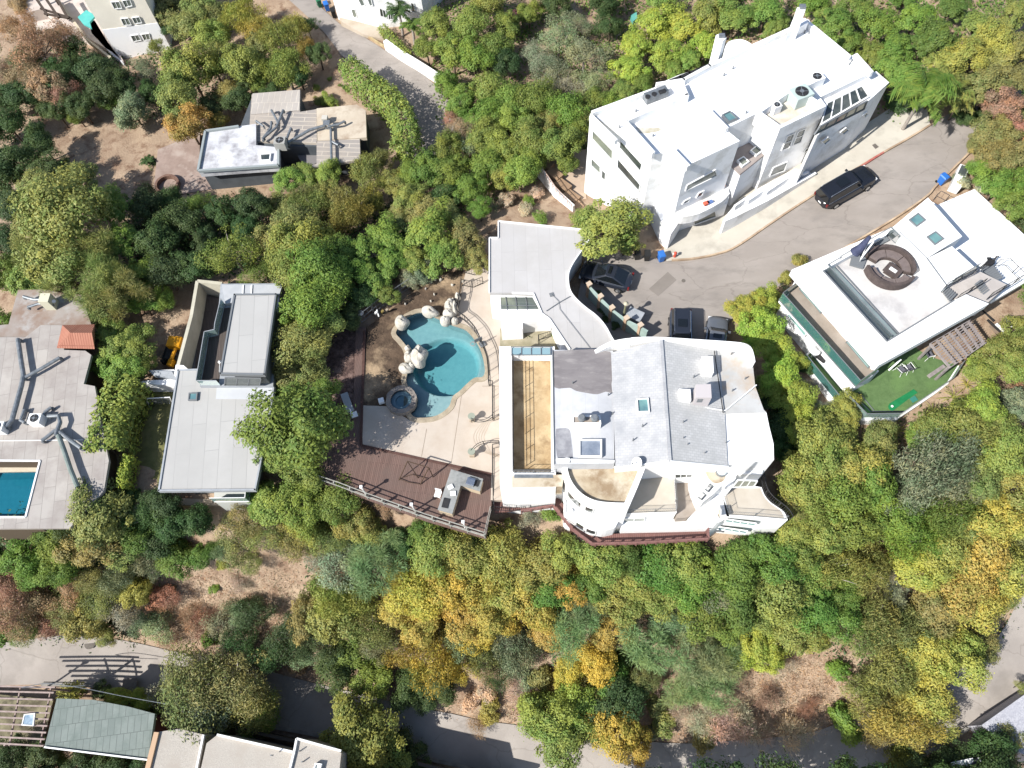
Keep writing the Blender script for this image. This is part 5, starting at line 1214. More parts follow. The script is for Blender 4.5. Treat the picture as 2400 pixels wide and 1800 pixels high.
# ================================================================== BOTTOM LEFT HOUSE WITH PANEL ROOF
bl = thing('green_panel_roof_house', 'house with a green grey panel roof below the lower lane', 'house', P(240, 1700, -16))
M_gpan = brick('green_grey_panels', alb(156,166,160), alb(144,154,149), alb(110,118,113), .55, 1.3, rot=math.radians(-8), ms=.025, rough=.8, stain=alb(130,142,136), sscale=.8)
GP = [(133,1637),(217,1640),(300,1656),(363,1673),(347,1781),(225,1766),(104,1751)]
slab('roof', GP, -10.5, -10.9, M_gpan, bl)
mb = MB(); mb.prism(inset(PP(GP,-10.9),.3), -17.5); mb.build('house_wall', mat('dark_red_wall', alb(120,70,66), rough=.9), bl)
mb = MB(); rr=random.Random(3)
for k in range(0):
    x,y = 140+rr.random()*200, 1650+rr.random()*110
    for j in range(4): mb.bar(P(x,y+j*3,-10.47),P(x+rr.choice((9,14,18)),y+j*3+2,-10.47),.03,.03)

mb = MB(); L=[P(a,b,-10.4) for a,b in ((104,1751),(225,1766),(347,1781))]; mb.bar(L[0],L[2],.12,.12); mb.build('gutter', M_trim, bl)
pb = thing('lane_pergola', 'open timber pergola of long grey beams at the bottom left edge', 'pergola', P(50,1690,-16))
M_beam = mat('grey_pink_beam', alb(200,180,172), alb(176,156,148), 3,.85)
mb = MB()
for i,y in enumerate((1610,1622,1638,1653,1668,1682,1697,1712,1727,1742)): mb.bar(P(-60,y-3,-11),P(130-i*3.0,y+1+i*.6,-11),.13,.18)
split_build(mb,'beam',M_beam,pb)
mb = MB()
for x in (48,120): mb.bar(P(x,1612,-11.2),P(x-26,1748,-11.2),.1,.14)
split_build(mb,'cross_beam',M_beam,pb)
mb = MB()
for a,b in ((120,1614),(94,1746),(10,1746)): p=P(a,b,-11.2); mb.box((p.x,p.y,-17),.16,.16,5.8)
split_build(mb,'post',M_beam,pb)
pl = thing('solar_panel','small blue glass skylight panel lying across the pergola beams','skylight',P(66,1686,-10.9)); mb=MB(); L=PP([(56,1674),(82,1671),(78,1702),(50,1700)],-10.7); mb.prism(L,-10.85,holes=[inset(L,.08)]); mb.build('frame',M_trim,pl); mb=MB(); mb.poly([Vector((p.x,p.y,-10.74)) for p in inset(L,.07)]); mb.build('pane',mat('blue_glass',(.2,.28,.36),(.4,.48,.55),1.5,.1),pl); pl.name='roof_glass_panel'
slab('under_floor', [(-80,1620),(125,1640),(90,1790),(-80,1790)], -15.4, -17.5, mat('mossy_yard', alb(168,160,128), alb(120,112,90), .9,.95,c3=alb(60,56,48),s3=.5), bl)
gv = thing('gravel_roof_house', 'house with pale gravel roofs at the bottom edge below the lower lane', 'house', P(520,1780,-16))
M_grav = mat('pale_gravel_roof', alb(222,214,202), alb(196,188,178), 12, .95, .4, bscale=30, c3=alb(204,194,182), s3=.7)
M_peach = mat('peach_trim', alb(226,190,156), rough=.85)
zg=-9.0
slab('roof', [(368,1716),(420,1708),(478,1722),(456,1830),(340,1830),(345,1790)], zg-.6, -17, M_grav, gv)
slab('roof', [(484,1742),(510,1722),(600,1743),(690,1763),(660,1850),(460,1850)], zg, -17, M_grav, gv)
slab('roof', [(690,1763),(696,1731),(768,1748),(800,1765),(790,1850),(668,1850)], zg+.5, -17, M_grav, gv)
mb = MB()
for q,z in (([(368,1716),(340,1830)],zg-.5),): L=PP(q,z); mb.bar(L[0],L[1],.4,.25)
mb.build('roof_trim', M_peach, gv)
mb = MB()
for q,z in (([(478,1722),(456,1830)],zg-.4),([(510,1722),(690,1763)],zg+.1),([(690,1763),(696,1731),(800,1760)],zg+.6),([(690,1763),(668,1850)],zg+.6)):
    L=PP(q,z)
    for i in range(len(L)-1): mb.bar(L[i],L[i+1],.16,.3)
mb.build('roof_edge', M_trim, gv)
sk=skylight([(738,1788),(754,1790),(748,1815),(732,1812)], zg+.5, .4, M_trim, mat('milky_skylight', alb(240,248,236), rough=.3), gv)
vm=MB()
for a,b in ((705,1760),(712,1785),(640,1770)): vm.cyl(P(a,b,zg+.4),.05,.6,8)
split_build(vm,'vent_pipe',M_metal,gv)
# retaining wall whose shadow lies across the lane
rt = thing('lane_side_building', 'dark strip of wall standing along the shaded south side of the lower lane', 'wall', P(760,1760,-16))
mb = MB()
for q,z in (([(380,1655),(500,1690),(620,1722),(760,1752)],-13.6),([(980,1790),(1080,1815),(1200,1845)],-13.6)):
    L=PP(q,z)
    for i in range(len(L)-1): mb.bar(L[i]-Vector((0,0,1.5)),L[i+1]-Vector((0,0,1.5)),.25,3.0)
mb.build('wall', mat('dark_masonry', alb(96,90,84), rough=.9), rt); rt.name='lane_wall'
# unseen block added below the frame to throw the lane into shade
nb = thing('added_shade_house','unseen plain house added below the frame to shade the lower lane','house',P(900,1900,-16))
mb = MB(); mb.prism([P(760,1805,-9.2),P(880,1838,-9.2),P(1010,1872,-9.2),P(1000,2050,-9.2),P(740,2050,-9.2)], -17); mb.build('building_wall', M_peach, nb)
# bottom right corner roofs
br = thing('gravel_corner_roof','white speckled gravel roof in the bottom right corner','building',P(2360,1700,-12))
slab('roof', [(2300,1700),(2440,1600),(2520,1700),(2480,1800),(2380,1760),(2340,1730)], -12.5, -17, mat('white_gravel_roof', alb(226,226,232), alb(190,190,200), 9,.95,.3,c3=alb(205,205,214),s3=.5), br)
br2 = thing('grey_corner_roof','grey pitched roof corner with white edge at the bottom right','building',P(2290,1800,-13))
mb = MB(); a_,b_2,c_2 = P(2292,1776,-11.5),P(2350,1840,-12),P(2230,1840,-12); mb.poly([a_,c_2,b_2]); mb.add([a_,b_2,c_2]+[up(v,-17) for v in (a_,b_2,c_2)],[(0,1,4,3),(1,2,5,4),(2,0,3,5)]); mb.build('roof',mat('slate_grey_roof',alb(80,82,92),rough=.8),br2)
mb=MB(); mb.bar(a_,b_2,.12,.12); mb.bar(P(2232,1795,-11.8),P(2282,1784,-11.8),.5,.1); mb.build('roof_edge',M_trim,br2)
# small peeks through the crowns in the middle top
tk = MB(); tk.prism([G(1478,35,.6),G(1492,28,.6),G(1494,42,.6),G(1484,50,.6)], -6); tag(tk.build('teal_canopy', mat('teal_cloth',alb(110,190,180),rough=.8)),'small teal canopy glimpsed between the trees behind the apartments','canopy')
# ================================================================== CARS
M_black = mat('black_car_paint', (.012,.014,.02), rough=.22, spec=.6)
M_bluebk = mat('dark_navy_paint', (.02,.024,.035), rough=.22, spec=.6)
M_grcar = mat('grey_car_paint', (.1,.11,.13), rough=.25, spec=.6)
M_cglass = mat('car_glass', (.008,.01,.012), rough=.06, spec=.8)
M_chrome = mat('chrome', (.6,.62,.64), rough=.2, metal=.9)
M_lampw = mat('headlight_lens', (.7,.72,.74), rough=.1); M_lampr = mat('tail_light_lens', (.16,.015,.015), rough=.2)
def car(label, p0, p1, W=1.95, Hh=1.75, hood=.95, belt=1.05, xs=(.23,-.05,-.8,-.97), m=M_black, rails=True, glassroof=False, zoff=0.0, plate=True):
    """p0 rear, p1 front: world points on the ground; xs: windscreen base / roof front / roof rear / rear glass base as fractions of half length"""
    p0, p1 = Vector(p0), Vector(p1); d = p1 - p0; L = d.length; rz = math.atan2(d.y, d.x); pitch = math.atan2(d.z, Vector((d.x,d.y,0)).length)
    t = thing('parked_car', label, 'car', (p0+p1)/2 + Vector((0,0,zoff)), rz); t.rotation_euler = (0, -pitch, rz); o = Vector(worigin(t))
    hl = L/2; N = 22
    def hw(u):                                   # half width along the car
        k = W/2*(1 - .10*abs(u)**3); 
        e = max(0, abs(u)-.86)/.14; return k*(1-.28*e*e)
    def ztop(u):
        if u > xs[0]: 
            q=(u-xs[0])/(1-xs[0]); return belt-(belt-hood)*min(1,q*1.6) - .28*max(0,q-.75)/.25*.9
        if u < xs[3]: q=(xs[3]-u)/(1+xs[3]+1e-6); return belt-.12*q
        return belt
    rings=[]
    for i in range(N+1):
        u=-1+2*i/N; x=u*hl; w_=hw(u); z1=ztop(u); zb=.32 + (.1 if abs(u)>.9 else 0)
        rings.append([o+Vector(v) for v in ((x,-w_*.86,zb),(x,-w_,zb+.18),(x,-w_*1.0,z1-.3),(x,-w_*.96,z1-.08),(x,-w_*.84,z1),(x,-w_*.45,z1+.035),(x,0,z1+.045),(x,w_*.45,z1+.035),(x,w_*.84,z1),(x,w_*.96,z1-.08),(x,w_,z1-.3),(x,w_,zb+.18),(x,w_*.86,zb))])
    mb=MB(); K=13
    base=[v for r in rings for v in r]; fs=[]
    for i in range(N):
        for k in range(K-1): q=i*K+k; fs.append((q,q+K,q+K+1,q+1))
        fs.append((i*K+K-1,(i+1)*K+K-1,(i+1)*K,i*K))
    fs.append(tuple(range(K))); fs.append(tuple(N*K+k for k in range(K))[::-1])
    mb.add(base,fs); body=mb.build('body',m,t,smooth=True)
    # greenhouse
    xb0,xr0,xr1,xb1=[q*hl for q in xs]; wb=W/2*.86; wr=W/2*.70
    zB=belt-.02; zR=Hh
    B=[Vector(v) for v in ((xb0,-wb*.78,zB),(xb0-.18,-wb,zB),(xb1+.1,-wb,zB),(xb1,-wb*.85,zB),(xb1,wb*.85,zB),(xb1+.1,wb,zB),(xb0-.18,wb,zB),(xb0,wb*.78,zB))]
    Rf=[Vector(v) for v in ((xr0,-wr*.85,zR-.05),(xr0-.15,-wr,zR-.06),(xr1+.15,-wr,zR-.07),(xr1,-wr*.88,zR-.06),(xr1,wr*.88,zR-.06),(xr1+.15,wr,zR-.07),(xr0-.15,wr,zR-.06),(xr0,wr*.85,zR-.05))]
    B=[o+v for v in B]; Rf=[o+v for v in Rf]
    for nm,ids in (('windscreen',[(7,0)]),('rear_window',[(3,4)]),('side_window',[(1,2)]),('side_window',[(5,6)])):
        mb=MB()
        for a,b in ids: mb.quad(B[a],B[b],Rf[b],Rf[a])
        mb.build(nm,M_cglass,t)
    mb=MB()
    for a,b in ((0,1),(2,3),(4,5),(6,7)): mb.quad(B[a],B[b],Rf[b],Rf[a])
    cr=o+Vector(((xr0+xr1)/2,0,zR+.03)); 
    mid=[o+Vector((xr0-.25,0,zR+.01)),o+Vector((xr1+.25,0,zR))]
    mb.poly(Rf); mb.build('pillars',m,t)
    mb=MB(); ins=[v.lerp(o+Vector(((xr0+xr1)/2,0,zR)),.08)+Vector((0,0,.03)) for v in Rf]; mb.poly(ins)
    for i in range(8): mb.quad(Rf[i],Rf[(i+1)%8],ins[(i+1)%8],ins[i])
    mb.build('roof',M_cglass if glassroof else m,t)
    if not glassroof:
        mb=MB(); c_=o+Vector((xr0*.6+xr1*.4,0,zR+.036)); mb.box(c_,abs(xr0-xr1)*.3,wr*1.1,.006); mb.build('sunroof',M_cglass,t)
    if rails:
        for s in (-1,1):
            mb=MB(); mb.tube([o+Vector((xr0-.2,s*wr*.93,zR-.02)),o+Vector((xr0-.35,s*wr*.93,zR+.07)),o+Vector((xr1+.35,s*wr*.93,zR+.07)),o+Vector((xr1+.2,s*wr*.93,zR-.02))],.025,6); mb.build('roof_rail',M_chrome,t)
    for s in (-1,1):
        mb=MB(); mb.box(o+Vector((xb0-.3,s*(W/2+.1),belt-.08)),.16,.22,.16); mb.build('wing_mirror',m,t)
        mb=MB(); mb.bar(o+Vector((xb1+.15,s*(wb+.01),zB+.01)),o+Vector((xb0-.2,s*(wb+.01),zB+.01)),.03,.03); mb.build('window_trim',M_chrome,t)
        mb=MB(); mb.box(o+Vector((hl*.94,s*W*.36,hood-.42)),.2,.34,.16); mb.build('headlight',M_lampw,t)
        mb=MB(); mb.box(o+Vector((-hl*.965,s*W*.40,belt-.38)),.14,.16,.34); mb.build('tail_light',M_lampr,t)
        for x in (hl*.62,-hl*.60):
            mb=MB(); c=o+Vector((x,s*(W/2-.12),.36)); mb.tube([c-Vector((0,.13,0)),c+Vector((0,.13,0))],.36,22); wh=mb.build('wheel',M_rubber,t,smooth=True)
            mb=MB(); mb.tube([c+Vector((0,s*.132,0)),c+Vector((0,s*.145,0))],.23,18); 
            mb.build('rim',M_chrome,wh)
            mb=MB(); 
    if plate: mb=MB(); mb.box(o+Vector((-hl-.005,0,.62)),.03,.34,.16); mb.build('number_plate',M_trim,t)
    return t
car('black full size sport utility vehicle parked along the sunny kerb', G(1917,484,.12), G(2036,416,.12), W=2.05, Hh=1.92, hood=1.15, belt=1.22, xs=(.42,.28,-.93,-.99))
car('black rounded crossover car parked beside the wavy garage roof', P(1478,672,.12), P(1362,640,.12), W=2.0, Hh=1.68, hood=.9, belt=1.02, xs=(.45,.02,-.35,-.85), m=M_bluebk, rails=False, glassroof=False)
car('dark navy sport utility vehicle with silver roof rails parked at the white house', P(1592,738,.12), P(1592,850,.12), W=1.98, Hh=1.75, hood=1.0, belt=1.1, xs=(.4,.2,-.85,-.97), m=M_bluebk)
car('dark grey compact car parked right of the rail topped vehicle', P(1668,850,.12), P(1680,752,.12), W=1.8, Hh=1.5, hood=.85, belt=.95, xs=(.42,.1,-.5,-.8), m=M_grcar, rails=False)
wv = thing('white_van_corner','white vehicle partly hidden by the grey bush across the street','van',G(2240,420,.1),.5); o_=worigin(wv)
mb=MB(); ca_=Vector((math.cos(.55),math.sin(.55),0)); mb.bar(G(2216,434,.6),G(2266,402,.6),.8,.9); mb.build('body',M_trim,wv); mb=MB(); mb.bar(G(2248,408,1.1),G(2268,396,1.1),.6,.2); mb.build('roof',M_glass,wv)
# ================================================================== BINS, LAMPS, HYDRANT
def bin_(px,py,m,label,name='wheelie_bin',rz=.3,z=None):
    p = G(px,py,.12) if z is None else P(px,py,z); t=thing('wheelie_bin',label,'bin',p,rz,group='wheelie bins'); o=worigin(t)
    mb=MB(); a=[(-.26,-.3),(.26,-.3),(.26,.3),(-.26,.3)]; vs=[o+Vector((x*.8,y*.8,.06)) for x,y in a]+[o+Vector((x,y,.95)) for x,y in a]; mb.add(vs,[(0,1,5,4),(1,2,6,5),(2,3,7,6),(3,0,4,7),(3,2,1,0),(4,5,6,7)]); mb.build('bin_body',m,t)
    mb=MB(); mb.add([o+Vector(v) for v in((-.29,-.34,.96),(.29,-.34,.96),(.29,.34,1.0),(-.29,.34,1.0),(-.22,-.26,1.05),(.22,-.26,1.05),(.22,.28,1.08),(-.22,.28,1.08))],[(4,5,6,7),(0,1,5,4),(1,2,6,5),(2,3,7,6),(3,0,4,7)]); mb.build('lid',m,t)
    for s in(-.2,.2):
        mb=MB(); c=o+Vector((s,.3,.12)); mb.tube([c-Vector((.03,0,0)),c+Vector((.03,0,0))],.12,12); mb.build('wheel',M_rubber,t)
    mb=MB(); mb.tube([o+Vector((-.2,.36,.98)),o+Vector((.2,.36,.98))],.02,6); mb.build('handle',m,t); return t
M_blueb=mat('blue_bin_plastic',(.03,.14,.45),rough=.4); M_blkb=mat('black_bin_plastic',(.02,.02,.02),rough=.4); M_grnb=mat('green_bin_plastic',(.03,.16,.08),rough=.4)
bin_(1548,610,M_blueb,'bright blue wheelie bin at the kerb corner of the cul-de-sac')
bin_(1515,608,M_blkb,'black wheelie bin next to the blue one by the kerb corner',rz=0)
bin_(1492,605,M_blkb,'black wheelie bin half hidden under the round kerbside tree',rz=.1)
bin_(768,24,M_blueb,'blue wheelie bin at the top by the white lane building',rz=.4)
bin_(750,15,M_grnb,'green wheelie bin at the top by the white lane building',rz=.5)
bin_(784,40,M_blkb,'black wheelie bin at the top by the white lane building',rz=.4)
bin_(2203,430,M_blueb,'blue wheelie bin beside the white vehicle across the street',rz=.6)
hy=thing('fire_hydrant','small red and white fire hydrant at the edge of the cream sidewalk','fire hydrant',G(1581,601,.3)); o=worigin(hy); mb=MB(); mb.cyl(o,.13,.55,14); mb.cyl(o+Vector((0,0,.55)),.15,.14,14,.05); mb.build('barrel',mat('red_hydrant',(.5,.08,.05),rough=.5),hy); mb=MB(); mb.tube([o+Vector((-.22,0,.4)),o+Vector((.22,0,.4))],.06,10); mb.build('outlet',M_trim,hy)
def lamp(base,top,label,z=0,hh=5.0,r=.06,m=M_metal,head=.2):
    p=P(*base,z); t=thing('street_lamp',label,'street lamp',p); q=Vector((p.x,p.y,z+hh)); mb=MB(); mb.tube([p,q],r*1.4,10,r); mb.build('pole',m,t)
    mb=MB(); mb.tube([q,q+Vector((0,0,.15)),q+Vector((0,0,.35))],head*.5,14,head); mb.tube([q+Vector((0,0,.35)),q+Vector((0,0,.5))],head,14,.06); mb.build('lantern',mat('lantern_cream',alb(214,206,180),rough=.5),t); return t
lamp((1460,750),None,'ornate cream street lamp beside the pillared gate wall',0,2.4,.09,mat('olive_post',alb(150,150,120),rough=.6),.22)
def slamp(base,hh,label,z):
    return lamp(base,None,label,z,hh,.07,M_greyf,.24)
slamp((60,1640),5.2,'street lamp with round white head above the pergola beams',-16)
# ================================================================== PILLARED GATE WALL BY THE CARS
gw=thing('pillared_wall','pale green wall with five peach pillars curving between garage and driveway','wall',P(1400,740,0))
pil=[(1378,690),(1404,718),(1430,744),(1463,768),(1495,784)]
mb=MB(); pw_=[P(a,b+6,0) for a,b in pil]+[P(1512,800,0)]
for i in range(len(pw_)-1): mb.bar(pw_[i]+Vector((0,0,.8)),pw_[i+1]+Vector((0,0,.8)),.2,1.9)
mb.build('wall',mat('pale_green_render',alb(192,214,206),alb(178,200,192),1,.85),gw)
for i,p in enumerate(pw_[:-1]):
    mb=MB(); mb.box(p+Vector((0,0,-.3)),.32,.32,2.4,.6); pc=mb.build('pillar',mat('peach_pillar',alb(222,190,162),alb(202,170,142),2,.85) ,gw); mb=MB(); mb.box(p+Vector((0,0,2.1)),.42,.42,.1,.6); mb.build('cap',mat('peach_cap',alb(232,210,186),rough=.8),pc)
mb=MB(); mb.prism(PP([(1365,700),(1400,690),(1460,745),(1500,790),(1520,830),(1440,830),(1425,780),(1395,745),(1345,708)],.03),-.2); struct(mb.build('planting_bed',mat('entry_bed',alb(150,128,104),alb(100,86,70),2,.95,.4)))
eb=thing('utility_cabinet','grey utility cabinet beside the cream street lamp','utility cabinet',P(1483,748,0)); mb=MB(); mb.box(P(1485,752,0),1.25,.9,1.1,-.5); mb.build('cabinet',mat('grey_blue_cabinet',alb(170,176,186),rough=.6),eb); mb=MB(); mb.box(P(1485,752,0)+Vector((0,0,1.1)),1.35,1.0,.06,-.5); mb.build('lid',M_mtrim,eb)
# ================================================================== POOL BOULDERS
M_boul=mat('cream_boulder',alb(236,231,220),alb(218,211,197),1.6,.85,.35,bscale=5,detail=9,c3=alb(204,196,180),s3=1.2)
def boulder(px,py,rx,ry,label,hz=.7,z=0,rot=0,seed=1,grp='cream boulders round the pool'):
    c=P(px,py,z+hz*.5); s=29.0; rr=random.Random(seed*7+1); mb=MB(); nu,nv=22,12; R1,R2=rx/s,ry/s
    ph=[(rr.uniform(0,6.28),rr.uniform(.03,.07),rr.randint(2,4)) for _ in range(4)]
    def pt(u,v):
        x,y,zz=math.cos(u)*math.cos(v),math.sin(u)*math.cos(v),math.sin(v)
        k=1+sum(a*math.sin(n*u+p+3*v) for p,a,n in ph)
        X,Y=x*R1*k,y*R2*k; return c+Vector((X*math.cos(rot)-Y*math.sin(rot),X*math.sin(rot)+Y*math.cos(rot),(abs(zz)**.8*(1 if zz>0 else -1))*hz*k))
    for j in range(nv):
        for i in range(nu):
            u0,u1=2*math.pi*i/nu,2*math.pi*(i+1)/nu; v0,v1=-math.pi/2+math.pi*j/nv,-math.pi/2+math.pi*(j+1)/nv
            mb.quad(pt(u0,v0),pt(u1,v0),pt(u1,v1),pt(u0,v1))
    tag(mb.build('boulder',M_boul,smooth=True),label,'boulder',grp)
for i,b in enumerate([(942,757,18,17,'round cream boulder at the upper left curve of the pool',.75),(1009,732,21,13,'long oval cream boulder at the top of the pool',.6,0,-.3),
 (983,836,19,28,'largest domed boulder overhanging the left side of the pool',.95),(960,838,14,15,'medium boulder pressed against the left of the largest domed one',.7),(951,864,18,13,'flattish boulder lowest of the left cluster by the pool',.5,0,-.3),(956,818,8,8,'small rock tucked above the left boulder cluster',.5),(965,858,8,8,'small rock wedged below the largest domed boulder',.45),
 (1044,753,13,13,'pale boulder at the inner corner of the upper right pool edge',.6),(1052,737,15,15,'boulder in the middle of the upper right cluster',.65),(1055,718,14,17,'tall boulder at the back of the upper right cluster',.75),(1067,725,7,18,'narrow standing boulder against the curved railing',.8),(1066,753,9,10,'low boulder under the bend of the curved railing',.4),
 (1073,697,7,12,'small white rock at the top end of the curved railing',.5),(1062,702,4,4,'tiny white pebble rock left of the railing top',.2)]):
    px,py,rx,ry,lb,hz=b[:6]; boulder(px,py,rx,ry,lb,hz,0,b[7] if len(b)>7 else 0,i)
for i,(x,y,r,lb) in enumerate([(1008,660,7,'largest pale stone at the top edge of the soil yard'),(1033,656,5,'pale stone right of the largest one at the top of the soil yard'),(1020,655,4,'small pale stone between the two larger ones atop the soil yard'),(984,664,3,'small pale stone left of the largest one atop the soil yard'),(998,677,3,'tiny pale stone just below the largest one on the soil'),(1018,690,3,'tiny pale stone lower right of the largest one on the soil'),(1060,668,4,'small pale stone left of the short iron gate fence'),(1085,660,4,'small pale stone between the two iron gate fences'),(950,712,3,'tiny pale stone beside the diagonal wire fence'),(1010,706,3,'tiny pale stone just above the long oval boulder')]):
    boulder(x,y,r,r*.7,lb,.18,-.05,i,i+40,'pale stones on the soil above the pool')
# ================================================================== FENCES AND RAILINGS ROUND THE TERRACE
cr=sm2([(1083,668),(1080,700),(1073,738),(1092,755),(1115,780),(1128,806),(1140,835),(1145,870),(1147,905)],4)
fence('iron_fence','black iron fence curving between the pool and the white house','fence',[P(a,b,0) for a,b in cr],1.1,M_dark,step=.6,rails=(.1,.85,1.0),r=.022,pr=.03,post=1.4)
fence('iron_fence','short black iron gate fence at the top corner of the pool terrace','fence',[P(1088,640,0),P(1112,646,0),P(1136,638,0)],1.1,M_dark,step=.2,rails=(.1,1.0),pr=.03)
fence('iron_fence','black iron gate fence closing the top of the curved pool fence','fence',[P(1083,670,0),P(1108,675,0),P(1132,665,0)],1.1,M_dark,step=.2,rails=(.1,1.0),pr=.03)
fence('iron_fence','straight black iron fence along the house above the stair opening','fence',[P(1146,903,0),P(1156,905,0),P(1156,988,0),P(1172,982,0)],1.1,M_dark,step=.6,rails=(.1,.85,1.0),r=.022)
fence('iron_fence','straight black iron fence along the house below the stair opening','fence',[P(1172,1048,0),P(1156,1052,0),P(1156,1112,0),P(1158,1190,-.2)],1.1,M_dark,step=.5,rails=(.1,.85,1.0),r=.022)
railp=[P(a,b,0) for a,b in sm2([(1106,990),(1120,994),(1140,992),(1155,982)],3)]
fence('curved_handrail','curved black handrail at the upper side of the round patio steps','handrail',railp,.9,M_dark,step=0,rails=(.5,1.0))
fence('curved_handrail','curved black handrail at the lower side of the round patio steps','handrail',[P(a,b,0) for a,b in sm2([(1106,1064),(1120,1050),(1140,1043),(1170,1042)],3)],.9,M_dark,step=0,rails=(.5,1.0))
for px,py,l in ((1107,985,'stone urn at the upper end of the round patio steps'),(1107,1067,'stone urn at the lower end of the round patio steps')):
    u=thing('garden_urn',l,'urn',P(px,py,0),group='stone urns'); o=worigin(u); mb=MB(); mb.box(o,.4,.4,.35); mb.build('plinth',M_conc,u); mb=MB(); mb.tube([o+Vector((0,0,.35)),o+Vector((0,0,.5)),o+Vector((0,0,.8)),o+Vector((0,0,.9))],.1,14,.3); mb.build('bowl',mat('grey_green_stone',alb(170,176,160),rough=.8),u)
mb=MB()
for k in range(5):
    for q in [sm2([(1172,975-k*0),(1140-k*5,985),(1118-k*3,1005),(1110-k*3,1025),(1118-k*3,1045),(1140-k*5,1062),(1172,1072)],3)]:
        L=[P(a+k*9,b,.012) for a,b in q]
        for i in range(len(L)-1): mb.bar(L[i],L[i+1],.025,.014)
struct(mb.build('step_line', mat('step_nosing',alb(206,188,166),rough=.9)))
# deck rail
dr=[(752,1124),(800,1140),(865,1165),(1000,1213),(1137,1256)]
M_wrail=mat('weathered_white_rail',alb(196,196,186),alb(170,168,158),4,.7)
mb=MB(); L=[P(a,b,0) for a,b in dr]
df=thing('deck_fence','long weathered white railing with lamp posts along the outer deck edge','fence',L[0])
for z,w_ in ((1.05,.07),(.15,.05)): 
    for i in range(len(L)-1): mb.bar(L[i]+Vector((0,0,z)),L[i+1]+Vector((0,0,z)),w_,.05)
mb2=[q+Vector((0,-.25,0)) for q in L]
for i in range(len(L)-1): mb.bar(mb2[i]+Vector((0,0,.9)),mb2[i+1]+Vector((0,0,.9)),.06,.05)
mb.build('rails',M_wrail,df); mb=MB()
for p in resample(L,11): mb.box(p+Vector((0,-.1,0)),.08,.2,1.05)
split_build(mb,'post',M_wrail,df)
for a,b in ((857,1157),(972,1197),(1090,1237)):
    mb=MB(); p=P(a,b,0); mb.box(p,.1,.1,1.6); mb.box(p+Vector((0,0,1.6)),.22,.22,.22); mb.build('lamp_post',M_trim,df)
fence('deck_end_rail','short white railing at the right end of the wood deck','fence',[P(1137,1258,0),P(1151,1196,0)],1.05,M_wrail,step=.5,rails=(.1,.9,1.0))
fence('bridge_rail','black lattice railing of the little wood bridge beside the deck','fence',[P(1158,1196,-.4),P(1205,1198,-.6),P(1232,1196,-.7)],1.0,M_dark,step=.14)
fence('yard_fence','dark wire fence running diagonally under the trees above the soil yard','fence',[P(848,756,0),P(900,715,0),P(970,668,0)],1.3,M_greyf,step=.4,rails=(.05,.5,1.0))
# A-frame swing on the deck
sw_=thing('swing_frame','brown a-frame garden swing frame standing empty on the wood deck','swing frame',P(970,1110,0)); M_sw=mat('brown_bar',alb(96,76,62),rough=.7)
A=[P(955,1081,1.7),P(1005,1096,1.7)]
for nm,a,b in (('leg',P(935,1125,0),A[0]),('leg',P(980,1120,0),A[0]),('leg',P(985,1135,0),A[1]),('leg',P(1015,1118,0),A[1])):
    mb=MB(); mb.bar(a,b,.07); mb.build(nm,M_sw,sw_)
mb=MB(); mb.bar(*A,.07); mb.build('top_beam',M_sw,sw_)
mb=MB(); L=[P(a,b,.12) for a,b in ((935,1122),(955,1130),(985,1135),(1000,1122),(965,1112),(935,1122))]; mb.tube(L,.03,6); mb.build('seat_frame',M_sw,sw_)
# BBQ island
bq=thing('outdoor_kitchen','stone topped l-shaped outdoor kitchen counter on the wood deck','outdoor kitchen',P(1070,1150,0))
Lp=[(1058,1101),(1131,1123),(1124,1150),(1101,1143),(1079,1136),(1059,1203),(1027,1194)]
mb=MB(); mb.prism(PP(Lp,1.0),-.02,zt=.93); mb.build('counter_base',mat('cream_counter',alb(226,206,176),rough=.85),bq)
mb=MB(); mb.prism(inset([Vector((p.x,p.y,1.0)) for p in PP(Lp,1.0)],-.04),.93); mb.build('countertop',mat('grey_stone_top',alb(172,174,172),alb(150,152,150),3,.4,c3=alb(190,190,186)),bq)
mb=MB(); mb.bar(P(1094,1127,1.1),P(1112,1132,1.1),.62,.22); mb.bar(P(1094,1127,1.25),P(1112,1132,1.25),.45,.12); gr_=mb.build('grill',M_chrome,bq)
mb=MB(); mb.bar(P(1114,1131,1.06),P(1122,1134,1.06),.5,.1); mb.build('burner',M_dark,gr_)
mb=MB(); mb.bar(P(1048,1168,1.03),P(1042,1190,1.03),.5,.06); mb.build('sink',M_dark,bq)
for nm,a,b in (('white pizza box on the corner of the outdoor kitchen counter',1056,1142),('white open box in the middle of the outdoor kitchen counter',1062,1157)):
    mb=MB(); mb.box(P(a,b,1.02),.42,.36,.1,.5 if a<1060 else .1); tag(mb.build('white_box',M_trim),nm,'box')
wc=thing('white_chair','white slatted chair standing left of the outdoor kitchen','chair',P(1028,1162,0),-.25); o=worigin(wc)
mb=MB(); mb.box(o+Vector((0,0,.42)),.5,.5,.05); mb.build('seat',M_trim,wc); mb=MB(); mb.box(o+Vector((-.02,.27,.42)),.5,.05,.5); mb.build('backrest',M_trim,wc)
mb=MB()
for x in(-.21,.21):
    for y in(-.21,.21): mb.box(o+Vector((x,y,0)),.05,.05,.42)
split_build(mb,'leg',M_trim,wc)
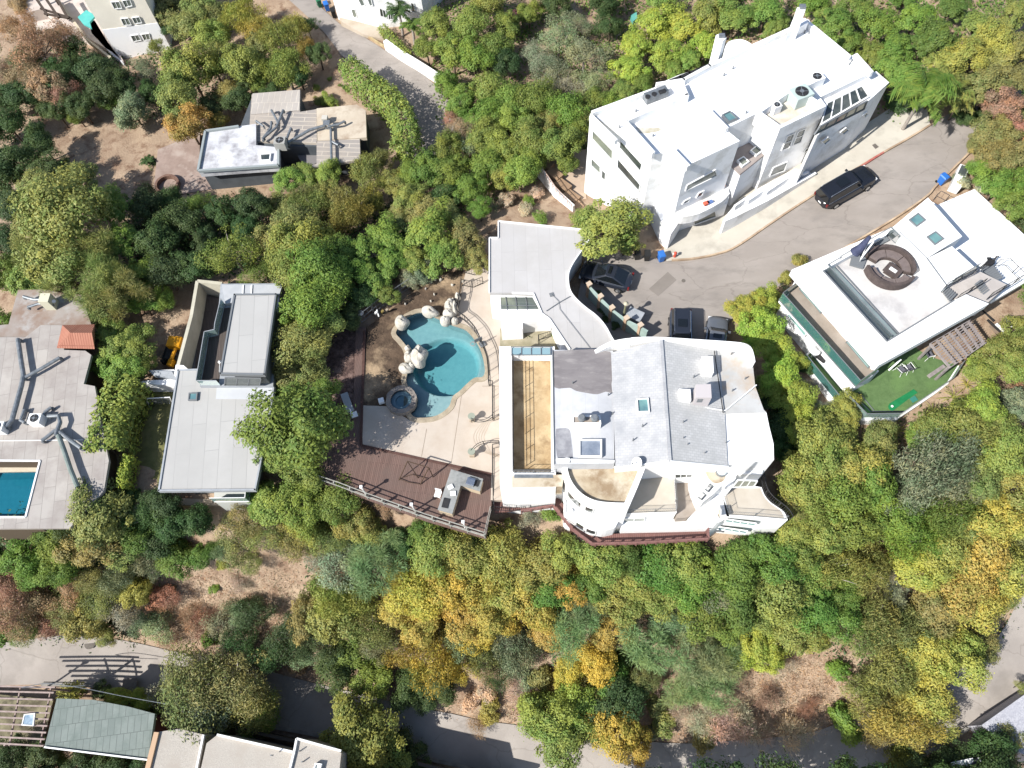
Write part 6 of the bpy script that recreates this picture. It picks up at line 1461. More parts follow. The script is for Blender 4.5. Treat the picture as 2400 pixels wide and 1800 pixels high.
# pool basketball hoop
bh=thing('pool_basketball_hoop','small basketball hoop leaning over the right rim of the pool','basketball hoop',P(1128,808,0)); o=worigin(bh)
mb=MB(); mb.box(o+Vector((.1,0,0)),.5,.5,.15,.5); mb.build('base',M_greyf,bh); mb=MB(); mb.tube([o+Vector((.1,0,.1)),P(1122,798,1.1)],.03,6); mb.bar(P(1112,800,1.1),P(1130,792,1.1),.04,.5); mb.build('backboard',M_greyf,bh)
mb=MB(); c=P(1108,806,.9); mb.tube([c+Vector((.2*math.cos(k*.524),.2*math.sin(k*.524),0)) for k in range(13)],.018,5); mb.build('ring',mat('pink_ring',alb(220,170,160),rough=.5),bh)
for px,py,l in ((905,940,'white plastic stool beside the hot tub on the dark soil'),):
    mb=MB(); mb.box(P(px-10,py+2,0),.45,.4,.4,.3); tag(mb.build('stool',M_trim),l,'stool')
lg=thing('sun_lounger','pale sun lounger in the shade on the narrow wood deck','sun lounger',P(822,940,0)); mb=MB(); mb.bar(P(806,922,.35),P(822,965,.35),.6,.1); mb.build('cushion',mat('grey_lounger',alb(200,205,210),rough=.8),lg); mb=MB(); 
for a,b in((805,925),(818,962)): mb.bar(P(a,b,.15),P(a+12,b-3,.15),.05,.3)
split_build(mb,'leg',M_greyf,lg)
cl=thing('pale_deck_chair','pale folding chair by the tree edge on the wood deck','chair',P(828,970,0)); mb=MB(); mb.box(P(830,972,.35),.55,.5,.06,.4); mb.build('seat',M_trim,cl); mb=MB(); mb.box(P(824,968,.35),.08,.5,.5,.4); mb.build('backrest',M_trim,cl)
mb=MB(); mb.tube([P(846,733,.2),P(846,737,.5)],.25,12,.12); tag(mb.build('white_pot',M_trim),'small white plant pot in the shade left of the wire fence','pot')
fp=thing('pool_filter','tangle of pale pipes and fittings beside the wire fence','pool filter',P(885,733,0)); 
for i,(a,b) in enumerate(((880,735),(895,732),(905,729))):
    mb=MB(); mb.tube([P(a,b,0),P(a+2,b-4,.7)],.14,10,.1); mb.build('canister',[M_trim,mat('dull_gold',alb(170,150,90),rough=.6),M_conc][i],fp)
mb=MB(); mb.tube([P(883,725,.4),P(888,742,.3)],.06,8); mb.build('pipe',M_trim,fp)
# side lawn goal, machine, chair
go=thing('football_goal','small white framed football goal on the shaded side lawn','goal',P(372,935,-3.1)); L=[P(345,934,-1.9),P(398,931,-1.9),P(398,947,-3.1),P(344,948,-3.1)]
mb=MB(); mb.tube([L[3],L[0],L[1],L[2]],.05,6); mb.tube([L[0],P(350,955,-3.1)],.03,5); mb.tube([L[1],P(408,958,-3.1)],.03,5); mb.tube([P(350,955,-3.1),P(408,958,-3.1)],.03,5); mb.build('goal_frame',M_trim,go)
mb=MB(); mb.quad(*L); mb.build('net',glassm('goal_net',(.75,.75,.75),.15),go)
ex=thing('yellow_digger','small orange yellow excavator with black tracks beside the cream wall','excavator',P(410,822,-3.2)); M_or=mat('digger_orange',alb(240,168,30),rough=.5)
mb=MB(); mb.box(P(415,808,-2.3),1.2,1.0,.7,-.1); mb.build('cab',M_or,ex); mb=MB(); mb.box(P(405,850,-2.7),.5,.9,.4,-.2); mb.bar(P(412,815,-1.9),P(402,842,-2.0),.2,.25); mb.build('boom',M_or,ex)
mb=MB()
for a in(396,418): mb.box(P(a,830,-3.1),.4,2.2,.55,-.1)
split_build(mb,'track',M_rubber,ex); mb=MB(); mb.box(P(408,830,-2.7),1.1,1.4,.4,-.1); mb.build('chassis',M_dark,ex)
ch=thing('lawn_stool','white outlined garden chair in the deep shade below the side lawn','chair',P(340,1150,-3.4)); L=[P(a,b,-2.9) for a,b in((336,1143),(345,1141),(343,1160),(334,1160),(336,1143))]; mb=MB(); mb.tube(L,.04,5); mb.build('frame',M_trim,ch); mb=MB(); mb.poly(L[:4]); mb.build('seat',M_dark,ch)
for a,b,l in ((322,1118,'pale flower pot left of the pair at the lawn end'),(334,1116,'dark glazed flower pot right of the pair at the lawn end')):
    mb=MB(); p=P(a,b,-3.3); mb.tube([p,p+Vector((0,0,.5))],.2,12,.28); tag(mb.build('flower_pot',M_trim if a<330 else M_greyf),l,'pot')
# clothes-like items on apartment balcony
for a,b,m_,l in ((1655,478,mat('coral_cloth',alb(236,120,96),rough=.9),'coral cloth lying on the white corner balcony'),(1664,476,mat('blue_cloth',alb(110,140,200),rough=.9),'blue cloth beside the coral one on the corner balcony'),(1692,436,mat('orange_toy',alb(232,140,90),rough=.8),'orange toy on the upper apartment balcony')):
    mb=MB(); mb.box(P(a,b,3.0),.5,.35,.2,.4); tag(mb.build('cloth' if 'cloth' in l else 'toy',m_),l,'cloth' if 'cloth' in l else 'toy')
# overhead cables above the lower lane
for k,(q,l) in enumerate((([(50,1612,-10.5),(110,1602,-10.7),(190,1612,-10.7),(290,1632,-10.5),(390,1650,-10)],'upper white cable sagging above the shaded lower lane'),([(50,1612,-10.5),(130,1610,-11.2),(200,1607,-11.4)],'thin cable running from the lamp head to the twiggy shrub'))):
    mb=MB(); mb.tube(smoothpath([P(*v) for v in q],5),.03,5); tag(mb.build('overhead_cable',M_metal),l,'cable')
tr=fence('lane_railing','dark railing standing along the lower lane at far left','fence',[P(150,1617,-15.8),P(285,1632,-15.8)],1.0,M_dark,step=.15,rails=(.1,1.0)) 
mb=MB(); mb.box(P(303,1612,-15.85),1.3,1.6,.04,.1); tag(mb.build('lane_cover',M_iron),'pale square utility cover in the shade of the lower lane','utility cover')
# ================================================================== TREES
def leafmat(name, trans=.3, rough=.55):
    m = bpy.data.materials.new(name); m.use_nodes = True; n = m.node_tree.nodes; l = m.node_tree.links
    n.remove(n['Principled BSDF'])
    oi = n.new('ShaderNodeObjectInfo'); at = n.new('ShaderNodeAttribute'); at.attribute_name = 'tint'
    geo = n.new('ShaderNodeNewGeometry'); nz = n.new('ShaderNodeTexNoise'); nz.inputs['Scale'].default_value = .9; nz.inputs['Detail'].default_value = 4
    l.new(geo.outputs['Position'], nz.inputs[0])
    ad = n.new('ShaderNodeMath'); ad.operation = 'MULTIPLY_ADD'; ad.inputs[1].default_value = 1.6; l.new(nz.outputs[0], ad.inputs[0]); 
    sb = n.new('ShaderNodeMath'); sb.operation = 'SUBTRACT'; sb.inputs[1].default_value = .8; l.new(at.outputs['Fac'], sb.inputs[0])
    n2 = n.new('ShaderNodeTexNoise'); n2.inputs['Scale'].default_value = .13; n2.inputs['Detail'].default_value = 2; l.new(geo.outputs['Position'], n2.inputs[0])
    a2 = n.new('ShaderNodeMath'); a2.operation = 'MULTIPLY_ADD'; a2.inputs[1].default_value = 1.3; l.new(n2.outputs[0], a2.inputs[0]); l.new(sb.outputs[0], a2.inputs[2])
    a3 = n.new('ShaderNodeMath'); a3.operation = 'SUBTRACT'; a3.inputs[1].default_value = .65; l.new(a2.outputs[0], a3.inputs[0]); l.new(a3.outputs[0], ad.inputs[2])
    ra = n.new('ShaderNodeValToRGB'); e = ra.color_ramp.elements; e[0].position = 0; e[0].color = (.56,.72,.6,1); e[1].position = 1; e[1].color = (1.1,1.0,.76,1)
    k = e.new(.5); k.color = (.85,.86,.85,1)
    l.new(ad.outputs[0], ra.inputs[0])
    mu = n.new('ShaderNodeMixRGB'); mu.blend_type = 'MULTIPLY'; mu.inputs[0].default_value = 1; l.new(oi.outputs['Color'], mu.inputs[1]); l.new(ra.outputs[0], mu.inputs[2])
    sc = n.new('ShaderNodeMixRGB'); sc.blend_type = 'MULTIPLY'; sc.inputs[0].default_value = 1; sc.inputs[2].default_value = (1.66,1.66,1.8,1); sc.use_clamp = False; l.new(mu.outputs[0], sc.inputs[1])
    d = n.new('ShaderNodeBsdfPrincipled'); d.inputs['Roughness'].default_value = rough; d.inputs['Specular IOR Level'].default_value = .25
    t = n.new('ShaderNodeBsdfTranslucent'); mx = n.new('ShaderNodeMixShader'); mx.inputs[0].default_value = trans
    l.new(sc.outputs[0], d.inputs['Base Color']); l.new(sc.outputs[0], t.inputs[0]); l.new(d.outputs[0], mx.inputs[1]); l.new(t.outputs[0], mx.inputs[2]); l.new(mx.outputs[0], n['Material Output'].inputs[0])
    MATS[name] = m; return m
M_leaf = leafmat('tree_leaves', .25); M_bark = mat('tree_bark', (.16,.12,.09), (.1,.075,.055), 3, .95, .4); M_pbark = mat('pale_bark', (.36,.32,.28), (.25,.22,.19), 3, .95, .3)
def unit(v): return v / np.maximum(np.linalg.norm(v, axis=1, keepdims=True), 1e-9)
def leaf_mesh(name, pos, nrm, ls, asp, rng, tint=None, tang=None):
    """diamond leaf clumps: pos (N,3), nrm (N,3)"""
    N = len(pos); r = unit(rng.normal(size=(N, 3))) if tang is None else tang
    t = unit(r - (r * nrm).sum(1, keepdims=True) * nrm); b = np.cross(nrm, t)
    L = (ls * rng.uniform(.45, 1.5, N))[:, None]; W = L * asp
    V = np.empty((N, 4, 3)); V[:, 0] = pos - t * L; V[:, 1] = pos + b * W + nrm * L * .12; V[:, 2] = pos + t * L; V[:, 3] = pos - b * W + nrm * L * .12
    me = bpy.data.meshes.new(name); me.vertices.add(N * 4); me.vertices.foreach_set('co', V.reshape(-1).astype(np.float32))
    me.loops.add(N * 4); me.loops.foreach_set('vertex_index', np.arange(N * 4, dtype=np.int32))
    me.polygons.add(N); me.polygons.foreach_set('loop_start', (np.arange(N) * 4).astype(np.int32)); me.polygons.foreach_set('loop_total', np.full(N, 4, np.int32))
    me.update(calc_edges=True)
    a = me.attributes.new('tint', 'FLOAT', 'FACE'); a.data.foreach_set('value', (rng.uniform(0, 1, N) if tint is None else tint).astype(np.float32))
    me.materials.append(M_leaf); return me
def crown(name, seed, nl=26, lr=.34, npl=150, ls=.06, asp=.5, flat=.8, up=.35, jit=.7, style='broad'):
    """unit crown: radius about 1, centre at origin"""
    rng = np.random.default_rng(seed); i = np.arange(nl) + .5
    z = 1 - 1.45 * i / nl; ph = i * 2.39996 + rng.normal(0, .35, nl); rr = np.sqrt(np.maximum(0, 1 - z * z))
    D = np.stack([rr * np.cos(ph), rr * np.sin(ph), z], 1); ring_ = 1 + .2 * np.sin(2 * ph + seed) + .14 * np.sin(3 * ph + 2 * seed)
    C = D * (rng.uniform(.38, .92, nl) * ring_)[:, None]; C[:, 2] *= flat
    R = lr * rng.uniform(.5, 1.45, nl)
    P_, Nn, T, TG = [], [], [], []
    for c, r, d in zip(C, R, D):
        n = int(npl * (r / lr) ** 2); q = unit(rng.normal(size=(n, 3)) + d * .5)
        rad = r * (rng.uniform(.5, 1.1, n) + (rng.random(n) < .12) * rng.uniform(0, .45, n))[:, None]
        if style == 'pine':
            q = unit(rng.normal(size=(n, 3)) + np.array([0, 0, .5])); rad = r * rng.uniform(.3, 1.15, n)[:, None]
        p = c + q * rad * np.array([1, 1, .8])
        if style == 'droop': p[:, 2] -= (rng.uniform(0, .35, n)) * r * 2
        nn = unit(q * .7 + d * .3 + np.array([0, 0, up]) + rng.normal(size=(n, 3)) * jit * .6)
        P_.append(p); Nn.append(nn); T.append(np.clip(rng.normal(.5, .22, n) + rng.normal(0, .16), 0, 1))
        TG.append(unit(q + rng.normal(size=(n, 3)) * .35) if style in ('pine',) else (unit(np.array([0, 0, -1.]) + rng.normal(size=(n, 3)) * .5) if style == 'droop' else unit(rng.normal(size=(n, 3)))))
    p = np.concatenate(P_); nn = np.concatenate(Nn); t = np.concatenate(T); tg = np.concatenate(TG); p = p / np.array([1.0, 1.0, 1.0]) / np.percentile(np.hypot(p[:, 0], p[:, 1]), 95); C = C * .92
    if style in ('pine', 'droop'): nn = unit(nn - (nn * tg).sum(1, keepdims=True) * tg)
    me = leaf_mesh(name, p, nn, ls, asp, rng, t, tg)
    return me, C
def trunk_mesh(name, C, seed, hh, r=.055, nb=9, m=None, reach=.9):
    """trunk from (0,0,-hh) into the crown with limbs towards the lobes"""
    rng = random.Random(seed); mb = MB(); fork = Vector((rng.uniform(-.06, .06), rng.uniform(-.06, .06), -hh * .35 if hh < 1.2 else -.45))
    mb.tube([(0, 0, -hh - .05), (fork.x * .4, fork.y * .4, (-hh + fork.z) / 2), fork], r * 1.25, 8, r)
    for c in [Vector(c) for c in C][:: max(1, len(C) // nb)]:
        mid = fork.lerp(c, .5) + Vector((rng.uniform(-.08, .08), rng.uniform(-.08, .08), -.05)); mb.tube([fork, mid, c * reach], r * .6, 5, r * .12)
    me = bpy.data.meshes.new(name); me.from_pydata([tuple(v) for v in mb.v], [], mb.f); me.materials.append(m or M_bark); me.polygons.foreach_set('use_smooth', [True] * len(me.polygons)); return me
AR = {}
def arche(key, n, **kw):
    AR[key] = []
    for s in range(n):
        me, C = crown('crown', 11 + 17 * s + sum(ord(ch) for ch in key) * 3, **kw)   # varied seeds
        AR[key].append((me, trunk_mesh('trunk', C, s, 1.3 if key != 'shrub' else .9, r=.05 if key != 'shrub' else .035, nb=10, m=M_pbark if key in ('olive','willow') else M_bark)))
arche('broad', 4, nl=30, lr=.33, npl=420, ls=.037, asp=.5)
arche('dense', 3, nl=44, lr=.25, npl=250, ls=.034, asp=.55, up=.6)
arche('cauli', 3, nl=38, lr=.24, npl=230, ls=.036, asp=.6, up=.8, jit=.6)
arche('willow', 3, nl=30, lr=.36, npl=340, ls=.05, asp=.2, style='droop', jit=.9)
arche('olive', 3, nl=26, lr=.34, npl=300, ls=.032, asp=.36, jit=1.1)
arche('pine', 3, nl=30, lr=.3, npl=330, ls=.075, asp=.09, style='pine', flat=.75)
arche('shrub', 4, nl=14, lr=.42, npl=150, ls=.085, asp=.42, flat=.75, up=.5)
arche('twig', 2, nl=16, lr=.4, npl=170, ls=.09, asp=.08, flat=.7, style='pine')
HUE = {'lime':(.235,.285,.05),'bright':(.165,.205,.048),'mid':(.125,.175,.036),'green':(.095,.145,.032),'dark':(.05,.082,.028),'gold':(.325,.25,.05),'amber':(.295,.23,.06),'yellow':(.275,.25,.06),
 'ygreen':(.205,.21,.055),'grey':(.22,.22,.15),'sage':(.18,.205,.11),'olive':(.175,.18,.06),'soft':(.18,.205,.06),'brown':(.26,.16,.1),'rust':(.22,.155,.09),'blue':(.165,.205,.09),'dry':(.38,.29,.21),'purple':(.1,.05,.06),'white':(.3,.34,.2)}
WORD = {'soft':'soft green','lime':'lime green','bright':'bright green','mid':'mid green','green':'leaf green','dark':'dark green','gold':'golden yellow','amber':'amber orange','yellow':'yellow','ygreen':'yellow green','grey':'grey green','sage':'silvery','olive':'olive green','brown':'dry brown','rust':'rusty','blue':'blue green','dry':'straw coloured','purple':'dark purple','white':'pale flowering'}
KINDW = {'broad':'broadleaf tree','dense':'leafy tree','cauli':'lumpy tree','willow':'feathery tree','olive':'airy tree','pine':'pine','shrub':'shrub','twig':'twiggy bush'}
CATW = {'shrub':'shrub','twig':'bush','pine':'pine tree'}
NM = {'broad':'broadleaf_tree','dense':'leafy_tree','cauli':'lumpy_tree','willow':'feathery_tree','olive':'airy_tree','pine':'pine_tree','shrub':'shrub','twig':'bush'}
trng = random.Random(5); TREES = []
def tree(px, py, r, kind, hue, place, hh=None, el=1.0, rot=None, sz=1.0):
    """px, py, r: centre and radius of the crown in the photo; hh: height of the crown centre above ground in crown radii; el: stretch"""
    me, tm = AR[kind][trng.randrange(len(AR[kind]))]
    r = r * (.95 if kind in ('shrub', 'twig') else 1.04)
    hr = hh if hh is not None else (.75 if kind in ('shrub', 'twig') else 1.5)
    z = 0.0; R = r / 28.0
    for _ in range(8):
        p = P(px, py, z); g0 = h(p.x, p.y); R = r * (CAM_H - z) / (FPX * .93); z = .5 * z + .5 * (g0 + hr * R)
    p = P(px, py, z); g0 = h(p.x, p.y)
    lab = WORD[hue] + ' ' + KINDW[kind] + ' ' + place
    t = thing(NM[kind], lab, CATW.get(kind, 'tree'), (p.x, p.y, g0))
    rz = trng.uniform(0, 6.28) if rot is None else rot
    zs = R * trng.uniform(.85, 1.05) * sz
    o = bpy.data.objects.new('crown' if kind not in ('shrub','twig') else 'foliage', me); COL.objects.link(o); o.parent = t; o.location = (0, 0, z - g0); o.rotation_euler = (0, 0, rz); e_ = trng.uniform(.82, 1.2); o.scale = (R * e_, R / e_, zs)
    j = [trng.uniform(.88, 1.12) for _ in range(2)]; c = HUE[hue]; o.color = (c[0] * j[0], c[1] * j[1], c[2], 1)
    tr = bpy.data.objects.new('trunk' if kind not in ('shrub','twig') else 'stems', tm); COL.objects.link(tr); tr.parent = t; tr.location = (0, 0, z - g0); tr.rotation_euler = (0, 0, rz)
    base = 1.3 if kind != 'shrub' else .9
    if kind == 'twig': base = 1.3
    tr.scale = (R, R, max(.2, (z - g0) / base)); TREES.append(t); return t
LAND=[('hot tub',930,945),('soil yard',960,690),('wood deck',900,1130),('outdoor kitchen',1080,1190),('redwood walkway',1420,1270),('garage wing roof',1240,600),('west end apartments',1400,330),
 ('white apartment chimneys',1780,70),('roof deck house',2080,640),('turf terrace',2110,960),('metal roofed house',520,950),('weathered left roof',120,1000),('striped roof house',680,300),('concrete apartments',310,110),
 ('upper lane bend',1000,230),('bare brown clearing',240,330),('white lane building',900,40),('left lower lane',180,1540),('middle lower lane',900,1690),('right lower lane',2370,1470),
 ('green panel roof',240,1700),('pale gravel roofs',600,1790),('long black parked car',1975,450),('shaded side lawn',350,1000),('terracotta tiled roof',180,790),('east end apartments',2080,220),
 ('corner gravel roof',2380,1700),('wavy railed terrace',1800,1200),('smooth white east roof',1760,1020),('pale bare slope',1900,1590),('left dry slope',480,1410),('stepped tan courtyard',1310,420),('bottom right lane',1700,1770),('two small parked cars',1650,780)]
ORD=['','second ','third ','fourth ','fifth ','sixth ','seventh ','eighth ','ninth ','tenth ','eleventh ','twelfth ']
def side(dx,dy):
    if abs(dx)<.45*abs(dy): return 'above the' if dy<0 else 'below the'
    if abs(dy)<.45*abs(dx): return 'left of the' if dx<0 else 'right of the'
    return ('upper ' if dy<0 else 'lower ')+('left' if dx<0 else 'right')+' of the'
TL=[]
def T(kind,hue,*items,hh=None):
    for it in items: TL.append((it[0],it[1],it[2],kind,hue,hh if len(it)<4 else it[3]))
# top left
T('olive','brown',(85,105,88),(20,65,55),(15,170,48)); T('broad','brown',(105,205,62),(45,10,40))
T('broad','dark',(60,225,52),(170,130,50),(225,165,60),(245,205,55),(15,290,52),(90,330,52),(25,385,62),(405,58,40)); T('dense','dark',(185,245,48),(150,190,50),(290,205,45))
T('dense','sage',(312,262,58,.9)); T('broad','dark',(120,170,50),(60,140,50),(130,260,44),(205,180,40),(350,215,36),(20,230,44),(330,60,30)); T('olive','brown',(150,90,56),(60,60,50),(60,170,60),(150,230,50)); T('broad','green',(260,235,34),(180,270,30),(500,155,50),(620,250,28)); T('broad','olive',(330,0,50),(440,60,56),(520,130,50),(600,110,50),(500,30,50)); T('dense','dark',(640,215,36),(590,190,36),(455,30,40),(30,480,50),(120,400,50)); T('olive','sage',(335,158,42))
T('broad','ygreen',(440,160,78),(500,85,55)); T('broad','olive',(415,225,72),(395,30,62),(475,20,60),(540,215,40)); T('broad','amber',(440,292,58),(505,285,32,1.2))
T('broad','bright',(565,150,66),(606,195,32)); T('willow','yellow',(560,30,62),(600,60,50)); T('willow','ygreen',(365,108,32),(650,85,66),(665,150,64)); T('willow','amber',(690,60,45),(715,110,42))
T('dense','dark',(745,125,40),(700,175,38),(720,60,30),(560,235,42),(490,250,40))
# left middle: big soft pines and shade
T('broad','soft',(150,500,112,1.6),(120,610,88,1.4)); T('cauli','soft',(100,440,66,1.7),(180,425,62,1.7),(75,535,66,1.5),(58,655,56,1.2))
T('pine','soft',(210,590,66,1.8),(150,650,60,1.6),(95,590,60,1.7),(250,650,66,1.9),(230,705,60,1.7),(285,690,62,1.7))
T('cauli','mid',(270,485,56,1.8),(290,560,52,1.8),(330,640,50,1.6),(200,470,50,1.6),(330,710,40,1.5),(255,590,50,1.8)); T('broad','dark',(370,560,62),(425,520,54),(440,620,50),(385,640,52),(340,480,50),(480,560,40),(395,470,40),(30,480,52),(20,560,48),(520,500,44))
T('olive','mid',(462,478,38,1.8),(545,590,76,1.3),(600,640,40,1.1)); T('broad','mid',(12,640,52),(15,760,42),(385,700,32)); T('broad','dark',(5,420,50),(590,480,50),(570,530,40))
T('dense','bright',(262,795,46),(318,808,52),(288,862,50),(240,850,32),(330,860,34)); T('broad','olive',(222,770,30))
T('dense','bright',(675,425,42),(720,408,38),(770,412,42)); 
# centre left masses
T('willow','olive',(860,398,58,1.3),(800,465,60,1.3),(740,480,58,1.3),(890,370,36),(700,470,46)); T('broad','olive',(690,520,60,1.3),(645,560,56,1.2),(760,450,42,1.2),(640,480,40,1.1)); T('willow','ygreen',(830,500,56,1.3),(870,460,50,1.2))
T('dense','ygreen',(925,432,42,1.3),(965,470,48,1.3)); T('dense','olive',(1000,500,52,1.1),(945,500,40,1.0)); T('dense','dark',(1040,470,48,.8),(930,540,36))
T('broad','bright',(700,575,80,1.35),(685,640,60,1.5)); T('broad','mid',(745,625,76,1.5),(722,715,72,1.6),(770,690,58,1.6),(795,590,52,1.5)); T('broad','olive',(706,800,68,1.6),(742,800,52,1.6),(684,868,50,1.5),(762,745,48,1.6),(680,745,44,1.4),(720,860,50,1.2))
T('dense','mid',(820,640,52,1.2),(655,915,46,1.2)); T('broad','dark',(850,690,42,1.1),(820,740,36,1.0))
T('broad','mid',(695,1000,112,1.6),(650,1060,58,1.2),(750,925,50,1.7)); T('dense','mid',(700,1090,62,1.0),(778,990,42,1.7))
T('cauli','mid',(850,590,54,1.2),(905,560,56,1.2),(870,650,50,1.1),(925,615,48,1.1),(900,690,36,1.0)); T('cauli','bright',(1000,545,66,1.2),(1040,600,60,1.1),(975,610,46,1.1)); T('cauli','olive',(1090,565,54,1.1),(1115,605,42,1.0),(1060,520,44,1.1)); T('dense','sage',(985,640,38,.9),(960,655,30,.8))
T('broad','mid',(1000,388,52),(1060,400,50),(1050,345,50),(1105,440,46),(1140,385,50),(1125,490,34),(960,410,40)); T('olive','brown',(1085,300,46),(1060,275,36)); T('olive','sage',(1110,335,42)); T('broad','bright',(1180,350,50),(1135,320,52)); T('shrub','dry',(1190,470,26),(1260,455,24),(1230,490,22)); T('shrub','mid',(1265,510,22),(1240,470,18))
# top centre
T('broad','bright',(1020,55,52),(1100,60,60),(1060,125,56),(1150,205,55),(1080,240,46),(1140,8,50),(1110,290,40)); T('broad','mid',(1000,112,44),(1110,130,60),(1045,195,42),(1160,110,50),(1190,60,46),(1240,30,40)); T('broad','purple',(1213,38,30,1.5)); T('broad','dark',(1180,150,46),(1300,10,44),(1430,60,44),(1420,10,50))
T('olive','sage',(1310,90,62,1.4),(1370,125,64,1.4),(1290,170,56,1.3),(1390,195,54,1.3),(1350,60,46,1.3)); T('olive','grey',(1260,130,50,1.2),(1330,200,50,1.2),(1270,220,48,1.1))
T('cauli','lime',(1490,110,60,1.3),(1535,55,62,1.3),(1475,165,56,1.2),(1560,125,54,1.2),(1600,60,60,1.2),(1650,105,52,1.2)); T('cauli','bright',(1655,35,60,1.2),(1725,45,62,1.2),(1795,30,60,1.2),(1580,170,40,1.1),(1620,140,40),(1460,215,46),(1700,10,50),(1820,70,40),(1545,0,50)); T('broad','mid',(1505,200,36),(1440,250,40))
T('broad','bright',(1240,320,60),(1310,340,58),(1205,280,50),(1220,402,50),(1190,235,50),(1180,415,40)); T('broad','mid',(1260,235,58),(1330,265,56),(1400,235,46),(1350,312,46),(1150,260,50),(1330,380,36),(1250,370,44)); T('dense','olive',(1290,290,44),(1370,275,40)); T('shrub','rust',(1270,300,22,1.6))
# top right
T('cauli','mid',(1960,60,62),(2010,20,56),(2060,60,60),(2100,112,56),(2150,40,60),(2050,130,48),(1990,100,44),(1900,10,50)); T('cauli','green',(2200,85,60),(2230,20,52),(2160,100,50),(2120,0,40)); T('cauli','bright',(2080,165,50),(2120,180,52),(2290,60,56),(1930,20,40))
T('cauli','ygreen',(2200,200,62),(2270,140,70),(2330,90,66),(2215,150,54),(2380,30,52)); T('cauli','olive',(2300,200,66),(2380,120,60),(2370,190,56),(2250,240,46),(2340,150,56)); T('broad','dark',(2110,240,40,.7),(2260,270,34,.6),(2320,270,40,.6))
T('dense','brown',(2350,250,56),(2385,310,50)); T('dense','olive',(2330,310,52),(2375,360,56),(2330,370,50),(2395,260,44),(2290,340,30,.7)); T('dense','mid',(2345,430,54),(2385,410,46),(2300,395,34),(2380,480,46)); T('shrub','white',(2345,395,30,1.3),(2380,445,34,1.2),(2310,440,26,1.0)); T('shrub','grey',(2252,428,30,.9))
T('broad','dark',(2420,120,50),(2430,220,50),(2420,520,50,.6))
# centre
T('cauli','ygreen',(1430,530,92,1.25)); T('cauli','bright',(1370,520,50,1.15),(1465,570,48,1.1)); T('shrub','mid',(1277,742,20,1.2),(1303,785,16,1.2)); T('shrub','dark',(1243,793,14,1.4),(1412,728,13),(1442,762,13),(1420,748,10))
# bamboo like belt east of the white house
T('dense','lime',(1745,725,44,1.3),(1780,765,50,1.3),(1810,815,48,1.3),(1790,705,40,1.2),(1828,870,50,1.3),(1855,930,48,1.2),(1870,985,46,1.2),(1815,905,40,1.1),(1850,850,34,1.1),(1768,800,34,1.1)); T('dense','ygreen',(1985,960,40,1.0),(1960,1000,46,1.0),(1900,1030,48,1.0)); T('broad','dark',(1830,990,44,.7),(1800,930,36,.7),(1840,1050,40,.7),(1890,860,24,.8)); T('pine','grey',(1875,905,26,.8),(1925,960,24,.8))
T('dense','bright',(2350,830,56,.7),(2392,785,50,.7),(2300,872,38,.7),(2390,860,50,.7)); T('dense','lime',(2290,850,24,.6)); T('shrub','ygreen',(1840,650,20),(1818,700,22),(1872,610,20)); 
# lower right mass
T('broad','ygreen',(1925,1055,68),(1995,1085,68),(1880,1135,58),(1870,1235,46),(1930,1245,62)); T('broad','mid',(1965,1165,68),(2045,1110,66),(2005,1235,62),(2080,1205,58),(1875,1290,58)); T('willow','ygreen',(1955,1320,62),(2030,1330,56),(1900,1180,50)); T('broad','olive',(1990,1130,46),(2060,1030,46),(1850,1180,36))
T('willow','sage',(2180,1085,88),(2130,1150,60),(2240,1120,56)); T('willow','mid',(2225,1195,70),(2130,1250,62),(2180,1250,50)); T('broad','bright',(2185,1005,48),(2260,1005,58),(2150,1035,34)); T('broad','lime',(2305,955,54),(2260,960,30)); T('dense','sage',(2390,950,46,.8)); T('shrub','rust',(2390,920,30)); 
T('broad','ygreen',(2350,1050,60),(2375,1130,60),(2215,1285,60),(2330,1000,46)); T('broad','yellow',(2330,1200,62),(2395,1215,52),(2300,1290,66),(2160,1330,58),(2245,1370,62),(2355,1325,60),(2285,1410,56)); T('broad','olive',(2295,1120,50),(2260,1230,46),(2200,1430,60),(2390,1280,44),(2340,1400,36)); T('shrub','rust',(2090,1250,26,1.5),(2060,1310,30,1.3)); T('twig','grey',(2095,1390,34,1.6),(2090,1330,30,1.4))
T('broad','yellow',(2180,1530,58),(2250,1535,56),(2215,1490,44),(2165,1625,56)); T('willow','yellow',(2125,1690,64),(2195,1690,50)); T('willow','olive',(2080,1700,42)); T('willow','olive',(2130,1470,60),(2060,1450,60),(2090,1560,60),(2010,1480,54),(2030,1620,50),(2060,1640,50)); T('broad','olive',(2290,1500,40),(2100,1500,40)); T('shrub','mid',(1965,1570,24),(1975,1680,28),(1995,1720,24)); T('broad','green',(1950,1440,50),(1900,1400,58),(1975,1390,44))
T('broad','bright',(1830,1380,68),(1790,1430,46),(1900,1330,46)); T('broad','ygreen',(1855,1470,50),(1905,1490,44)); T('dense','lime',(1775,1500,42),(1745,1530,36),(1800,1540,34)); T('broad','green',(1720,1400,60),(1735,1320,60),(1540,1320,58),(1470,1290,46),(1800,1300,56),(1840,1330,40)); T('broad','mid',(1645,1425,58),(1660,1340,60),(1600,1370,56),(1700,1450,46)); T('broad','ygreen',(1600,1305,54),(1545,1380,54),(1480,1350,52),(1400,1310,54),(1440,1400,56)); T('olive','sage',(1675,1380,46),(1620,1470,44),(1575,1450,40))
T('pine','blue',(1345,1465,56,1.5),(1515,1515,62,1.3),(1640,1540,54,1.4),(1700,1545,50,1.3),(1605,1615,46,1.2),(1660,1620,44,1.1),(1360,1430,44,1.5),(870,1320,66,1.6),(900,1280,46,1.6))
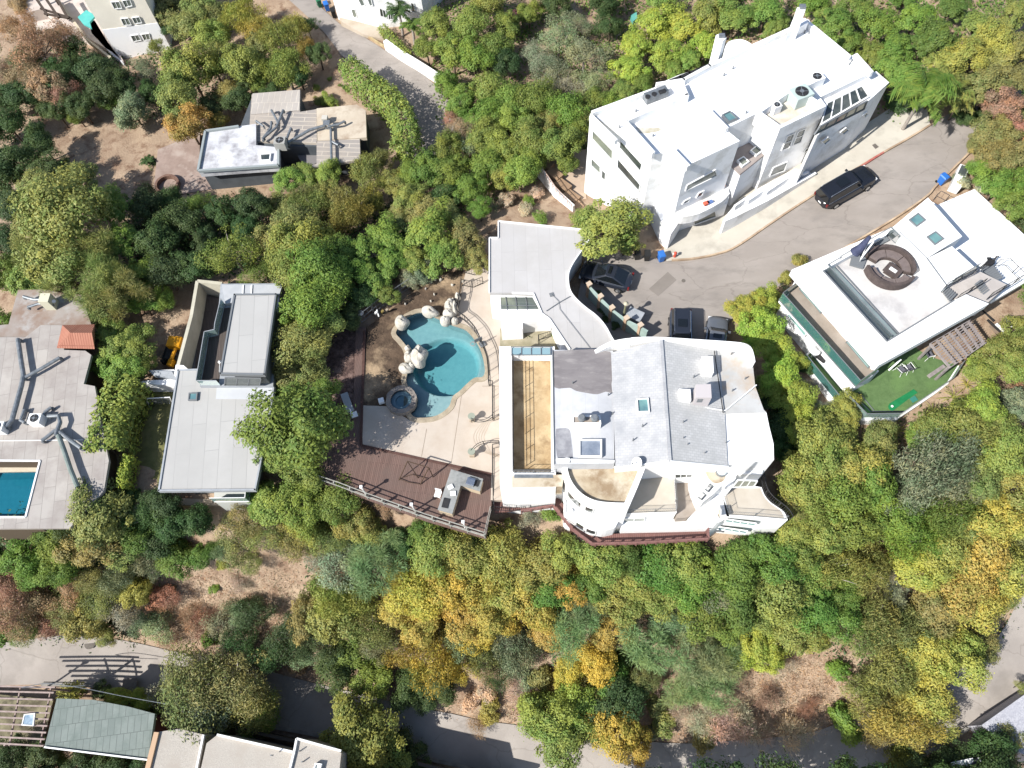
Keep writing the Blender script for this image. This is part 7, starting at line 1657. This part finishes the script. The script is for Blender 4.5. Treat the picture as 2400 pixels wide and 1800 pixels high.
T('broad','ygreen',(1010,1290,56),(1085,1300,60),(1185,1295,60),(1260,1320,58),(1320,1290,46)); T('broad','gold',(1050,1370,60),(980,1385,60),(1130,1355,60),(1255,1420,54),(1190,1440,50),(1330,1370,44),(940,1340,40)); T('broad','amber',(1200,1380,60),(1150,1430,54),(1080,1440,50),(990,1455,48),(1430,1480,46),(1290,1480,44),(930,1420,46)); T('broad','green',(1300,1375,50),(1380,1370,46),(990,1245,34)); T('willow','gold',(1020,1545,58),(960,1525,44),(1070,1560,40)); T('broad','gold',(1400,1555,46),(1335,1570,38),(1120,1490,40)); T('willow','sage',(1230,1530,46),(1190,1500,44),(1080,1500,44),(900,1500,44)); T('willow','olive',(1130,1540,40),(1010,1490,40)); T('shrub','green',(1455,1560,30)); T('olive','olive',(1510,1590,32))
T('willow','ygreen',(770,1370,58),(830,1400,58),(790,1435,46)); T('olive','grey',(800,1320,56),(760,1310,40)); T('willow','olive',(860,1460,54),(715,1270,44)); 
T('broad','ygreen',(650,1175,58,1.5),(840,1225,44),(720,1235,44),(870,1250,36)); T('broad','mid',(720,1180,56,1.4),(790,1175,52,1.3),(610,1180,40)); T('olive','olive',(680,1260,50),(760,1260,48),(620,1250,46),(555,1275,50),(585,1320,30),(570,1220,46)); T('olive','brown',(780,1330,40),(905,1190,26,1.2)); T('broad','dark',(1110,1265,36,1.2),(940,1270,34),(1030,1285,30)); T('shrub','green',(1290,1205,22,.6)); T('olive','grey',(1240,1215,28,.7)); T('shrub','ygreen',(1640,1235,18,1.6),(1595,1210,16,1.8))
# lower left
T('dense','olive',(235,1205,72,1.3),(215,1270,62,1.2),(280,1280,50,1.1)); T('olive','dark',(200,1240,60,1.5),(340,1200,44)); T('broad','mid',(130,1275,44),(60,1310,48),(410,1310,46),(90,1340,44)); T('broad','green',(480,1300,34),(325,1255,44),(150,1330,44),(120,1245,34)); T('broad','dark',(400,1225,46),(455,1220,44),(370,1270,44),(380,1180,40),(300,1170,30,.7)); T('willow','sage',(350,1310,42),(280,1350,40),(520,1290,28)); T('broad','yellow',(325,1385,38),(200,1265,18,3.2)); T('shrub','yellow',(300,1370,22),(520,1325,14)); T('olive','rust',(30,1400,56),(85,1410,48),(40,1455,46)); T('olive','brown',(20,1350,44),(170,1375,44),(380,1400,34),(120,1460,36)); T('olive','olive',(150,1420,46),(240,1400,44),(60,1480,30),(200,1350,40)); T('broad','ygreen',(205,1455,50),(245,1485,24,1.6)); T('shrub','green',(15,1485,30),(70,1475,24)); T('olive','grey',(290,1430,44),(230,1430,36))
T('olive','sage',(370,1470,44,.9),(525,1465,44,.9),(335,1450,34,.9),(570,1430,36,.9)); T('twig','brown',(450,1450,34),(480,1460,36),(400,1500,26),(380,1410,30)); T('shrub','rust',(395,1385,18),(330,1420,26)); T('olive','dark',(590,1440,48),(560,1500,36)); T('shrub','mid',(505,1380,14),(490,1500,20))
T('olive','olive',(455,1625,84,1.3),(545,1600,80,1.3),(580,1650,62,1.2)); T('olive','grey',(420,1660,56,1.2),(500,1680,72,1.1),(480,1560,50,1.2),(590,1600,50,1.2),(400,1600,36,1.3)); T('olive','mid',(620,1680,46,1.1),(520,1740,36,1.2),(440,1740,26,1.2))
T('olive','dark',(690,1490,52),(640,1540,46),(750,1500,46),(680,1470,30)); T('broad','olive',(770,1450,58),(720,1440,44)); T('broad','dark',(790,1560,46),(960,1606,42,.8),(1030,1600,40,.8),(1000,1630,32,.7)); T('dense','mid',(825,1530,44,1.0),(860,1588,46,1.0)); T('olive','sage',(880,1628,26,.9),(720,1540,34),(650,1520,24)); T('shrub','ygreen',(1150,1650,22),(1145,1680,20)); T('twig','dark',(1165,1600,30,1.8),(1180,1560,26)); T('shrub','dry',(1100,1645,24),(1140,1620,22)); T('shrub','brown',(700,1560,20))
T('dense','bright',(850,1720,72,1.4),(820,1770,60,1.2),(880,1780,60,1.2)); T('dense','dark',(930,1780,46,1.0),(975,1805,40,.9))
T('broad','bright',(1290,1680,60,1.5),(1330,1730,60,1.3),(1350,1650,50,1.4),(1250,1670,36,1.4)); T('broad','dark',(1430,1650,56,1.2),(1470,1620,46,1.1)); T('broad','green',(1420,1600,44,1.2),(1380,1690,44,1.2)); T('broad','gold',(1450,1710,54,1.5),(1395,1690,40,1.7),(1490,1740,36,1.4)); T('willow','olive',(1370,1610,50,1.2)); T('shrub','sage',(1530,1720,20),(1230,1590,24)); T('shrub','olive',(1560,1690,30),(1645,1730,34),(1270,1590,30),(1540,1650,26)); T('twig','dry',(1700,1700,44,.8),(1640,1690,38,.8),(1740,1690,36,.8),(1530,1600,28,.8),(1210,1620,34,.8),(1330,1600,26,.8),(560,1370,26,.8),(1770,1720,40,.8),(1860,1720,40,.8),(1830,1560,30,.8),(1250,1640,28,.8),(1590,1660,30,.8)); T('twig','brown',(1120,1700,24,.7),(1150,1560,24,.8),(600,1560,30,.8),(1720,1570,30,.9),(1800,1640,30,.8),(1890,1660,26,.8))
T('broad','dark',(2330,1770,52),(2150,1810,44),(2250,1790,40),(2200,1815,40)); T('broad','mid',(2115,1795,38,1.4)); T('broad','olive',(2360,1740,36)); T('olive','ygreen',(2395,1610,16,2))
T('shrub','ygreen',(168,1628,28,1.6)); T('dense','lime',(300,1645,34,1.0),(345,1668,34,.9),(270,1640,22,1.0)); T('broad','dark',(100,1785,44),(250,1800,40),(180,1800,34),(320,1790,26),(30,1780,40),(240,1620,20,.7)); T('broad','green',(130,1795,30,1.3),(270,1780,24))
T('shrub','bright',(742,205,12),(745,238,16)); T('dense','bright',(770,237,26,.5)); T('shrub','green',(808,205,8),(813,212,6),(796,200,6),(772,185,8)); T('shrub','dark',(1400,690,12,.7))
# outside the frame edges
T('broad','mid',(-50,120,70),(-60,300,70),(-60,600,60),(2460,350,60),(2460,700,60),(2460,1050,70),(2470,1300,60),(1500,-60,60),(1750,-60,60),(2050,-60,60)); T('broad','olive',(-60,1350,60),(1250,-60,60),(550,-60,60))
T('broad','dark',(1560,1880,60,2.6),(1690,1890,72,2.6),(1830,1885,72,2.6),(1970,1870,60,2.4),(2080,1860,60,2.2),(2220,1850,60,2.0),(2330,1830,60,2.0)); T('broad','mid',(1440,1880,50,2.4))
# name every tree by its look and the nearest landmark, then by its rank among look-alikes there
info=[]
for t_ in TL:
    x,y,r,kind,hue,hh=t_; lm=min(LAND,key=lambda L:math.hypot(L[1]-x,L[2]-y)); d=math.hypot(lm[1]-x,lm[2]-y)
    info.append((WORD[hue]+' '+KINDW[kind]+' '+side(x-lm[1],y-lm[2])+' '+lm[0],d))
for i,t_ in enumerate(TL):
    key,d=info[i]; same=sorted([(info[j][1],j) for j in range(len(TL)) if info[j][0]==key]); k=[j for _,j in same].index(i)
    x,y,r,kind,hue,hh=t_
    place=key[len(WORD[hue]+' '+KINDW[kind])+1:]
    if len(same)>1: place+=', '+(ORD[k]+'nearest')
    o=tree(x,y,r,kind,hue,place,hh)
    o['group']={'shrub':'shrubs on the slopes','twig':'twiggy bushes on the slopes','pine':'pines on the slopes'}.get(kind,'trees on the slopes and between the houses')
# ================================================================== HEDGES
def hedge(label,path_px,wpx,hh,hue,zb=None,ls=.13,dens=75,seed=1,round_=True):
    rng=np.random.default_rng(seed); path=[G(a,b,hh) for a,b in path_px]; path=smoothpath(path,6); n=int(dens*sum((path[i+1]-path[i]).length for i in range(len(path)-1))*(wpx/28+2*hh)/1.0)
    pts=resample(path,200); A=np.array([p[:] for p in pts]); T_=unit(np.gradient(A,axis=0)*np.array([1,1,0])); S=np.stack([-T_[:,1],T_[:,0],0*T_[:,0]],1)
    k=rng.integers(0,200,n); th=rng.uniform(-.15*math.pi,1.15*math.pi,n); w2=wpx/56
    wob=1+.14*np.sin(k*.35+seed)+.08*np.sin(k*.9+2)
    cx=np.sign(np.cos(th))*np.abs(np.cos(th))**.6*w2*wob; cz=np.sign(np.sin(th))*np.abs(np.sin(th))**.6*hh*.55
    rad=rng.uniform(.72,1.1,n); gz=hgrid(A[:,:2])
    pos=A[k]*1.0; pos[:,2]=gz[k]+hh*.5+cz*rad; pos+=S[k]*(cx*rad)[:,None]+rng.normal(0,.08,(n,3))
    nr=unit(S[k]*np.cos(th)[:,None]+np.array([0,0,1])*(np.sin(th)+.3)[:,None]+rng.normal(0,.5,(n,3)))
    me=leaf_mesh('hedge_foliage',pos-A[0],nr,ls,.5,rng); t=thing('hedge',label,'hedge',tuple(A[0]))
    o=bpy.data.objects.new('foliage',me); COL.objects.link(o); o.parent=t; o.color=(*HUE[hue],1)
    mb=MB()
    for p in pts[5::14]: z=h(p.x,p.y); mb.tube([(p.x,p.y,z-.2),(p.x+.1,p.y,z+hh*.7)],.05,5)
    s=mb.build('stems',M_bark,t); s['kind']='stuff'; return t
hedge('bright green hedge curving between the upper lane and the striped roof house',[(812,140),(850,175),(895,205),(930,240),(950,290),(950,325),(925,345)],64,3.8,'bright',seed=3)
hedge('tall bright green hedge beside the weathered far left roof',[(290,880),(262,940),(245,1000),(236,1050)],84,3.6,'bright',ls=.15,seed=4)
hedge('thin clipped lime hedge strip left of the shaded side lawn',[(297,1068),(283,1142)],22,2.0,'lime',ls=.09,dens=160,seed=5)
hedge('low clipped green hedge below the white lane building wall',[(893,58),(925,92),(958,125)],26,1.2,'bright',ls=.1,dens=90,seed=6)
# ================================================================== PALMS, FLAX, YUCCAS
def fronds(name,label,cat,base,top,R,n,hue,w_=.12,seed=1,droop=.5,seg=5,trunk=.16,leafy=True,group=None):
    rng=random.Random(seed); t=thing(name,label,cat,base,group=group); o=Vector(base); top=Vector(top)-o
    if trunk:
        mb=MB(); mb.tube([Vector((0,0,-.1)),top*.5+Vector((.05,0,0)),top],trunk,10,trunk*.7); mb.v=[v+o for v in mb.v]; mb.build('trunk',M_pbark,t,smooth=True)
    P_,N_,T_=[],[],[]
    for k in range(n):
        a=2*math.pi*k*.382+rng.uniform(-.2,.2); el=rng.uniform(.05,1.2); L=R*rng.uniform(.75,1.1)
        for j in range(18 if leafy else 7):
            s=(j+.5)/(18 if leafy else 7); rr=L*s*math.cos(el*(1-s*.4)); zz=L*s*math.sin(el)-droop*L*s*s
            c=np.array([top.x+rr*math.cos(a),top.y+rr*math.sin(a),top.z+zz]); d=np.array([math.cos(a),math.sin(a),.3-droop*s*1.4])
            if leafy:
                for sg in (-1,1):
                    sd=np.array([-math.sin(a)*sg,math.cos(a)*sg,-.2]); P_.append(c+sd*L*.1*(1.1-s)); T_.append(sd*.9+d*.6); N_.append([0,0,1.])
            else: P_.append(c); T_.append(d); N_.append([rng.uniform(-.3,.3),rng.uniform(-.3,.3),1.])
    P_=np.array(P_);T_=unit(np.array(T_));N_=np.array(N_); N_=unit(N_-(N_*T_).sum(1,keepdims=True)*T_)
    me=leaf_mesh('fronds',P_,N_,R*(.17 if leafy else .13),w_,np.random.default_rng(seed),None,T_); c=bpy.data.objects.new('fronds',me); COL.objects.link(c); c.parent=t; c.color=(*HUE[hue],1); return t
b_=G(2116,303,.2); fronds('palm_tree','feathery green palm leaning over the sidewalk at the east end of the apartments','palm tree',b_,P(2165,215,b_.z+5.2),3.0,26,'mid',.13,2)
b_=G(2262,265); fronds('palm_tree','small green palm crown overlapping the tall trees beside the street','palm tree',b_,P(2235,225,b_.z+3.4),2.0,20,'ygreen',.13,3)
b_=G(352,385); fronds('cycad','dark spiky cycad beside the dusty patio of the striped roof house','cycad',b_,b_+Vector((0,0,.5)),1.0,22,'dark',.16,4)
b_=G(945,85); fronds('palm_tree','small dark palm at the corner of the white lane building','palm tree',b_,b_+Vector((0,.2,3)),1.7,20,'dark',.15,5); b_=G(972,105); fronds('palm_tree','second small dark palm lower right of the first by the lane wall','palm tree',b_,b_+Vector((0,.2,2.4)),1.5,20,'green',.15,6)
for i,(x,y,r,l,hu) in enumerate(((1150,450,1.1,'pale spiky yucca above the garage wing','ygreen'),(1125,425,1.0,'pale spiky yucca upper left of the larger one above the garage','ygreen'),(1160,490,.9,'low spiky yucca nearest the garage roof corner','sage'),
 (2095,1015,1.3,'striped flax plant at the foot of the turf terrace point','yellow'),(2230,935,1.2,'large striped flax plant at the right of the terrace path','yellow'),(2180,970,1.1,'striped flax plant half way along the terrace path','ygreen'),(2260,905,.9,'small striped flax plant furthest up the terrace path','yellow'),
 (1818,700,.8,'spiky agave at the kerb corner of the roof deck house','sage'),(1835,680,.7,'smaller spiky agave above the kerb corner of the roof deck house','sage'),(1822,722,.7,'dark spiky plant below the kerb corner agaves','green'))):
    b_=G(x,y); fronds('spiky_plant',l,'plant',b_,b_+Vector((0,0,.25)),r,30,hu,.12,10+i,.35,5,0,False,'spiky plants')
for i,(x,y,x2,y2) in enumerate(((400,523,376,484),(526,532,492,466),(541,526,520,490))):
    b_=G(x,y); q=P(x2,y2,b_.z+4.5); mb=MB(); mb.tube([b_,q],.16,8,.04); t=mb.build('cypress_spire',mat('olive_spire',alb(120,124,60,1.8),alb(90,96,46,1.8),6,.95,.6)); tag(t,['slim olive spire standing alone in the shade left of the pair','left slim olive spire of the pair in the shade','right slim olive spire of the pair in the shade'][i],'tree','slim spires in the shade')
# ================================================================== GROUND COVER (uncountable)
def cover(name,label,polys,n,ls,asp,hue,seed,hgt=.25,clump=.5,tang=None):
    rng=np.random.default_rng(seed); P_=[]
    for px in polys:
        w_=np.array([G(a,b)[:2] for a,b in px]); lo,hi=w_.min(0),w_.max(0); m=int(n*len(px)*0+n/len(polys)); c=rng.uniform(lo,hi,(m*2//12+1,2)); c=c[inpoly(c,w_)]
        if len(c)==0: continue
        q=c[rng.integers(0,len(c),m)]+rng.normal(0,clump,(m,2)); P_.append(q)
    q=np.concatenate(P_); z=np.concatenate([hgrid(s) for s in np.array_split(q,max(1,len(q)//3000))]); pos=np.column_stack([q,z+rng.uniform(0,hgt,len(q))])
    nr=unit(rng.normal(0,.6,(len(q),3))+np.array([0,0,1])); tg=None
    if tang: tg=unit(rng.normal(0,.5,(len(q),3))+np.array([0,0,1.]))
    o0=pos.mean(0); me=leaf_mesh(name,pos-o0,nr if tang is None else unit(nr-(nr*tg).sum(1,keepdims=True)*tg),ls,asp,rng,None,tg); o=bpy.data.objects.new(name,me); COL.objects.link(o); o.location=o0; o.color=(*HUE[hue],1); stuff(o,label,'ground cover'); return o
big=[(-60,1250),(340,1240),(350,1480),(-60,1490)]
cover('green_ground_cover','low leafy green ground cover under the trees of the long slope',[big,[(700,1240),(1130,1290),(1850,1290),(2000,1000),(2460,900),(2460,1400),(2250,1560),(2000,1640),(1960,1520),(1730,1540),(1560,1560),(1100,1540),(900,1600),(740,1540)]],26000,.13,.45,'dark',21,.5,.6)
cover('brown_brush','low dry brown brush scattered over the long slope',[big,[(350,1240),(1130,1290),(1850,1290),(2250,1560),(1900,1700),(1500,1725),(1200,1690),(900,1640),(450,1520)]],8000,.13,.2,'brown',22,.3,.5)
cover('dry_grass','pale dry grass on the bare patches of the slope',[[(380,1340),(700,1330),(680,1500),(420,1500)],[(1110,1560),(1450,1560),(1500,1720),(1180,1680)],[(1750,1550),(1960,1540),(1960,1700),(1740,1720)]],26000,.14,.12,'dry',23,.16,.5,True)
cover('ivy','dark ivy under the trees of the upper left gardens',[[(-60,150),(300,110),(560,140),(700,60),(720,120),(560,230),(380,270),(200,230),(80,300),(100,420),(-60,460)],[(300,480),(600,470),(640,640),(560,640),(420,650),(300,720)],[(620,480),(1100,470),(1000,600),(850,690),(750,740),(740,1000),(640,1100),(620,800)]],26000,.15,.5,'dark',24,.5,.5)
cover('ivy','green ivy below the trees behind the white apartments',[[(960,-60),(2400,-60),(2400,140),(2080,280),(1900,60),(1380,260),(1380,360),(1150,470),(1050,300)]],26000,.15,.5,'green',25,.5,.6)
cover('leaf_litter','reddish leaf litter along the edge of the lower lane',[[(-40,1500),(300,1500),(600,1560),(1200,1695),(1200,1670),(600,1540),(300,1480)],[(740,760),(840,770),(830,960),(740,960)],[(1400,1700),(1800,1700),(1900,1700),(1800,1730),(1500,1735)]],6000,.06,.5,'brown',26,.06,.3)
# ================================================================== TERRAIN (last of the ground: kept below every pad)
xs = np.arange(-95, 96, 1.0); ys = np.arange(-45, 131, 1.0)
XX, YY = np.meshgrid(xs, ys); xy = np.stack([XX.ravel(), YY.ravel()], 1); Z = np.concatenate([hgrid(c_) for c_ in np.array_split(xy, 20)])
Z += 0.12 * np.sin(xy[:, 0] * 1.7 + 2 * np.sin(xy[:, 1] * .6)) * np.sin(xy[:, 1] * 1.3) * (Z < -4.5) * (Z > -14)
for poly, z in PADS:
    c = poly.mean(0); big = c + (poly - c) * 1.04
    k = inpoly(xy, big); Z[k] = np.minimum(Z[k], z)
nx, ny = len(xs), len(ys)
me = bpy.data.meshes.new('ground')
ii = (np.arange(ny - 1)[:, None] * nx + np.arange(nx - 1)[None, :]).ravel()
F = np.stack([ii, ii + 1, ii + nx + 1, ii + nx], 1)
me.from_pydata(np.column_stack([xy, Z]).tolist(), [], F.tolist()); me.materials.append(
    mat('dry_hillside_soil', alb(208, 183, 156), alb(178, 152, 128), .35, .95, .6, bscale=5, detail=12, lo=.35, hi=.65, c3=alb(150, 120, 98), s3=.8))
me.polygons.foreach_set('use_smooth', [True] * len(me.polygons))
g = bpy.data.objects.new('ground', me); COL.objects.link(g); struct(g)
